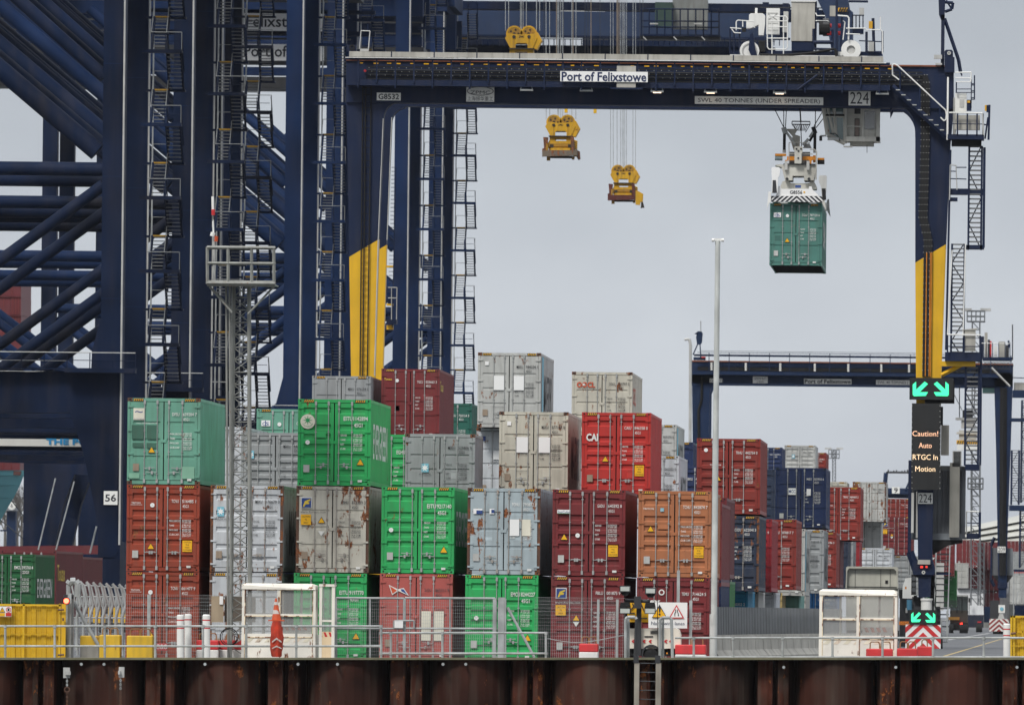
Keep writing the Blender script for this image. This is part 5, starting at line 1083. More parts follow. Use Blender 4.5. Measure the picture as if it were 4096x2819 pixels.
m = MB(); m.path([P(x, y, DF - .3) for x, y in ((3736, 2320), (3744, 2370), (3738, 2420), (3750, 2450), (3756, 2480))], .025, BLK, 5); m.build('hose', g)
m = MB(); bx(m, 3636, 3747, 2438, 2494, DF - .9, .2, MATS['led_black']); a_ = m.build('arrow_sign', g)
m = MB(); arrow(m, 3645, 3684, 2447, 2487, DF - .93, 0); arrow(m, 3701, 3741, 2449, 2489, DF - .93, 1); m.build('green_arrow', a_)
m = MB(); bx(m, 3622, 3763, 2497, 2592, DF - .8, .1, SWHT)
rx = P(3622, 2497, DF - .8).x; W_ = 141 / sc(DF); H_ = 95 / sc(DF); zc = P(3692, 2592, DF - .8).z; cxm = rx + W_ / 2; top_ = zc + H_
def clipz(poly, lo, hi, left, right):
    def cl(ps, ax, v, keep):
        out = []
        for i in range(len(ps)):
            a, b = ps[i], ps[(i + 1) % len(ps)]; ia, ib = keep(a[ax], v), keep(b[ax], v)
            if ia: out.append(a)
            if ia != ib: t = (v - a[ax]) / (b[ax] - a[ax]); out.append((a[0] + (b[0] - a[0]) * t, a[1] + (b[1] - a[1]) * t))
        return out
    for ax, v, k in ((1, lo, lambda p, q: p >= q), (1, hi, lambda p, q: p <= q), (0, left, lambda p, q: p >= q), (0, right, lambda p, q: p <= q)):
        if poly: poly = cl(poly, ax, v, k)
    return poly
def chevrons(mb, D, rx, W_, zlo, zhi, st, bw, slope, mat, t=.01):
    cxm = rx + W_ / 2
    for i in range(-12, 14):
        z0 = zlo + i * st
        for sgn_ in (-1, 1):
            pl = [(cxm, z0), (cxm, z0 + bw), (cxm + sgn_ * W_ / 2, z0 + bw - slope * W_ / 2), (cxm + sgn_ * W_ / 2, z0 - slope * W_ / 2)]
            pl = clipz(pl, zlo, zhi, rx, rx + W_)
            if pl and len(pl) > 2:
                if sgn_ > 0: pl = pl[::-1]
                mb.prism([(a, D, b) for a, b in pl], t, mat)
chevrons(m, DF - .815, rx, W_, zc, top_, .5, .25, .95, RED); m.build('striped_bumper', g)
m = MB(); c = P(3752, 2576, DF - .4); m.tube(c - Vector((.45, 0, 0)), c + Vector((.22, 0, 0)), .36, BLK, 24); c = P(3700, 2577, DF - .4); m.tube(c - Vector((.5, 0, 0)), c + Vector((.1, 0, 0)), .36, BLK, 24); m.build('wheel', g, smooth=True)
m = MB(); bx(m, 3640, 3760, 2440, 2560, DF + .1, 4.5, DARK); m.build('bogie', g)
m = MB()
for x0_, y0_, x1_, y1_ in ((3800, 2180, 3788, 2560), (3745, 2210, 3738, 2440), (3788, 2440, 3788, 2568), (3766, 2470, 3766, 2568)): tb(m, (x0_, y0_), (x1_, y1_), DF - .2, .03, GALV)
for i in range(13): yy = 2214 + i * 24; bx(m, 3744, 3796, yy, yy + 5, DF, .3, DARK)
for yy in (2480, 2520, 2566): tb(m, (3762, yy), (3792, yy), DF - .2, .025, GALV)
m.build('access_ladder', g)
# trolley
tr = thing('crane_trolley', 'white and navy hoist trolley with winches and tall beige cabinet on the gantry beam', 'crane trolley', P(3220, 236, DF + 3))
DT = DF - .3
m = MB(); bx(m, 2920, 3530, 222, 236, DT, 5, WHT, ref=3220); bx(m, 2922, 3528, 205, 222, DT + .3, 4, NAVY2, ref=3220); m.build('trolley_frame', tr)
m = MB(); bx(m, 3165, 3259, 6, 165, DT, 1, BEI); bx(m, 3163, 3263, 3, 8, DT - .05, 1.1, WHT); bx(m, 3166, 3254, 165, 204, DT + .05, .9, NAVY2); bx(m, 3259, 3266, 6, 200, DT + .1, .9, NAVY2); m.build('electric_cabinet', tr)
m = MB(); pz(m, [(2996, 60), (3004, 54), (3050, 54), (3060, 62), (3060, 96), (3054, 142), (3034, 142), (3034, 100), (3000, 115), (2985, 115), (2985, 86), (2996, 84)][::-1], DT + .2, 1, WHT); m.tube(P(3025, 55, DT + .5), P(3025, 38, DT + .5), .06, WHT, 8); bx(m, 3020, 3030, 33, 40, DT + .45, .15, WHT); m.build('hoist_motor', tr)
m = MB(); bx(m, 3065, 3118, 34, 138, DT + .3, .8, WHT)
for yy in (52, 82, 92, 120): bx(m, 3070, 3112, yy, yy + 2, DT + .28, .02, ALU)
tb(m, (3072, 56), (3108, 80), DT + .28, .015, ALU); tb(m, (3072, 80), (3108, 56), DT + .28, .015, ALU)
bx(m, 3130, 3152, 86, 130, DT + .6, .5, ALU); bx(m, 3134, 3153, 47, 82, DT + 1.2, .5, ALU); m.build('white_cabinet', tr)
m = MB(); c = P(2998, 204, DT - .1); m.disc(c, .46, .25, WHT, 20); m.ring(c + Vector((0, -.04, 0)), .3, .36, .05, ALU); c = P(3404, 200, DT - .1); m.ring(c, .2, .46, .25, WHT, 24); m.disc(c + Vector((0, .1, 0)), .2, .1, ALU); bx(m, 3352, 3420, 208, 226, DT, .5, WHT); m.build('rope_drum_cover', tr)
m = MB(); pz(m, [(3004, 222), (2994, 200), (3000, 140), (3012, 130), (3020, 190), (3028, 222)][::-1], DT - .2, .3, NAVY2); bx(m, 3020, 3060, 150, 162, DT, .4, NAVY2); bx(m, 3034, 3060, 166, 208, DT, .4, BLK); m.build('winch_bracket', tr)
m = MB()
def rail_run(m, pts, D, mat, r=.028):
    m.path([P(x, y, D) for x, y in pts], r, mat, 6)
rail_run(m, [(2945, 122), (2945, 88), (2950, 82), (3016, 86), (3018, 112)], DT - .1, WHT); rail_run(m, [(2920, 112), (2945, 114), (2965, 116)], DT - .1, WHT); rail_run(m, [(2926, 116), (2938, 132), (2964, 133)], DT - .1, WHT); rail_run(m, [(2971, 82), (2971, 108)], DT - .1, WHT)
rail_run(m, [(3070, 190), (3069, 150), (3072, 72), (3078, 66), (3144, 66), (3150, 74), (3150, 190), (3144, 198), (3076, 198), (3070, 190)], DT - .2, WHT)
for yy in (85, 108, 154): rail_run(m, [(3070, yy), (3150, yy)], DT - .2, WHT)
rail_run(m, [(3088, 66), (3088, 218)], DT - .2, WHT); rail_run(m, [(3134, 66), (3134, 218)], DT - .2, WHT)
rail_run(m, [(3262, 52), (3268, 64), (3300, 64)], DT - .2, WHT); rail_run(m, [(3262, 84), (3310, 84), (3318, 92)], DT, WHT); rail_run(m, [(3350, 63), (3390, 66), (3396, 74), (3394, 160)], DT - .2, WHT, .04); rail_run(m, [(3372, 160), (3380, 90), (3372, 84)], DT, WHT); rail_run(m, [(3384, 114), (3462, 114), (3466, 120), (3524, 120), (3530, 128), (3530, 216)], DT - .3, WHT); rail_run(m, [(3522, 68), (3522, 118)], DT - .3, WHT); rail_run(m, [(3384, 136), (3440, 138)], DT - .3, WHT)
m.build('white_railing', tr)
m = MB()
for x in (2920, 2936, 2958): rail_run(m, [(x, 116), (x, 214)], DT, NAVY2, .035)
rail_run(m, [(2918, 155), (2990, 158)], DT, NAVY2); rail_run(m, [(3347, 0), (3347, 224)], DT - .2, NAVY2, .06); rail_run(m, [(3368, 66), (3364, 190)], DT, NAVY2, .05); rail_run(m, [(3254, 116), (3254, 196), (3330, 198), (3330, 120)], DT, NAVY2, .06); rail_run(m, [(3254, 170), (3330, 170)], DT, NAVY2, .1); rail_run(m, [(3466, 128), (3466, 208), (3530, 210)], DT - .1, NAVY2, .06); rail_run(m, [(3436, 164), (3530, 168)], DT - .1, NAVY2, .03); rail_run(m, [(3492, 74), (3496, 206)], DT - .1, NAVY2, .07); rail_run(m, [(3530, 126), (3530, 210)], DT + .3, NAVY2, .05)
bx(m, 3475, 3490, 86, 115, DT - .2, .2, HYEL); bx(m, 3474, 3496, 168, 206, DT - .2, .3, ALU); bx(m, 3319, 3342, 24, 66, DT - .2, .3, BEI); bx(m, 2968, 2984, 112, 128, DT - .1, .2, BLK)
m.build('navy_railing', tr)
m = MB(); c = P(3292, 110, DT + .3); m.tube(c, c + Vector((.28, 0, 0)), .42, DARK, 20); m.tube(P(3276, 112, DT + .2), P(3320, 112, DT + .2), .34, BLK, 20)
for x, yy in ((3308, 104), (3352, 104), (3308, 134), (3352, 134)): m.tube(P(x, yy, DT + .1), P(x + 18, yy, DT + .1), .1, RED, 10)
m.build('rope_drum', tr)
m = MB(); rail_run(m, [(3040, 220), (3130, 222), (3230, 215), (3320, 200), (3336, 196), (3344, 204), (3346, 226)], DT - .4, BLK, .07); m.build('cable_loop', tr)
# driver's cab hanging from the trolley
cabm = MB(); DC = DF + 1.3
GT = glass('cab_glass', (.10, .17, .17), .75, .1)
pz(cabm, [(3292, 428), (3305, 440), (3308, 540), (3296, 528)], DC, .2, LBEI) if False else None
cabm.bar(P(3294, 428, DC), P(3310, 540, DC), .14, LBEI); cabm.bar(P(3310, 540, DC), P(3380, 575, DC), .14, LBEI); cabm.bar(P(3380, 428, DC), P(3380, 575, DC), .12, LBEI); cabm.bar(P(3336, 428, DC), P(3344, 540, DC), .1, LBEI); cabm.bar(P(3310, 428, DC), P(3334, 534, DC), .09, LBEI); cabm.bar(P(3300, 466, DC), P(3380, 466, DC), .07, LBEI); cabm.bar(P(3300, 462, DC - .02), P(3380, 462, DC - .02), .08, BLK)
bx(cabm, 3380, 3448, 428, 560, DC + .3, 1.6, LBEI); bx(cabm, 3382, 3520, 547, 566, DC - .1, 2, LBEI); bx(cabm, 3448, 3455, 428, 560, DC, .1, LBEI); bx(cabm, 3505, 3520, 428, 572, DC - .1, .3, LBEI); bx(cabm, 3448, 3506, 520, 548, DC + .1, .1, LBEI); bx(cabm, 3449, 3506, 428, 440, DC + .1, .1, LBEI); bx(cabm, 3448, 3520, 428, 560, DC + .9, .05, ALU); bx(cabm, 3400, 3495, 566, 583, DC + .2, 1.2, BEI)
cab = cabm.build('driver_cab', tr)
m = MB(); pz(m, [(3296, 430), (3380, 430), (3380, 570), (3312, 538)][::-1], DC + .08, .02, GT); bx(m, 3458, 3500, 446, 516, DC + .05, .02, glass('clear_pane', (.5, .52, .55), .35)); m.build('window', cab)
m = MB(); bx(m, 3418, 3438, 475, 546, DC + .27, .03, INK); bx(m, 3420, 3436, 478, 544, DC + .25, .03, paint('door_brown', (.22, .17, .15), dirt=.1)); bx(m, 3418, 3442, 428, 456, DC + .26, .03, DARK); m.build('cab_door', cab)
m = MB(); pz(m, [(3318, 546), (3356, 560), (3342, 553), (3330, 560), (3310, 560)], DC - .2, .3, GALV) if False else None
m.bar(P(3280, 545, DC - .3), P(3306, 543, DC - .3), .06, GALV); m.tube(P(3283, 545, DC - .3), P(3283, 564, DC - .3), .07, BLK, 10); bx(m, 3310, 3356, 550, 561, DC - .2, .3, GALV); bx(m, 3374, 3410, 584, 590, DC - .2, .2, ALU); m.path([P(x, y, DC - .1) for x, y in ((3320, 534), (3340, 534), (3352, 545), (3360, 566))], .02, BLK, 5); m.tube(P(3468, 580, DC), P(3468, 612, DC), .015, BLK, 5); rail_run(m, [(3380, 460), (3440, 462)], DC, LBEI, .02); rail_run(m, [(3380, 505), (3444, 507)], DC, LBEI, .03); m.build('cab_bracket', cab)
# ============================================================ SPREADER
DS = 529.6; DH = 534.5
sp_ = thing('container_spreader', 'white spreader marked G8556 with striped bumper, gripping the hanging teal container', 'spreader', P(3190, 812, DS + 6))
m = MB(); bx(m, 3084, 3290, 785, 808, DS, .25, SWHT, ref=3187)
q = P(3084, 785, DS); q2 = P(3290, 810, DS); chevrons(m, DS - .012, q.x, 206 / sc(DS), P(3187, 808, DS).z, P(3187, 785, DS).z, .2, .1, .9, INK); m.build('striped_bumper', sp_)
m = MB(); pz(m, [(3104, 784), (3104, 780), (3112, 768), (3112, 744), (3123, 744), (3125, 756), (3236, 756), (3236, 746), (3246, 746), (3250, 758), (3276, 784)][::-1], DS + .05, .35, SWHT); m.build('end_beam', sp_)
m = MB(); q = P(3184, 776, DS + .04); m.text('G8556', q.x, q.y, q.z, 13 / sc(DS), INK, wd=50 / sc(DS), align='C', bold=.02); m.disc(P(3217, 769, DS + .03), .045, .01, CAUT, 14); m.build('lettering', sp_)
m = MB(); z_ = P(3187, 800, DS + .4).z; X_ = P(3187, 800, DS).x; m.box(X_ - .5, X_ + .5, DS + .4, DS + 12.2, z_, z_ + .35, LBEI); m.box(X_ - 1.2, X_ + 1.2, DS + 11.9, DS + 12.25, z_ - .1, z_ + .3, WHT); m.box(X_ - 1.15, X_ - .9, DS + .2, DS + 12, z_ - .1, z_ + .1, LBEI); m.box(X_ + .9, X_ + 1.15, DS + .2, DS + 12, z_ - .1, z_ + .1, LBEI); m.build('telescopic_beam', sp_)
m = MB(); pz(m, [(3122, 745), (3130, 725), (3154, 722), (3162, 733), (3190, 734), (3232, 733), (3256, 726), (3266, 745), (3266, 756), (3122, 756)][::-1], DH - 1, 2, LBEI); pz(m, [(3100, 662), (3110, 658), (3262, 658), (3264, 680), (3254, 722), (3216, 722), (3216, 704), (3170, 704), (3170, 722), (3140, 722), (3134, 700), (3126, 668)][::-1], DH - 1.3, 2.4, LBEI)
bx(m, 3181, 3204, 741, 752, DH - 1.35, .02, FLB); m.build('head_block', sp_)
m = MB()
for x in (3148, 3236): m.tube(P(x, 716, DH - 1.5), P(x, 716, DH - 1.3), .07, DARK, 12); bx(m, x - 10, x + 2, 644, 680, DH - 1.5, .15, ALU)
m.build('shackle', sp_)
m = MB(); pz(m, [(3178, 654), (3178, 616), (3177, 600), (3178, 588), (3182, 586), (3208, 586), (3211, 590), (3210, 606), (3206, 616), (3206, 652), (3202, 655)][::-1], DH - 1.6, .3, LBEI)
for x, yy in ((3186, 596), (3204, 596), (3194, 604), (3193, 633)): m.disc(P(x, yy, DH - 1.63), .045, .02, DARK, 12)
m.build('centre_plate', sp_)
m = MB(); pz(m, [(3144, 516), (3190, 516), (3178, 538), (3200, 545), (3198, 590), (3174, 600), (3166, 575), (3170, 545)][::-1], DH - .8, .6, BEI); pz(m, [(3212, 592), (3222, 576), (3238, 574), (3246, 592)][::-1], DH - .8, .5, GALV); bx(m, 3134, 3264, 655, 660, DH - 1.4, 2, DARK); bx(m, 3158, 3240, 608, 655, DH - .6, .4, GALV); m.build('upper_frame', sp_)
m = MB(); bx(m, 3148, 3180, 626, 642, DH - 1.2, .4, ORG); bx(m, 3100, 3144, 615, 624, DH - 1.2, .4, ORG); bx(m, 3210, 3264, 626, 641, DH - 1.2, .4, ORG); bx(m, 3252, 3262, 622, 650, DH - 1.1, .3, ORG); bx(m, 3270, 3297, 632, 640, DH - 1, .3, ORG); bx(m, 3140, 3148, 640, 658, DH - 1.3, .15, ORG); bx(m, 3238, 3246, 640, 658, DH - 1.3, .15, ORG); m.build('orange_actuator', sp_)
m = MB(); m.tube(P(3100, 633, DH - 1.1), P(3130, 634, DH - 1.1), .11, paint('motor_grey', (.2, .26, .28), dirt=.3), 14); m.tube(P(3270, 648, DH - .9), P(3298, 648, DH - .9), .12, BLK, 14); m.build('motor', sp_)
m = MB()
for a, b, r, mt in (((3138, 532), (3137, 600), .07, BLK), ((3137, 600), (3137, 612), .08, GALV), ((3260, 532), (3259, 600), .07, BLK), ((3259, 600), (3259, 612), .07, GALV), ((3138, 520), (3160, 550), .06, GALV), ((3160, 550), (3182, 584), .07, GALV), ((3258, 520), (3238, 550), .06, GALV), ((3234, 556), (3212, 582), .07, GALV), ((3256, 535), (3238, 566), .06, BLK), ((3134, 510), (3142, 535), .12, GALV), ((3252, 508), (3262, 535), .1, BLK)): tb(m, a, b, DH - .9, r, mt, 8)
m.build('suspension_link', sp_)
m = MB(); rail_run(m, [(3168, 486), (3240, 487)], DH - .5, DARK, .03); rail_run(m, [(3168, 498), (3240, 499)], DH - .5, DARK, .03); rail_run(m, [(3168, 486), (3168, 498), (3184, 520)], DH - .5, DARK, .02); rail_run(m, [(3240, 487), (3240, 499), (3222, 530)], DH - .5, DARK, .02)
for i in range(8): rail_run(m, [(3174 + i * 8, 499), (3188 + i * 4.6, 524)], DH - .5, DARK, .018)
m.build('cable_basket', sp_)
m = MB()
for a, b in (((3094, 428), (3134, 508)), ((3135, 425), (3135, 510)), ((3146, 425), (3142, 510)), ((3199, 425), (3203, 490)), ((3262, 425), (3261, 510)), ((3294, 440), (3256, 505)), ((3297, 470), (3264, 512)), ((3203, 490), (3206, 588))): tb(m, a, b, DH - .6, .022 if a[0] != 3199 else .035, BLK, 5)
m.build('hoist_rope', sp_)
m = MB(); rail_run(m, [(3156, 655), (3156, 572), (3162, 570), (3240, 571)], DH - 1.2, LBEI, .02); rail_run(m, [(3158, 615), (3250, 617)], DH - 1.2, LBEI, .02); rail_run(m, [(3240, 598), (3256, 597), (3266, 606), (3264, 720)], DH - 1.4, LBEI, .03); m.build('guard_rail', sp_)
# flippers
m = MB(); pz(m, [(3086, 672), (3090, 669), (3114, 669), (3121, 674), (3118, 700), (3112, 712), (3110, 772), (3086, 772), (3088, 712), (3086, 696)][::-1], DS - .2, .35, SWHT); pz(m, [(3091, 721), (3103, 721), (3108, 772), (3089, 772)][::-1], DS - .22, .03, DARK); m.build('guide_flipper', sp_)
m = MB(); pz(m, [(3275, 706), (3279, 702), (3304, 702), (3307, 706), (3306, 748), (3302, 790), (3288, 790), (3284, 748), (3276, 730)][::-1], DS - .1, .35, ALU); pz(m, [(3287, 754), (3302, 754), (3305, 800), (3290, 800)][::-1], DS - .13, .03, BLK); m.build('guide_flipper', sp_)
m = MB(); pz(m, [(3074, 768), (3084, 766), (3084, 810), (3076, 812), (3067, 840)][::-1], DS - .1, .15, WHT); m.build('guide_flipper', sp_)
m = MB(); pz(m, [(3290, 770), (3297, 768), (3299, 806), (3306, 842), (3290, 816)][::-1], DS - .1, .15, LBEI); pz(m, [(3308, 800), (3316, 796), (3318, 830), (3322, 868), (3306, 840)][::-1], DS + 11.6, .15, GALV); m.build('guide_flipper', sp_)
# ============================================================ YARD GANTRY 209 (farther)
D2 = 985.0; D2r = 997.0; S2 = sc(D2)
r2 = thing('gantry_crane', 'smaller looking distant navy gantry crane with leg number 209, at the right', 'gantry crane', P(3400, 2524, D2))
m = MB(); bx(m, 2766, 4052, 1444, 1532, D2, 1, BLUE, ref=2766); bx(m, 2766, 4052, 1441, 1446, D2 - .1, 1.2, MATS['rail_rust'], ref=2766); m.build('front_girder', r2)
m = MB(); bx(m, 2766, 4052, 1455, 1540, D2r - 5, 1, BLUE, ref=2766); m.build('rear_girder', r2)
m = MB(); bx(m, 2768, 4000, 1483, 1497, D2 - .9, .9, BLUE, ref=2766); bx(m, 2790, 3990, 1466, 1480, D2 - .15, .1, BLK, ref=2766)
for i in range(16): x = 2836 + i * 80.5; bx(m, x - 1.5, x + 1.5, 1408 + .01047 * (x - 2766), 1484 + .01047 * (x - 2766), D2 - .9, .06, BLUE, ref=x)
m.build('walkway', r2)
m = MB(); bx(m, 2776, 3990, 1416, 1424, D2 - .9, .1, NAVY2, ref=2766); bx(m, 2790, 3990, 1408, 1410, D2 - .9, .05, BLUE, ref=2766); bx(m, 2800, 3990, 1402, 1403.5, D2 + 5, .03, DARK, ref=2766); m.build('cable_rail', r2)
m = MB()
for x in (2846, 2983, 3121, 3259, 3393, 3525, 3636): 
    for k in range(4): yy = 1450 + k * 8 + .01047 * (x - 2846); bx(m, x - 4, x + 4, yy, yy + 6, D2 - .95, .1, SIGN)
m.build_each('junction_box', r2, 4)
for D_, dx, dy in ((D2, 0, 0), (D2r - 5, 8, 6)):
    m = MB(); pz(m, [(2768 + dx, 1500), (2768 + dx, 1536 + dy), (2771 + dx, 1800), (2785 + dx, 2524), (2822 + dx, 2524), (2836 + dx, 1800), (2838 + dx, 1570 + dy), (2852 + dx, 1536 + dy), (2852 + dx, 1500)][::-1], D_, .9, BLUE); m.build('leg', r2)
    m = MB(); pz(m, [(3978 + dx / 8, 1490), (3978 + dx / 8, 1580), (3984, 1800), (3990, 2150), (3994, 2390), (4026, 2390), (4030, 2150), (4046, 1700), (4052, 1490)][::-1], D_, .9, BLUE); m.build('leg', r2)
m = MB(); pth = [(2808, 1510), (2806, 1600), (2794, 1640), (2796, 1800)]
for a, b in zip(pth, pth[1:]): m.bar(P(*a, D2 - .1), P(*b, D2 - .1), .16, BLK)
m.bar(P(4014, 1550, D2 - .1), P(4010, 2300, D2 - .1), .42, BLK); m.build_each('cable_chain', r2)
sign(r2, 3216, 3406, 1514, 1535, D2 - .2, 'Port of Felixstowe', .97, .7, ref=3216, ink=INK, bold=.03)
sign(r2, 3011, 3071, 1505, 1532, D2 - .2, None, ref=3011, lines=(('ZPMC', 0, .0, .3, .8), ('上海振华', 0, -.42, .25, .5)))
sign(r2, 3504, 3640, 1519, 1538, D2 - .2, 'SWL 40 TONNES (', .9, .55, ref=3504, bold=0)
sign(r2, 2838, 2889, 1513, 1529, D2 - .2, 'G8517', .9, .6, ref=2838, bold=0)
sign(r2, 3990, 4022, 2185, 2209, D2 - .5, '209', .86, .78, bold=0)
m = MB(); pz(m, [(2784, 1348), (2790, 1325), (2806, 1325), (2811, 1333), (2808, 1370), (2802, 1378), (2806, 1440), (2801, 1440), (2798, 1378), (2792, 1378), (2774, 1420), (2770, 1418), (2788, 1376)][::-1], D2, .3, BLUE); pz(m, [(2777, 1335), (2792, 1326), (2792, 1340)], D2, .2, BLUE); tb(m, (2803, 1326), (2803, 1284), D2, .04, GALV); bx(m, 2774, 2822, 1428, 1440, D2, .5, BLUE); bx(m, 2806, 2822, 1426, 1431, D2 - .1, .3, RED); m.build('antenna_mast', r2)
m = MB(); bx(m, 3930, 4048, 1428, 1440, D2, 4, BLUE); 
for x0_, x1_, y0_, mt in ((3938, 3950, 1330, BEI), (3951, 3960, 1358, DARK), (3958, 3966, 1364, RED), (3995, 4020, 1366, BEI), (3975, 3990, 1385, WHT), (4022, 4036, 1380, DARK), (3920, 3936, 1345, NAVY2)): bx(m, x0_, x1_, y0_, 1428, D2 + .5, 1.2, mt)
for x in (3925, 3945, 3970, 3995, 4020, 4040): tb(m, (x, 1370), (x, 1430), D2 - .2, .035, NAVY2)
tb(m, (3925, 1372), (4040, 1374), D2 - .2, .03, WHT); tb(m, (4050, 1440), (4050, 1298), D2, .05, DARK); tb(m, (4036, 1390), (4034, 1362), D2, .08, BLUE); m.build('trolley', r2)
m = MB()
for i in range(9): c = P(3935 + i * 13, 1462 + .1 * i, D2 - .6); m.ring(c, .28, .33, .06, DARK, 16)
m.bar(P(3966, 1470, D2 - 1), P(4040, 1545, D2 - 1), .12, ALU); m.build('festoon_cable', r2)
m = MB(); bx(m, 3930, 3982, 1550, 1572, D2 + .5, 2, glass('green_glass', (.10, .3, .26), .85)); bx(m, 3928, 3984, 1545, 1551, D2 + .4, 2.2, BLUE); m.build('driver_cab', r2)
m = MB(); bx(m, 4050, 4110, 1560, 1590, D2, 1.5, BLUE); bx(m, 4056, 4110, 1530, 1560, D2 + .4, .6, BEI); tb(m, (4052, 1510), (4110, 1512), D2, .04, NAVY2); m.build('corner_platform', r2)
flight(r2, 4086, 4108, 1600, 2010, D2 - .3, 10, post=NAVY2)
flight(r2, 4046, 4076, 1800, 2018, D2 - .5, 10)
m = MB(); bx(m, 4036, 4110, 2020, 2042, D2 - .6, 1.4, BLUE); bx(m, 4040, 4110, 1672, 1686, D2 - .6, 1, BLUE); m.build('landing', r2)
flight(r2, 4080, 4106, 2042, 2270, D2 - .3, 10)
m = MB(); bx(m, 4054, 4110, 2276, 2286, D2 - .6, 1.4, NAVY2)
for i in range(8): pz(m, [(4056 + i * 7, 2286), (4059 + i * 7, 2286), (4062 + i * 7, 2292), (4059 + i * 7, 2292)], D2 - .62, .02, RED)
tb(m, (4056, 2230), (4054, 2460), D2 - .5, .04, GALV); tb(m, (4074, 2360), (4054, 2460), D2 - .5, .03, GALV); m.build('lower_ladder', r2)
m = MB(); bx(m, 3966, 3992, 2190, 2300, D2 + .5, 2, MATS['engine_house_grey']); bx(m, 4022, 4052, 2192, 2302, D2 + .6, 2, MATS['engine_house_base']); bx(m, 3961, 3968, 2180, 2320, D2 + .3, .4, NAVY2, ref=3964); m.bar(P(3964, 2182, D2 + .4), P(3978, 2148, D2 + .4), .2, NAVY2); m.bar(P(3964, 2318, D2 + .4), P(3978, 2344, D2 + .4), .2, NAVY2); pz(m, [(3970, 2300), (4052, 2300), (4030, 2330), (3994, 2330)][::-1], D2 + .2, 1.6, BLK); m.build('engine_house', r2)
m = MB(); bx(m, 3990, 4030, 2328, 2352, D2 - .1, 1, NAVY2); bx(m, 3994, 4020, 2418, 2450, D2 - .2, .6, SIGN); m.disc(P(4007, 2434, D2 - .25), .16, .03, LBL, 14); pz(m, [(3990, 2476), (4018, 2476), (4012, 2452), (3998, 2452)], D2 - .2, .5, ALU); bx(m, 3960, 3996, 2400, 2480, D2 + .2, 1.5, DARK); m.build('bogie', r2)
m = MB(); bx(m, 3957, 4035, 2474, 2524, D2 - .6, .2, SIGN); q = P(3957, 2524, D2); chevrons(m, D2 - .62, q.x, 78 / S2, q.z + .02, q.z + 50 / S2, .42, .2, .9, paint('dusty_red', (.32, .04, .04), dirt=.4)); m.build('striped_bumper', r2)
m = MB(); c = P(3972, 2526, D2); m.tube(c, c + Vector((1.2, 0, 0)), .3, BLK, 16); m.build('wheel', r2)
s2 = thing('container_spreader', 'distant white spreader hanging beneath gantry 209, seen through the stairs', 'spreader', P(3870, 1800, D2 + 2))
m = MB(); bx(m, 3826, 3912, 1760, 1776, D2 + 1, .5, HYEL)
for i in range(10): pz(m, [(3828 + i * 9, 1776), (3832 + i * 9, 1776), (3837 + i * 9, 1762), (3833 + i * 9, 1762)], D2 + .98, .02, INK)
bx(m, 3828, 3910, 1776, 1800, D2 + 1, .5, WHT); m.build('striped_bumper', s2)
m = MB(); bx(m, 3836, 3906, 1720, 1758, D2 + 2, 1, LBEI); bx(m, 3826, 3910, 1728, 1736, D2 + 1.8, 1, LBEI); bx(m, 3845, 3900, 1672, 1712, D2 + 2, 1, ALU); bx(m, 3822, 3905, 1670, 1680, D2 + 1.8, .8, ALU); bx(m, 3850, 3892, 1640, 1672, D2 + 2, .8, DARK); m.build('head_block', s2)
m = MB(); tb(m, (3838, 1540), (3838, 1670), D2 + 2, .04, BLK); tb(m, (3808, 1560), (3848, 1640), D2 + 2, .03, BLK); tb(m, (3900, 1540), (3896, 1660), D2 + 2, .04, BLK); m.build('hoist_rope', s2)
# ============================================================ SHIP TO SHORE QUAY CRANES
Dq = 625.0; dR = 16.5
def zpx(y, x=400): return P(x, y, Dq).z
XL = P(402, 1400, Dq).x; GA = 28.4; XW = XL - GA            # land leg and water leg, left faces
LW = 1.18
root_pt = Vector((XL, Dq, gz(XL)))
sts = thing('quay_crane', 'first and nearest tall navy quay crane, marked 56 on its leg', 'quay crane', root_pt, 'ship to shore cranes standing in line along the quay')
Z = lambda y: zpx(y)
HT = 53.5
def frame_leg(y0, back):
    zt = HT; m = MB()
    out = [(XL + LW, zt), (XL + LW, 4.2), (XL - .03, 4.2), (XL - .03, 6.0), (XL - .84, Z(1822)), (XL - 1.65, Z(1650)), (XL - 4.2, Z(1655)), (XL - 4.2, Z(1490)), (XL - .5, Z(1480)), (XL - .47, Z(1405)), (XL, Z(1270)), (XL, zt)]
    m.prism([(a, y0, b) for a, b in out], 1.6, NAVY); return m.build('landside_leg', sts)
l1 = frame_leg(Dq, 0); l2 = frame_leg(Dq + dR, 1)
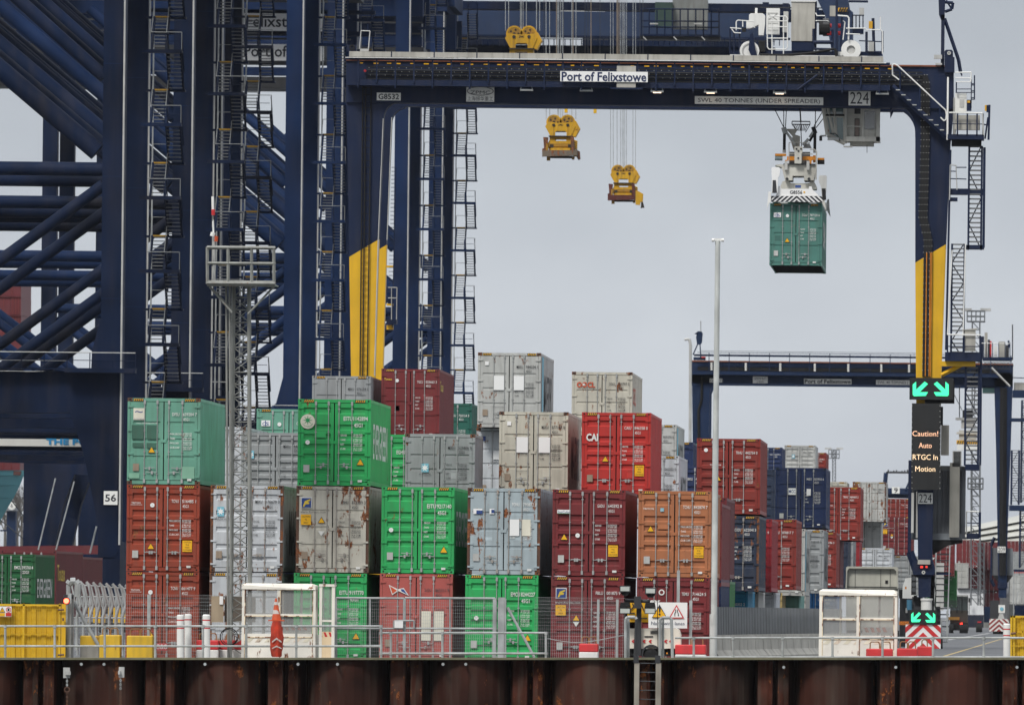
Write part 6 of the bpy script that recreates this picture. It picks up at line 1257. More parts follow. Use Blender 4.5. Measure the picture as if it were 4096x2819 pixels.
for yy in (Dq, Dq + dR):
    m = MB(); Xr = XW + LW
    out = [(XW, HT), (XW, 4.2), (Xr + .03, 4.2), (Xr + .03, 6.0), (Xr + .84, Z(1822)), (Xr + 1.65, Z(1650)), (Xr + 4.2, Z(1655)), (Xr + 4.2, Z(1490)), (Xr + .5, Z(1480)), (Xr + .4, Z(1405)), (Xr, Z(1270)), (Xr, HT)]
    m.prism([(a, yy, b) for a, b in out][::-1], 1.6, NAVY); m.build('waterside_leg', sts)
    m = MB(); m.box(XW + 5.2, XL - 4.19, yy + .1, yy + 1.5, Z(1655), Z(1488), NAVY); m.build('portal_beam', sts)
    m = MB(); m.box(XL + .2, XL + 1.0, yy - .03, yy, 4.3, 9, NAVY); c = Vector((XL + .6, yy - .05, Z(2198, ) if False else zpx(2198))); m.disc(c, .45, .06, NAVY, 24); m.build('pivot_plate', sts)
    r = MB(); mid = (XW + XL + LW) / 2
    # tubes: horizontal, lower diagonals to the portal middle, upper diagonals to the girder
    zb = Z(675); r.tube((XL + .1, yy + .8, zb), (Xr, yy + .8, zb), .38, NAVY, 20); r.build('horizontal_tube', sts, smooth=True)
    for sg2 in (1, -1):
        xe = XL if sg2 > 0 else Xr
        r = MB(); zt_ = Z(738); r.tube((xe, yy + .8, zt_), (mid, yy + .8, Z(1478)), .33, NAVY, 18); r.build('diagonal_tube', sts, smooth=True)
    xe = XL
    r = MB(); z0_ = Z(606); r.tube((xe - .35, yy + .8, z0_), (mid - 8, yy + .8, z0_ + (GA / 2 + 7.4) * .82), .52, NAVY, 22); r.build('diagonal_tube', sts, smooth=True)
    r = MB(); r.tube((xe, yy + .8, Z(305)), (mid, yy + .8, Z(305) + GA / 2 * .84), .36, NAVY, 18); r.build('diagonal_tube', sts, smooth=True)
    m = MB(); m.box(XW - 1.25, XW + 1.2, yy + .02, yy + 1.5, 1.0, Z(1482), NAVY); m.build('lower_leg', sts)
# plate joints of the legs
for yy in (Dq, Dq + dR):
    for zz in (18.5, 25.2, 31.4, 37.9):
        m = MB(); m.box(XL - .004, XL + LW + .004, yy - .012, yy + .02, zz, zz + .035, NAVYB); m.build('weld_seam', sts)
# members running along the rails
for xx in (XL, XW):
    m = MB(); m.box(xx + .2, xx + 1.0, Dq + 1.6, Dq + dR, 3.0, 5.2, NAVY); m.box(xx + .25, xx + .95, Dq + 1.6, Dq + dR, Z(1640), Z(1500), NAVY) if xx == XW else None; m.build('sill_beam', sts)
    for yy in (Dq, Dq + dR):
        m = MB(); m.box(xx - .1, xx + 1.3, yy - 1.4, yy + 3, 1.3, 4.2, NAVY)
        for k in range(4): c = Vector((xx + .2, yy - 1 + k * 1.1, .6)); m.tube(c, c + Vector((.5, 0, 0)), .45, DARK, 14)
        m.build('bogie', sts)
m = MB()
for xx in (XL + 8,): pass
m.box(XW - 40, XL + 2, Dq + 3.2, Dq + 4.4, 49.6, 52.6, NAVY); m.box(XW - 40, XL + 2, Dq + dR - 3, Dq + dR - 1.8, 49.6, 52.6, NAVY)
m.build('boom_girder', sts)
m = MB()
for k in range(6): X = XW - 1 + k * 5.4; m.box(X, X + .5, Dq + 4.4, Dq + dR - 3, 50, 50.8, NAVY)
for zz in (49.0, 48.1): m.box(XW - 30, XL + 2, Dq + 2.2, Dq + 2.4, zz, zz + .12, DARK)
for k in range(13): X = XW - 7 + k * 3; m.tube((X, Dq + 2.3, 48.1), (X, Dq + 2.3, 50), .05, NAVY, 5)
m.box(XW - 30, XL + 2, Dq + 2.2, Dq + 3.2, 47.2, 47.9, NAVY); m.box(XW - 30, XL + 2, Dq + 5, Dq + 11, 46.2, 47.2, DARK)
m.build('girder_walkway', sts)
m = MB(); m.box(XL - 12, XL + 2, Dq + 1, Dq + dR - 1, 53.2, 58, NAVY); m.build('machinery_house', sts)
m = MB(); m.box(XL - .2, XL + 1.4, Dq - .2, Dq + dR + 1.8, 52.7, 54.4, NAVY); m.box(XW - .2, XW + 1.4, Dq - .2, Dq + dR + 1.8, 52.7, 54.4, NAVY); m.build('top_beam', sts)
# platform with railings on the portal beam
m = MB(); m.box(XL - 1.9, XL + 2.0, Dq - 1.1, Dq, Z(1492), Z(1474), NAVY); m.box(XW, XL - 1.9, Dq - .7, Dq, Z(1480), Z(1474), NAVY); m.build('portal_platform', sts)
m = MB()
m.tube((XW, Dq - 1.0, Z(1412)), (XL + 2.0, Dq - 1.0, Z(1412)), .03, ALU, 6); m.tube((XW, Dq - 1.0, Z(1443)), (XL + 2.0, Dq - 1.0, Z(1443)), .022, NAVY, 5); m.tube((XW, Dq + 2, Z(1440)), (XL - 2.0, Dq + 2, Z(1440)), .03, ALU, 6)
for k in range(26): X = XL + 2.0 - k * 1.25; m.tube((X, Dq - 1, Z(1412)), (X, Dq - 1, Z(1480)), .03, NAVY, 5)
m.build('portal_railing', sts)
m = MB(); m.tube((XL + LW - .03, Dq - .08, 5), (XL + LW - .03, Dq - .08, HT), .055, ALU, 8); m.tube((XL + LW + 1.33, Dq + dR - .2, 5), (XL + LW + 1.33, Dq + dR - .2, HT), .05, ALU, 8) if False else None
m.tube((XL + LW + .1, Dq + dR - .1, 5), (XL + LW + .1, Dq + dR - .1, HT), .05, ALU, 8); m.tube((XL + LW + .32, Dq + dR - .15, 5), (XL + LW + .32, Dq + dR - .15, HT), .045, GALV, 8); m.build('cable_pipe', sts)
# stair tower: module 4.1 m, two lanes
SX0 = XL + LW + .52; LNE = .82; ys0 = Dq + dR - 4.2; MOD = 4.1
mods = 12
zb0 = 4.0
for i in range(mods):
    z = zb0 + i * MOD
    f1 = MB(); f1.box(SX0 - .55, SX0 + 2 * LNE + .12, ys0 - .8, ys0, z - .1, z + .03, NAVY); f1.box(SX0 - .55, SX0 + 2 * LNE + .12, ys0 - .85, ys0 - .8, z - .12, z + .08, NAVY)
    f1.box(SX0 - .5, SX0 + 2 * LNE + .1, ys0 + 2.2, ys0 + 3, z + MOD / 2 - .08, z + MOD / 2 + .03, NAVY); f1.box(SX0, SX0 + LNE, ys0 + 2.14, ys0 + 2.2, z + MOD / 2 - .04, z + MOD / 2 + .05, paint('nosing', (.42, .24, .02), dirt=.3))
    f1.build('landing', sts)
    t1 = MB()
    for k in range(10):
        zz = z + MOD / 2 * (k + .5) / 10; yy = ys0 + 2.2 * (k + .5) / 10
        t1.box(SX0 + .04, SX0 + LNE - .04, yy, yy + .26, zz - .02, zz + .03, TREAD)           # from the front landing up to the rear
        zz2 = z + MOD / 2 + MOD / 2 * (k + .5) / 10; yy2 = ys0 + 2.2 - 2.2 * (k + .5) / 10
        t1.box(SX0 + LNE + .04, SX0 + 2 * LNE - .04, yy2 - .26, yy2, zz2 - .02, zz2 + .03, TREAD)
    t1.build('tread', sts)
    h1 = MB()
    for X in (SX0, SX0 + LNE): h1.bar(Vector((X, ys0, z)), Vector((X, ys0 + 2.2, z + MOD / 2)), .1, NAVY)
    for X in (SX0 + LNE + .04, SX0 + 2 * LNE): h1.bar(Vector((X, ys0 + 2.2, z + MOD / 2)), Vector((X, ys0, z + MOD)), .1, NAVY); h1.bar(Vector((X + .03, ys0 + 2.2, z + MOD / 2 + 1)), Vector((X + .03, ys0, z + MOD + 1)), .05, NAVY)
    h1.build('stringer', sts)
    r1 = MB()
    for X in (SX0 - .02, SX0 + LNE): r1.tube((X, ys0, z + 1.05), (X, ys0 + 2.2, z + MOD / 2 + 1.05), .022, CRAIL, 6)
    r1.tube((SX0 - .02, ys0 + 2.2, z + MOD / 2 + 1.05), (SX0 + LNE, ys0 + 2.2, z + MOD / 2 + 1.05), .02, CRAIL, 6)
    r1.tube((SX0 - .1, ys0 - .8, z + 1.05), (SX0 + 2 * LNE + .1, ys0 - .8, z + 1.05), .026, CRAIL, 6); r1.tube((SX0 + 2 * LNE + .1, ys0 - .8, z + 1.05), (SX0 + 2 * LNE + .1, ys0 - .8, z), .022, CRAIL, 6)
    r1.tube((SX0 + .1, ys0 - .8, z + .55), (SX0 + 2 * LNE, ys0 - .8, z + .55), .018, NAVY, 5); r1.tube((SX0 + LNE, ys0 - .8, z + .9), (SX0 + LNE, ys0 - .8, z), .02, NAVY, 5)
    r1.build('handrail', sts)
for i_, (a_, b_) in enumerate((((222, 1912), (153, 2198)), ((297, 1925), (224, 2198)), ((386, 2104), (360, 2212)))):
    m = MB(); tb(m, a_, b_, 900 if i_ < 2 else 660, .055, GALV); lone(m, 'stay_pipe', 'slanting grey pipe under the portal beams, %s of the three' % ('leftmost', 'middle', 'rightmost')[i_], 'pipe', 'slanting pipes under the portal')
# second crane gets no 56; the number plate only on the first
def cp(Dn, label):
    r = dup(sts, Vector((XL, Dn, gz(XL))), label)
    if Dn > 750:                                        # the farther cranes take a bluer, lighter navy
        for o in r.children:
            if o.name.split('.')[0] in ('waterside_leg', 'portal_beam', 'lower_leg', 'sill_beam', 'bogie'): continue  # shaded lower parts keep the darker navy, their shade put into the colour
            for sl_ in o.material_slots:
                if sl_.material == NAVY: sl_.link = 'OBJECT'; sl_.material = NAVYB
    return r
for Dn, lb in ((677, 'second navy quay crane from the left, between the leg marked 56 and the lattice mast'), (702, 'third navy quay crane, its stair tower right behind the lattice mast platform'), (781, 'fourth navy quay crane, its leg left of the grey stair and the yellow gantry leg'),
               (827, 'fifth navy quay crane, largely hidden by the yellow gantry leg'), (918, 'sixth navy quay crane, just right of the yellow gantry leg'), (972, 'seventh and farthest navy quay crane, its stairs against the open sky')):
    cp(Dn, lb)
sign(sts, 415, 470, 1963, 2018, Dq - .12, '56', .8, .5, name='number_plate', bold=.02)
# signs of the cranes behind
fx = thing('crane_sign', 'white lettered boards between the quay crane legs, reading Port of Felixstowe', 'sign', P(1100, 250, 840))
for x0_, y0_, y1_, tx_, tw_ in ((940, 53, 123, 'Felixstowe', 275), (962, 176, 242, 'Port of', 172)):
    m = MB(); bx(m, x0_, 1296, y0_, y1_, 835, .05, SWHT, ref=x0_); bo_ = m.build('board', fx); m = MB(); q = P(984 if y0_ < 100 else 976, y1_ - 16, 834.95); m.text(tx_, q.x, q.y, q.z, 44 / sc(835), INK, wd=tw_ / sc(835), bold=.01); m.build('lettering', bo_)
m = MB(); bx(m, 600, 1500, 122, 140, 838, 1, NAVY, ref=960); bx(m, 600, 1500, 38, 52, 838, 1, NAVY, ref=960); bx(m, 700, 1400, 244, 258, 838, 1, DARK, ref=960); bx(m, 700, 1400, 150, 156, 838, 1, DARK, ref=960); m.build('carrier_beam', fx)
fp = thing('crane_sign', 'pale board with light blue letters under the portal beam at the left', 'sign', P(150, 1783, 700))
m = MB(); bx(m, -60, 330, 1755, 1784, 700, .2, SIGN); q = P(184, 1776, 699.95); m.text('THE PORT', q.x, q.y, q.z, 22 / sc(700), paint('cyan_letter', (.03, .3, .62), dirt=0), wd=230 / sc(700), bold=.04); m.build('board', fp)
m = MB(); bx(m, -60, 340, 1784, 1800, 700.2, 1, NAVY); bx(m, -60, 345, 1700, 1722, 700.2, 1, NAVY); m.build('carrier_beam', fp)
# yellow head blocks hanging from the booms
def headblock(label, x, y, D, full, ropes, rust_=.2):
    s = sc(D); k = s / 58.0
    t = thing('head_block', label, 'head block', P(x, y + 60, D), 'yellow head blocks hanging from quay cranes')
    YH = paint('head_yellow', (.60, .33, .012), rust=.3, dirt=.5); YD = paint('head_yellow_greasy', (.36, .19, .015), rust=.4, dirt=.6); GR = paint('grease', (.03, .024, .018), dirt=.2)
    F = lambda a, b: (x + a * k, y + b * k)
    for sx_ in (-1, 1):
        for dd in (.15, 1.1):
            m = MB(); c = P(*F(sx_ * 27, -24), D + dd); m.disc(c, .50, .3, YD, 24); m.ring(c - Vector((0, .02, 0)), .42, .53, .34, YH, 24); m.disc(c - Vector((0, .03, 0)), .1, .05, GR, 12)
            for q in range(5): a = 2 * pi * q / 5; m.disc(c + Vector((.27 * cos(a), -.02, .27 * sin(a))), .07, .03, GR, 8)
            m.build('sheave', t)
    m = MB(); pz(m, [F(-62, -8), F(-50, -26), F(-16, -22), F(16, -22), F(50, -26), F(58, -8), F(42, 30), F(23, 30), F(23, 16), F(17, 11), F(-17, 11), F(-23, 16), F(-23, 30), F(-42, 30)][::-1], D, .12, YH)
    pz(m, [F(-62, -8), F(-50, -26), F(50, -26), F(62, -8), F(44, 30), F(25, 30), F(25, 12), F(-25, 12), F(-25, 30), F(-42, 30)][::-1], D + .13, 1.5, YD)
    pz(m, [F(58, -8), F(50, -26), F(60, -30), F(76, 0), F(58, 34), F(42, 30)][::-1], D + .06, 1.4, YH)
    for sx_ in (-1, 1): m.disc(P(*F(sx_ * 28, -13), D - .04), .11, .04, GR, 12); bx(m, *[F(sx_ * 28 - 1, 0)[0], F(sx_ * 28 + 1, 0)[0], F(0, -8)[1], F(0, 26)[1]], D - .02, .03, YD)
    bx(m, F(-48, 0)[0], F(48, 0)[0], F(0, 29)[1], F(0, 33)[1], D - .1, 1.6, GR)
    q = P(*F(0, -10), D - .02); m.text('ZPMC', q.x, q.y, q.z, .12, INK, wd=.34, align='C', bold=.01)
    m.build('block', t)
    m = MB(); pz(m, [F(-44, 33), F(44, 33), F(46, 64), F(22, 62), F(22, 42), F(-22, 42), F(-22, 62), F(-46, 64)][::-1], D + .1, 1.4, YH); m.build('lower_block', t)
    if full:
        m = MB(); pz(m, [F(-22, 50), F(22, 50), F(44, 46), F(56, 60), F(52, 90), F(-46, 90), F(-52, 60), F(-44, 46)][::-1], D + .04, .5, YH); pz(m, [F(-46, 60), F(46, 60), F(46, 72), F(-46, 72)][::-1], D - .05, .08, YD)
        for sx_ in (-1, 1): bx(m, F(sx_ * 36 - 7, 0)[0], F(sx_ * 36 + 7, 0)[0], F(0, 64)[1], F(0, 76)[1], D - .12, .12, GR)
        pz(m, [F(48, 44), F(66, 50), F(64, 112), F(52, 112)][::-1], D - .2, .5, YH)
        for i in range(7): pz(m, [F(51, 56 + i * 8), F(65, 52 + i * 8), F(65, 55 + i * 8), F(51, 59 + i * 8)], D - .22, .02, INK)
        bx(m, F(-40, 0)[0], F(38, 0)[0], F(0, 78)[1], F(0, 88)[1], D - .25, .3, YH); m.build('spreader_frame', t)
        m = MB(); RB_ = RUSTM if full == 1 else paint('dark_red_rust', (.10, .022, .018), rust=.5)
        pz(m, [F(-74, 82), F(-68, 78), F(-62, 87), F(56, 87), F(62, 80), F(66, 84), F(66, 108), F(-74, 112)][::-1], D - .4, .5, paint('rusty_grey', (.17, .135, .10), rust=.6, dirt=.5) if full == 1 else RB_)
        pz(m, [F(-70, 34), F(-50, 36), F(-56, 88), F(-66, 88)][::-1], D - .15, .5, RB_); pz(m, [F(38, 34), F(52, 34), F(56, 88), F(42, 88)][::-1], D - .35, .35, RB_); pz(m, [F(-58, 60), F(-50, 60), F(-50, 90), F(-60, 90)][::-1], D - .25, .5, YD)
        pz(m, [F(60, 84), F(76, 92), F(78, 122), F(70, 126), F(60, 108)][::-1], D - .15, .4, RB_); bx(m, F(-56, 0)[0], F(54, 0)[0], F(0, 110)[1], F(0, 118)[1], D + .1, .7, GR); bx(m, F(-56, 0)[0], F(-42, 0)[0], F(0, 114)[1], F(0, 128)[1], D + .05, .3, YD); bx(m, F(44, 0)[0], F(54, 0)[0], F(0, 114)[1], F(0, 124)[1], D + .05, .3, YD)
        if full == 2: pz(m, [F(56, 66), F(72, 70), F(92, 82), F(90, 120), F(80, 118), F(76, 134), F(56, 132)][::-1], D - .45, .4, YH); pz(m, [F(82, 118), F(90, 116), F(98, 146), F(80, 148), F(82, 134)][::-1], D - .4, .3, GR)
        m.build('end_frame', t)
    m = MB()
    for a in ropes: tb(m, F(a, -36), F(a * 1.02, -42 - 900), D + .3, .022, GALV, 4)
    m.build('rope', t)
    return t
headblock('yellow head block rising above the gantry beam, left of centre', 2086, 162, 734, 0, (-60, -48, -4, 0, 6, 18, 56, 68), .2)
headblock('yellow head block with rusty spreader, left one of the two under the beam', 2243, 514, 781, 1, (-58, -44, -12, -8, 0, 8, 44, 60))
headblock('yellow head block with rusty red spreader, lower right one of the two under the beam', 2494, 706, 918, 2, (-60, -48, -30, -14, -6, 0, 6, 14, 44, 56))
m = MB()
for x in (2226, 2292, 2364, 2470, 2476, 2468): tb(m, (x, -40), (x, 240), 800 + x / 100, .03, paint('tan_rope', (.25, .2, .15), dirt=.2), 4)
for x in (2150, 2176, 2240, 2254, 2340, 2352, 2560, 2572, 2400): tb(m, (x, -40), (x, 240), 805 + x / 100, .02, DARK, 4)
hr = thing('hoist_rope_set', 'thin hoist ropes hanging before the blue boom above the gantry beam', 'ropes', P(2350, 236, 805)); m.build_each('rope', hr)
m = MB(); bx(m, 2258, 2270, 436, 451, 781, .4, YEL); bx(m, 2374, 2386, 437, 453, 781, .4, YEL); lone(m, 'spreader_lug', 'two small yellow lugs just below the gantry beam', 'spreader part')
# blue boom with operator platform behind the trolley
bm = thing('boom_section', 'blue crane boom with walkways and a dark green door cabin, behind the gantry beam', 'crane boom', P(2600, 230, 1000))
m = MB(); bx(m, 1400, 3150, 46, 142, 1000, 3, paint('boom_blue', (.014, .033, .085), dirt=.1, fade=.08), ref=2200); bx(m, 1800, 3100, 182, 225, 1004, 2, NAVY, ref=2200); bx(m, 1400, 3160, 142, 150, 999, 1, NAVY, ref=2200); bx(m, 1540, 1800, 150, 225, 1001, 1, DARK); bx(m, 1400, 2050, 138, 190, 1012, .5, NAVY, ref=2200); bx(m, 2330, 3090, 138, 190, 1012, .5, NAVY, ref=2200); bx(m, 1400, 2230, 30, 50, 1012, .5, NAVY, ref=2200); bx(m, 2420, 3100, 30, 50, 1012, .5, NAVY, ref=2200); bx(m, 1570, 1632, 40, 225, 996, 1, MATS['boom_blue']); bx(m, 1532, 1664, 42, 76, 995, 1, MATS['boom_blue']); bx(m, 1400, 3160, 8, 40, 1002, 2, NAVY, ref=2200); m.build('girder', bm)
m = MB(); bx(m, 1800, 3100, 155, 158, 998, .3, DARK, ref=2200); bx(m, 1530, 1662, 22, 24, 994, .2, ALU); bx(m, 2240, 2340, 44, 46, 994, .1, ALU)
for i in range(60): x = 1820 + i * 22; tb(m, (x, 156), (x, 184), 998, .04, NAVY, 4)
m.build('walkway', bm)
m = MB(); bx(m, 2620, 2690, 10, 108, 990, 2, paint('cabin_green', (.03, .06, .05), dirt=.1)); bx(m, 2690, 2830, -10, 115, 991, 2, paint('cabin_grey', (.2, .21, .2), dirt=.4)); bx(m, 2560, 2880, 138, 146, 988, 3, NAVY); bx(m, 2560, 2880, 146, 160, 988.5, 2, DARK)
for i in range(11): x = 2566 + i * 31; tb(m, (x, 35), (x, 142), 988, .06, NAVY, 4)
for yy in (36, 84, 108): tb(m, (2564, yy), (2876, yy + 3), 988, .06, NAVY, 4)
for x in (2600, 2776): bx(m, x, x + 32, 93, 98, 987.5, .3, ALU)
for x in (2572, 2694, 2806): tb(m, (x, 148), (x + 14, 162), 987.5, .05, ALU, 4)
m.build('platform_cabin', bm)
m = MB(); pz(m, [(3270, 0), (3300, -20), (3390, -20), (3400, 40), (3412, 50), (3412, 160), (3380, 225), (3330, 225), (3300, 60)][::-1], 996, 2, MATS['boom_blue']); bx(m, 3395, 3472, 2, 10, 996, .6, NAVY); bx(m, 3351, 3390, 32, 48, 995.8, .2, HYEL)
for i in range(4): pz(m, [(3353 + i * 10, 48), (3358 + i * 10, 48), (3366 + i * 10, 32), (3361 + i * 10, 32)], 995.7, .05, INK)
bx(m, 3410, 3454, 112, 136, 995.5, 1, NAVY)
for x in (3410, 3424, 3438, 3452): tb(m, (x, 60), (x, 112), 995.5, .05, NAVY, 4)
tb(m, (3408, 62), (3456, 63), 995.5, .05, NAVY, 4); bx(m, 3437, 3456, 32, 60, 995.6, .5, ALU)
for i in range(6): bx(m, 3050 + i * 40, 3075 + i * 40, 10 + (i * 17) % 30, 40, 998, 1, NAVY)
bx(m, 3040, 3330, 30, 34, 997, .3, DARK); bx(m, 3080, 3300, 40, 90, 998, .6, NAVY); m.build('hinge_end', bm)
# ============================================================ SHIP, FAR THINGS
TEALH = paint('ship_hull_teal', (.11, .30, .34), dirt=.15, fade=.08, scale=.1)
sh = thing('cargo_ship', 'teal hull of a container ship curving in at the left edge', 'ship', P(20, 2420, 1150))
m = MB(); rows = [(1880, 98), (1900, 96), (1940, 80), (1990, 55), (2040, 25), (2090, -2), (2200, -60), (2450, -120)]
for k, (yy, xx) in enumerate(rows[:-1]):
    y2, x2 = rows[k + 1]; a = P(xx, yy, 1150); b = P(x2, y2, 1150); a2 = P(-700, yy, 1130); b2 = P(-700, y2, 1132)
    m.add([a2, a, b, b2], [(3, 2, 1, 0)], TEALH); a3 = P(-700, yy, 1180); b3 = P(-700, y2, 1180); m.add([a, a3, b3, b], [(3, 2, 1, 0)], TEALH)
m.build('hull', sh, smooth=False)
m = MB(); pz(m, [(-400, 1860), (84, 1884), (80, 1900), (-400, 1880)], 1149, 1, paint('ship_brown', (.10, .035, .03), dirt=.3)); m.build('deck_edge', sh)
for i, (x0, x1, y0, y1, c_, lb) in enumerate(((-60, 40, 1185, 1260, 'maroon', 'upper left'), (41, 84, 1185, 1198 + 62, 'maroon', 'upper right'), (-60, 40, 1262, 1340, 'maroon', 'middle left'), (41, 84, 1262, 1340, 'maroon', 'middle right'), (-60, 84, 1342, 1425, 'maroon', 'lowest'), (-60, 84, 1130, 1184, 'maroon', 'topmost'), (-60, 80, 1838, 1882, 'maroon', 'low on the bow'))):
    m = MB(); bx(m, x0, x1, y0, y1, 1160, 12, cmat(c_, .06))
    for k in range(3): xx = x0 + (x1 - x0) * (k + 1) / 4; bx(m, xx - .7, xx + .7, y0 + 4, y1 - 3, 1159.9, .1, cmat('maroon', .06) if c_ == 'tred' else cmat('tred', .06))
    bx(m, x0, x1, y0, y0 + 3, 1159.85, .15, cmat('maroon', .06)); lone(m, 'shipping_container', 'red brown container aboard the ship at the left edge, %s' % lb, 'container', 'containers aboard the ship')
m = MB(); bx(m, 27, 62, 2040, 2190, 1400, 2, BLUE); bx(m, 22, 64, 2030, 2042, 1399, 3, paint('far_grey_steel', (.2, .22, .24))); bx(m, 0, 30, 2118, 2124, 1400, 1, BLUE); bl = thing('far_crane_leg', 'small bright blue crane leg with the number 6, beyond the ship', 'crane leg', P(44, 2200, 1400)); m.build('leg', bl)
m = MB(); m.disc(P(47, 2022, 1398), .5, .1, SIGN, 20); q = P(47, 2028, 1397.9); m.text('6', q.x, q.y, q.z, .45, INK, align='C', xs=.9); m.build('number_plate', bl)
m = MB(); tb(m, (46, 2000), (130, 2110), 1145, .06, DARK); tb(m, (0, 2078), (140, 2190), 1145, .06, DARK); lone(m, 'mooring_line', 'two slack mooring lines crossing in front of the far trees', 'mooring line')
m = MB(); pz(m, [(-60, 2184), (400, 2180), (400, 2215), (-60, 2215)][::-1], 900, 3, cmat('maroon', .1)); lone(m, 'red_wagon_row', 'low dark red wall of containers beyond the quay crane legs', 'container row')
random.seed(4)
def bare_tree(x, yb, h, D, i):
    t = thing('bare_tree', 'leafless grey tree far beyond the crane legs, %s' % i, 'tree', P(x, yb, D), 'bare trees beyond the terminal')
    BK = paint('bark', (.13, .12, .11), dirt=.1, rough=.9); m = MB(); b = P(x, yb, D); m.tube(b, b + Vector((0, 0, h * .5)), .22, BK, 6, r2=.14); m.build('trunk', t); m = MB()
    def br(p, d, l, r, n):
        q = p + d * l; m.tube(p, q, r, BK, 4, r2=r * .6, cap=False)
        if n:
            for _ in range(3): e = (d + Vector((random.uniform(-.6, .6), random.uniform(-.5, .5), random.uniform(-.1, .5)))).normalized(); br(p + d * l * random.uniform(.5, 1), e, l * random.uniform(.55, .8), r * .6, n - 1)
    for _ in range(6): br(b + Vector((0, 0, h * random.uniform(.2, .5))), Vector((random.uniform(-.5, .5), random.uniform(-.4, .4), 1)).normalized(), h * .3, .12, 4)
    m.build('crown', t)
names = ('leftmost', 'second from left', 'third from left', 'fourth from left', 'fifth from left', 'sixth from left', 'seventh from left', 'eighth from left', 'rightmost')
for i, x in enumerate((-10, 20, 68, 86, 245, 262, 280, 298, 320)): bare_tree(x, 2200, random.uniform(4.5, 6.5) * 1.3, 1500 + i * 12, names[i])
def lattice(label, x, y0, y1, wtop, D, cage=None, lamps=True):
    t = thing('lighting_mast', label, 'lighting mast', P(x, y1, D), 'distant lattice lighting masts'); m = MB()
    FG = paint('far_lattice_grey', (.17, .18, .19), dirt=.1)
    a, b = P(x, y0, D), P(x, y1, D); hw = wtop / 2 / sc(D); n_ = int((y1 - y0) / (wtop * 1.1))
    for sx_ in (-1, 1):
        for sy in (-1, 1): m.tube((a.x + sx_ * hw, D + sy * hw, a.z), (b.x + sx_ * hw * 1.1, D + sy * hw, b.z), .07, FG, 5)
    for i in range(n_):
        z0_ = a.z + (b.z - a.z) * i / n_; z1_ = a.z + (b.z - a.z) * (i + 1) / n_
        for sy in (-1, 1): m.tube((a.x - hw, D + sy * hw, z0_), (a.x + hw, D + sy * hw, z1_), .035, FG, 4); m.tube((a.x - hw, D + sy * hw, z0_), (a.x + hw, D + sy * hw, z0_), .03, FG, 4)
    m.build('lattice', t)
    for cy, ch, cw in (cage or ()):
        m = MB(); A = cw / 2 / sc(D)
        for yy in (cy, cy + ch / 2, cy + ch): q = P(x, yy, D); 
        for yy in (cy, cy + ch * .5, cy + ch):
            q = P(x, yy, D)
            for sy in (-1, 1): m.tube((q.x - A, D + sy * A, q.z), (q.x + A, D + sy * A, q.z), .06, FG, 4); m.tube((q.x + sy * A, D - A, q.z), (q.x + sy * A, D + A, q.z), .06, FG, 4)
        for k in range(5):
            p0 = P(x, cy, D); p1 = P(x, cy + ch, D); X = p0.x - A + 2 * A * k / 4
            for sy in (-1, 1): m.tube((X, D + sy * A, p0.z), (X, D + sy * A, p1.z), .05, FG, 4)
        m.build('platform_cage', t)
        if lamps:
            m = MB()
            for sx_ in (-1, 1): q = P(x + sx_ * cw * .55, cy - 4, D); m.box(q.x - .5, q.x + .5, D - .5, D + .5, q.z - .1, q.z + .15, ALU)
            m.build('lamp', t)
lattice('distant lattice lighting mast with caged platform behind the right gantry stairs', 3904, 1286, 2080, 30, 1060, cage=((1244, 42, 70),))
lattice('distant lattice mast with a small platform, right of the engine house', 3902, 1866, 2420, 34, 900, cage=((1912, 42, 60),), lamps=False)
lattice('faint lattice lighting mast above the dark red stack, in the open sky', 3336, 1802, 2100, 12, 1700, cage=((1798, 34, 42),))
lattice('thin lattice mast in front of the far dark red containers', 3924, 2170, 2420, 22, 1000)
m = MB(); tb(m, (2758, 2300), (2762, 1376), 900, .12, ALU, 10); tb(m, (2762, 1376), (2757, 1356), 900, .12, ALU); tb(m, (2757, 1356), (2738, 1358), 900, .1, ALU); lone(m, 'lamp_post', 'slender hooked grey lamp post beside the far gantry leg', 'lamp post')
# small crane 9
c9 = thing('gantry_crane', 'tiny distant blue gantry top with a white plate numbered 9', 'gantry crane', P(3590, 2000, 1300))
m = MB(); bx(m, 3546, 3660, 1952, 1975, 1300, 2, BLUE); pz(m, [(3546, 1975), (3660, 1975), (3640, 1992), (3550, 1990)][::-1], 1301, 2, BLUE); tb(m, (3544, 1890), (3538, 1960), 1300, .25, BLUE); tb(m, (3652, 1895), (3622, 1960), 1300, .12, BLUE); bx(m, 3544, 3660, 1886, 1893, 1300, .4, DARK)
for i in range(10): bx(m, 3550 + i * 11, 3556 + i * 11, 1878 + (i * 5) % 7, 1888, 1300, .3, DARK)
m.build('portal', c9); sign(c9, 3568, 3599, 1947, 1973, 1298, '9', .5, .7)
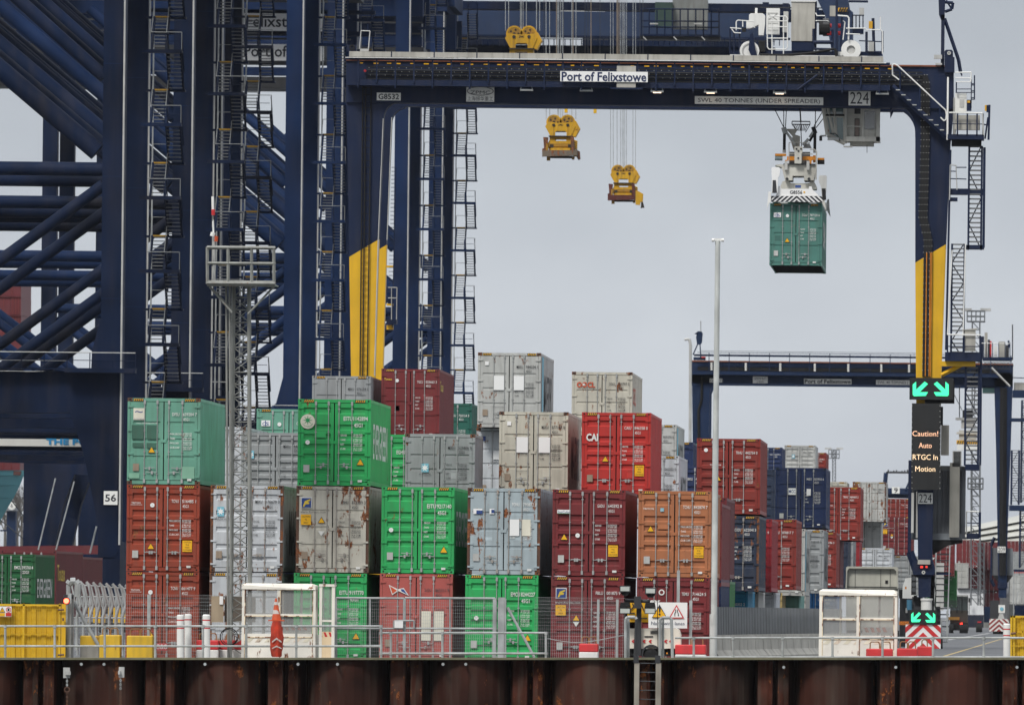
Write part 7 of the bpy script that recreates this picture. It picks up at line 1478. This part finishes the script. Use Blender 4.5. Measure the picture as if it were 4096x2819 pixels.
# shed roofs
sr = thing('warehouse', 'large pale ridged warehouse roof beyond the far crane leg', 'warehouse', P(4000, 2300, 1500))
m = MB(); SRM = paint('shed_roof', (.46, .46, .42), dirt=.15, scale=.2)
A = [P(3850, 2110, 1500), P(4300, 2010, 1500), P(4300, 2260, 1490), P(3850, 2250, 1490)]
for i in range(7):
    f0, f1 = i / 7, (i + .955) / 7; a0 = A[0].lerp(A[3], f0); b0 = A[1].lerp(A[2], f0); a1 = A[0].lerp(A[3], f1); b1 = A[1].lerp(A[2], f1); a1.y -= 1.5; b1.y -= 1.5
    m.add([a0, b0, b1, a1, A[0].lerp(A[3], (i + 1) / 7), A[1].lerp(A[2], (i + 1) / 7)], [(3, 2, 1, 0), (4, 5, 2, 3)], SRM)
m.build('roof', sr)
m = MB(); p = P(4200, 2300, 1502); m.box(A[0].x, A[1].x, 1500, 1560, -1, A[3].z, paint('shed_wall', (.3, .3, .28))); m.build('wall', sr)
# ============================================================ LORRIES
def tyre(m, x, y, D, r, w_): c = P(x, y, D); m.tube(c, c + Vector((w_, 0, 0)), r, BLK, 24)
Dk = 535.0
tk = thing('lorry_cab', 'pale cream lorry cab with tall roof, seen from behind next to crane 224', 'lorry', P(3486, 2592, Dk))
CMK = paint('cream_lorry', (.50, .495, .43), dirt=.15)
m = MB()
a = [(3382, 2272), (3386, 2266), (3586, 2268), (3591, 2276), (3594, 2350), (3594, 2592 - 40), (3380, 2592 - 40), (3380, 2350), (3385, 2300)]
pz(m, [(3386, 2352), (3389, 2282), (3398, 2272), (3576, 2274), (3585, 2284), (3590, 2352)][::-1], Dk, .08, CMK)
pz(m, [(3382, 2352), (3386, 2268), (3390, 2264), (3586, 2266), (3590, 2272), (3593, 2352), (3588, 2352), (3585, 2284), (3576, 2272), (3398, 2270), (3389, 2282), (3387, 2352)][::-1], Dk - .25, .4, CMK)
bx(m, 3384, 3592, 2353, 2520, Dk + .1, 2.2, CMK); bx(m, 3384, 3592, 2268, 2353, Dk + .3, 1.9, CMK); m.build('cab_body', tk)
m = MB()
for x in (3420, 3522, 3560): bx(m, x, x + 1.6, 2278, 2350, Dk - .02, .02, DARK, ref=x)
bx(m, 3541, 3552, 2320, 2332, Dk - .03, .03, BLK); bx(m, 3386, 3592, 2345, 2347, Dk - .03, .03, DARK); m.build('panel_gap', tk)
m = MB(); bx(m, 3386, 3594, 2520, 2560, Dk - .5, 2.5, BLK); tyre(m, 3390, 2562, Dk - .2, .5, .6); tyre(m, 3546, 2562, Dk - .2, .5, .55); m.build('chassis_wheel', tk)
m = MB(); bx(m, 3596, 3640, 2484, 2498, Dk + 6, .05, paint('orange_plate', (.75, .22, .02))); q = P(3600, 2495, Dk + 5.9); m.text('LONG', q.x, q.y, q.z, .1, INK, wd=.42); lone(m, 'marker_board', 'orange marker board lettered LONG, left of the striped bumper', 'sign')
wl = thing('lorry_cab', 'white lorry cab partly hidden between the light stack and crane leg, with dark mirror', 'lorry', P(3625, 2592, 560))
m = MB(); pz(m, [(3608, 2520), (3606, 2380), (3612, 2340), (3622, 2312), (3640, 2309), (3662, 2309), (3664, 2520)][::-1], 560, 2, WHT); m.build('cab_body', wl)
m = MB(); bx(m, 3596, 3610, 2356, 2392, 558, .2, BLK); bx(m, 3598, 3660, 2392, 2592, 558.5, 1.5, DARK); bx(m, 3622, 3630, 2430, 2450, 558.2, .2, ALU); bx(m, 3620, 3626, 2345, 2355, 558.3, .2, ORG); m.build('mirror_step', wl)
D3 = 1080.0
sc_ = thing('lorry_cab', 'white lorry seen from behind in the distance, beside the yard tractor', 'lorry', P(3880, 2526, D3))
m = MB(); pz(m, [(3828, 2352), (3832, 2349), (3930, 2353), (3932, 2358), (3935, 2458), (3832, 2458)][::-1], D3, 2.6, paint('far_white_lorry', (.74, .75, .76), dirt=.2)); m.build('cab_body', sc_)
m = MB(); bx(m, 3830, 3933, 2351, 2357, D3 - .3, 1, DARK); bx(m, 3876, 3878, 2390, 2456, D3 - .03, .03, DARK); bx(m, 3835, 3930, 2392, 2394, D3 - .03, .03, GALV); bx(m, 3874, 3881, 2390, 2408, D3 - 1, .2, BLK); m.build('panel_gap', sc_)
m = MB(); bx(m, 3834, 3934, 2458, 2508, D3 - .2, 3, paint('lorry_dark_blue', (.015, .02, .04))); tyre(m, 3840, 2512, D3 - .4, .45, .6); tyre(m, 3904, 2512, D3 - .4, .45, .6); bx(m, 3910, 3925, 2484, 2489, D3 - .5, .1, RED); m.build('chassis_wheel', sc_)
D4 = 1010.0
yt = thing('yard_tractor', 'dark yard tractor with red tail lamp, driving away on the right', 'tractor', P(3840, 2530, D4))
m = MB(); bx(m, 3800, 3872, 2378, 2384, D4, 1.8, ALU)
for x in (3801, 3826, 3846, 3868): bx(m, x, x + 4, 2382, 2450, D4, .12, BLK, ref=x)
bx(m, 3800, 3872, 2440, 2490, D4 + .1, 2, paint('tractor_brown', (.06, .05, .04), dirt=.4)); bx(m, 3800, 3874, 2490, 2520, D4, 2.5, BLK); m.build('cab_frame', yt)
m = MB(); bx(m, 3805, 3868, 2384, 2440, D4 + .5, .03, glass('dark_glass', (.05, .08, .08), .8)); m.build('window', yt)
m = MB(); tyre(m, 3838, 2518, D4 - .3, .5, .75); tyre(m, 3796, 2518, D4 - .2, .5, .4); m.build('wheel', yt)
m = MB(); bx(m, 3841, 3849, 2490, 2496, D4 - .3, .1, emit('tail_red', (1, .02, .01), 5)); bx(m, 3808, 3816, 2390, 2420, D4 + .4, .1, RED); m.build('tail_lamp', yt)
m = MB(); bx(m, 3790, 3838, 2466, 2478, D4 - .1, .1, paint('dull_amber', (.4, .2, .03), dirt=.3)); m.build('amber_panel', yt)
m = MB(); bx(m, 3936, 3962, 2425, 2488, 1120, 2, BLUE); lone(m, 'blue_skip', 'blue steel bin on the ground left of the 209 bumper', 'bin')
m = MB(); bx(m, 4058, 4110, 2420, 2460, 980, 3, NAVY); lone(m, 'navy_box', 'dark navy steel box above the yellow fence at the right edge', 'steel box')
m = MB(); bx(m, 3745, 3775, 2250, 2440, 700, 2, cmat('mgrey', .3)); 
for i in range(6): bx(m, 3690, 3830, 2400 + i * 6, 2403 + i * 6, 720, .5, DARK)
lone(m, 'trailer_frame', 'dark trailer framework behind the crane ladder', 'trailer')
# haze of the air
def haze(dens):
    m = bpy.data.materials.new('haze_air'); m.use_nodes = True; n = m.node_tree; n.nodes.clear()
    v = n.nodes.new('ShaderNodeVolumePrincipled'); o = n.nodes.new('ShaderNodeOutputMaterial'); v.inputs['Density'].default_value = dens; v.inputs['Color'].default_value = (.85, .88, .92, 1); v.inputs['Anisotropy'].default_value = .2
    n.links.new(v.outputs[0], o.inputs['Volume']); b = MB(); b.box(-5000, 5000, -300, 9500, -11, 75, m); h = b.build('haze', kind='stuff')
haze(.00002)
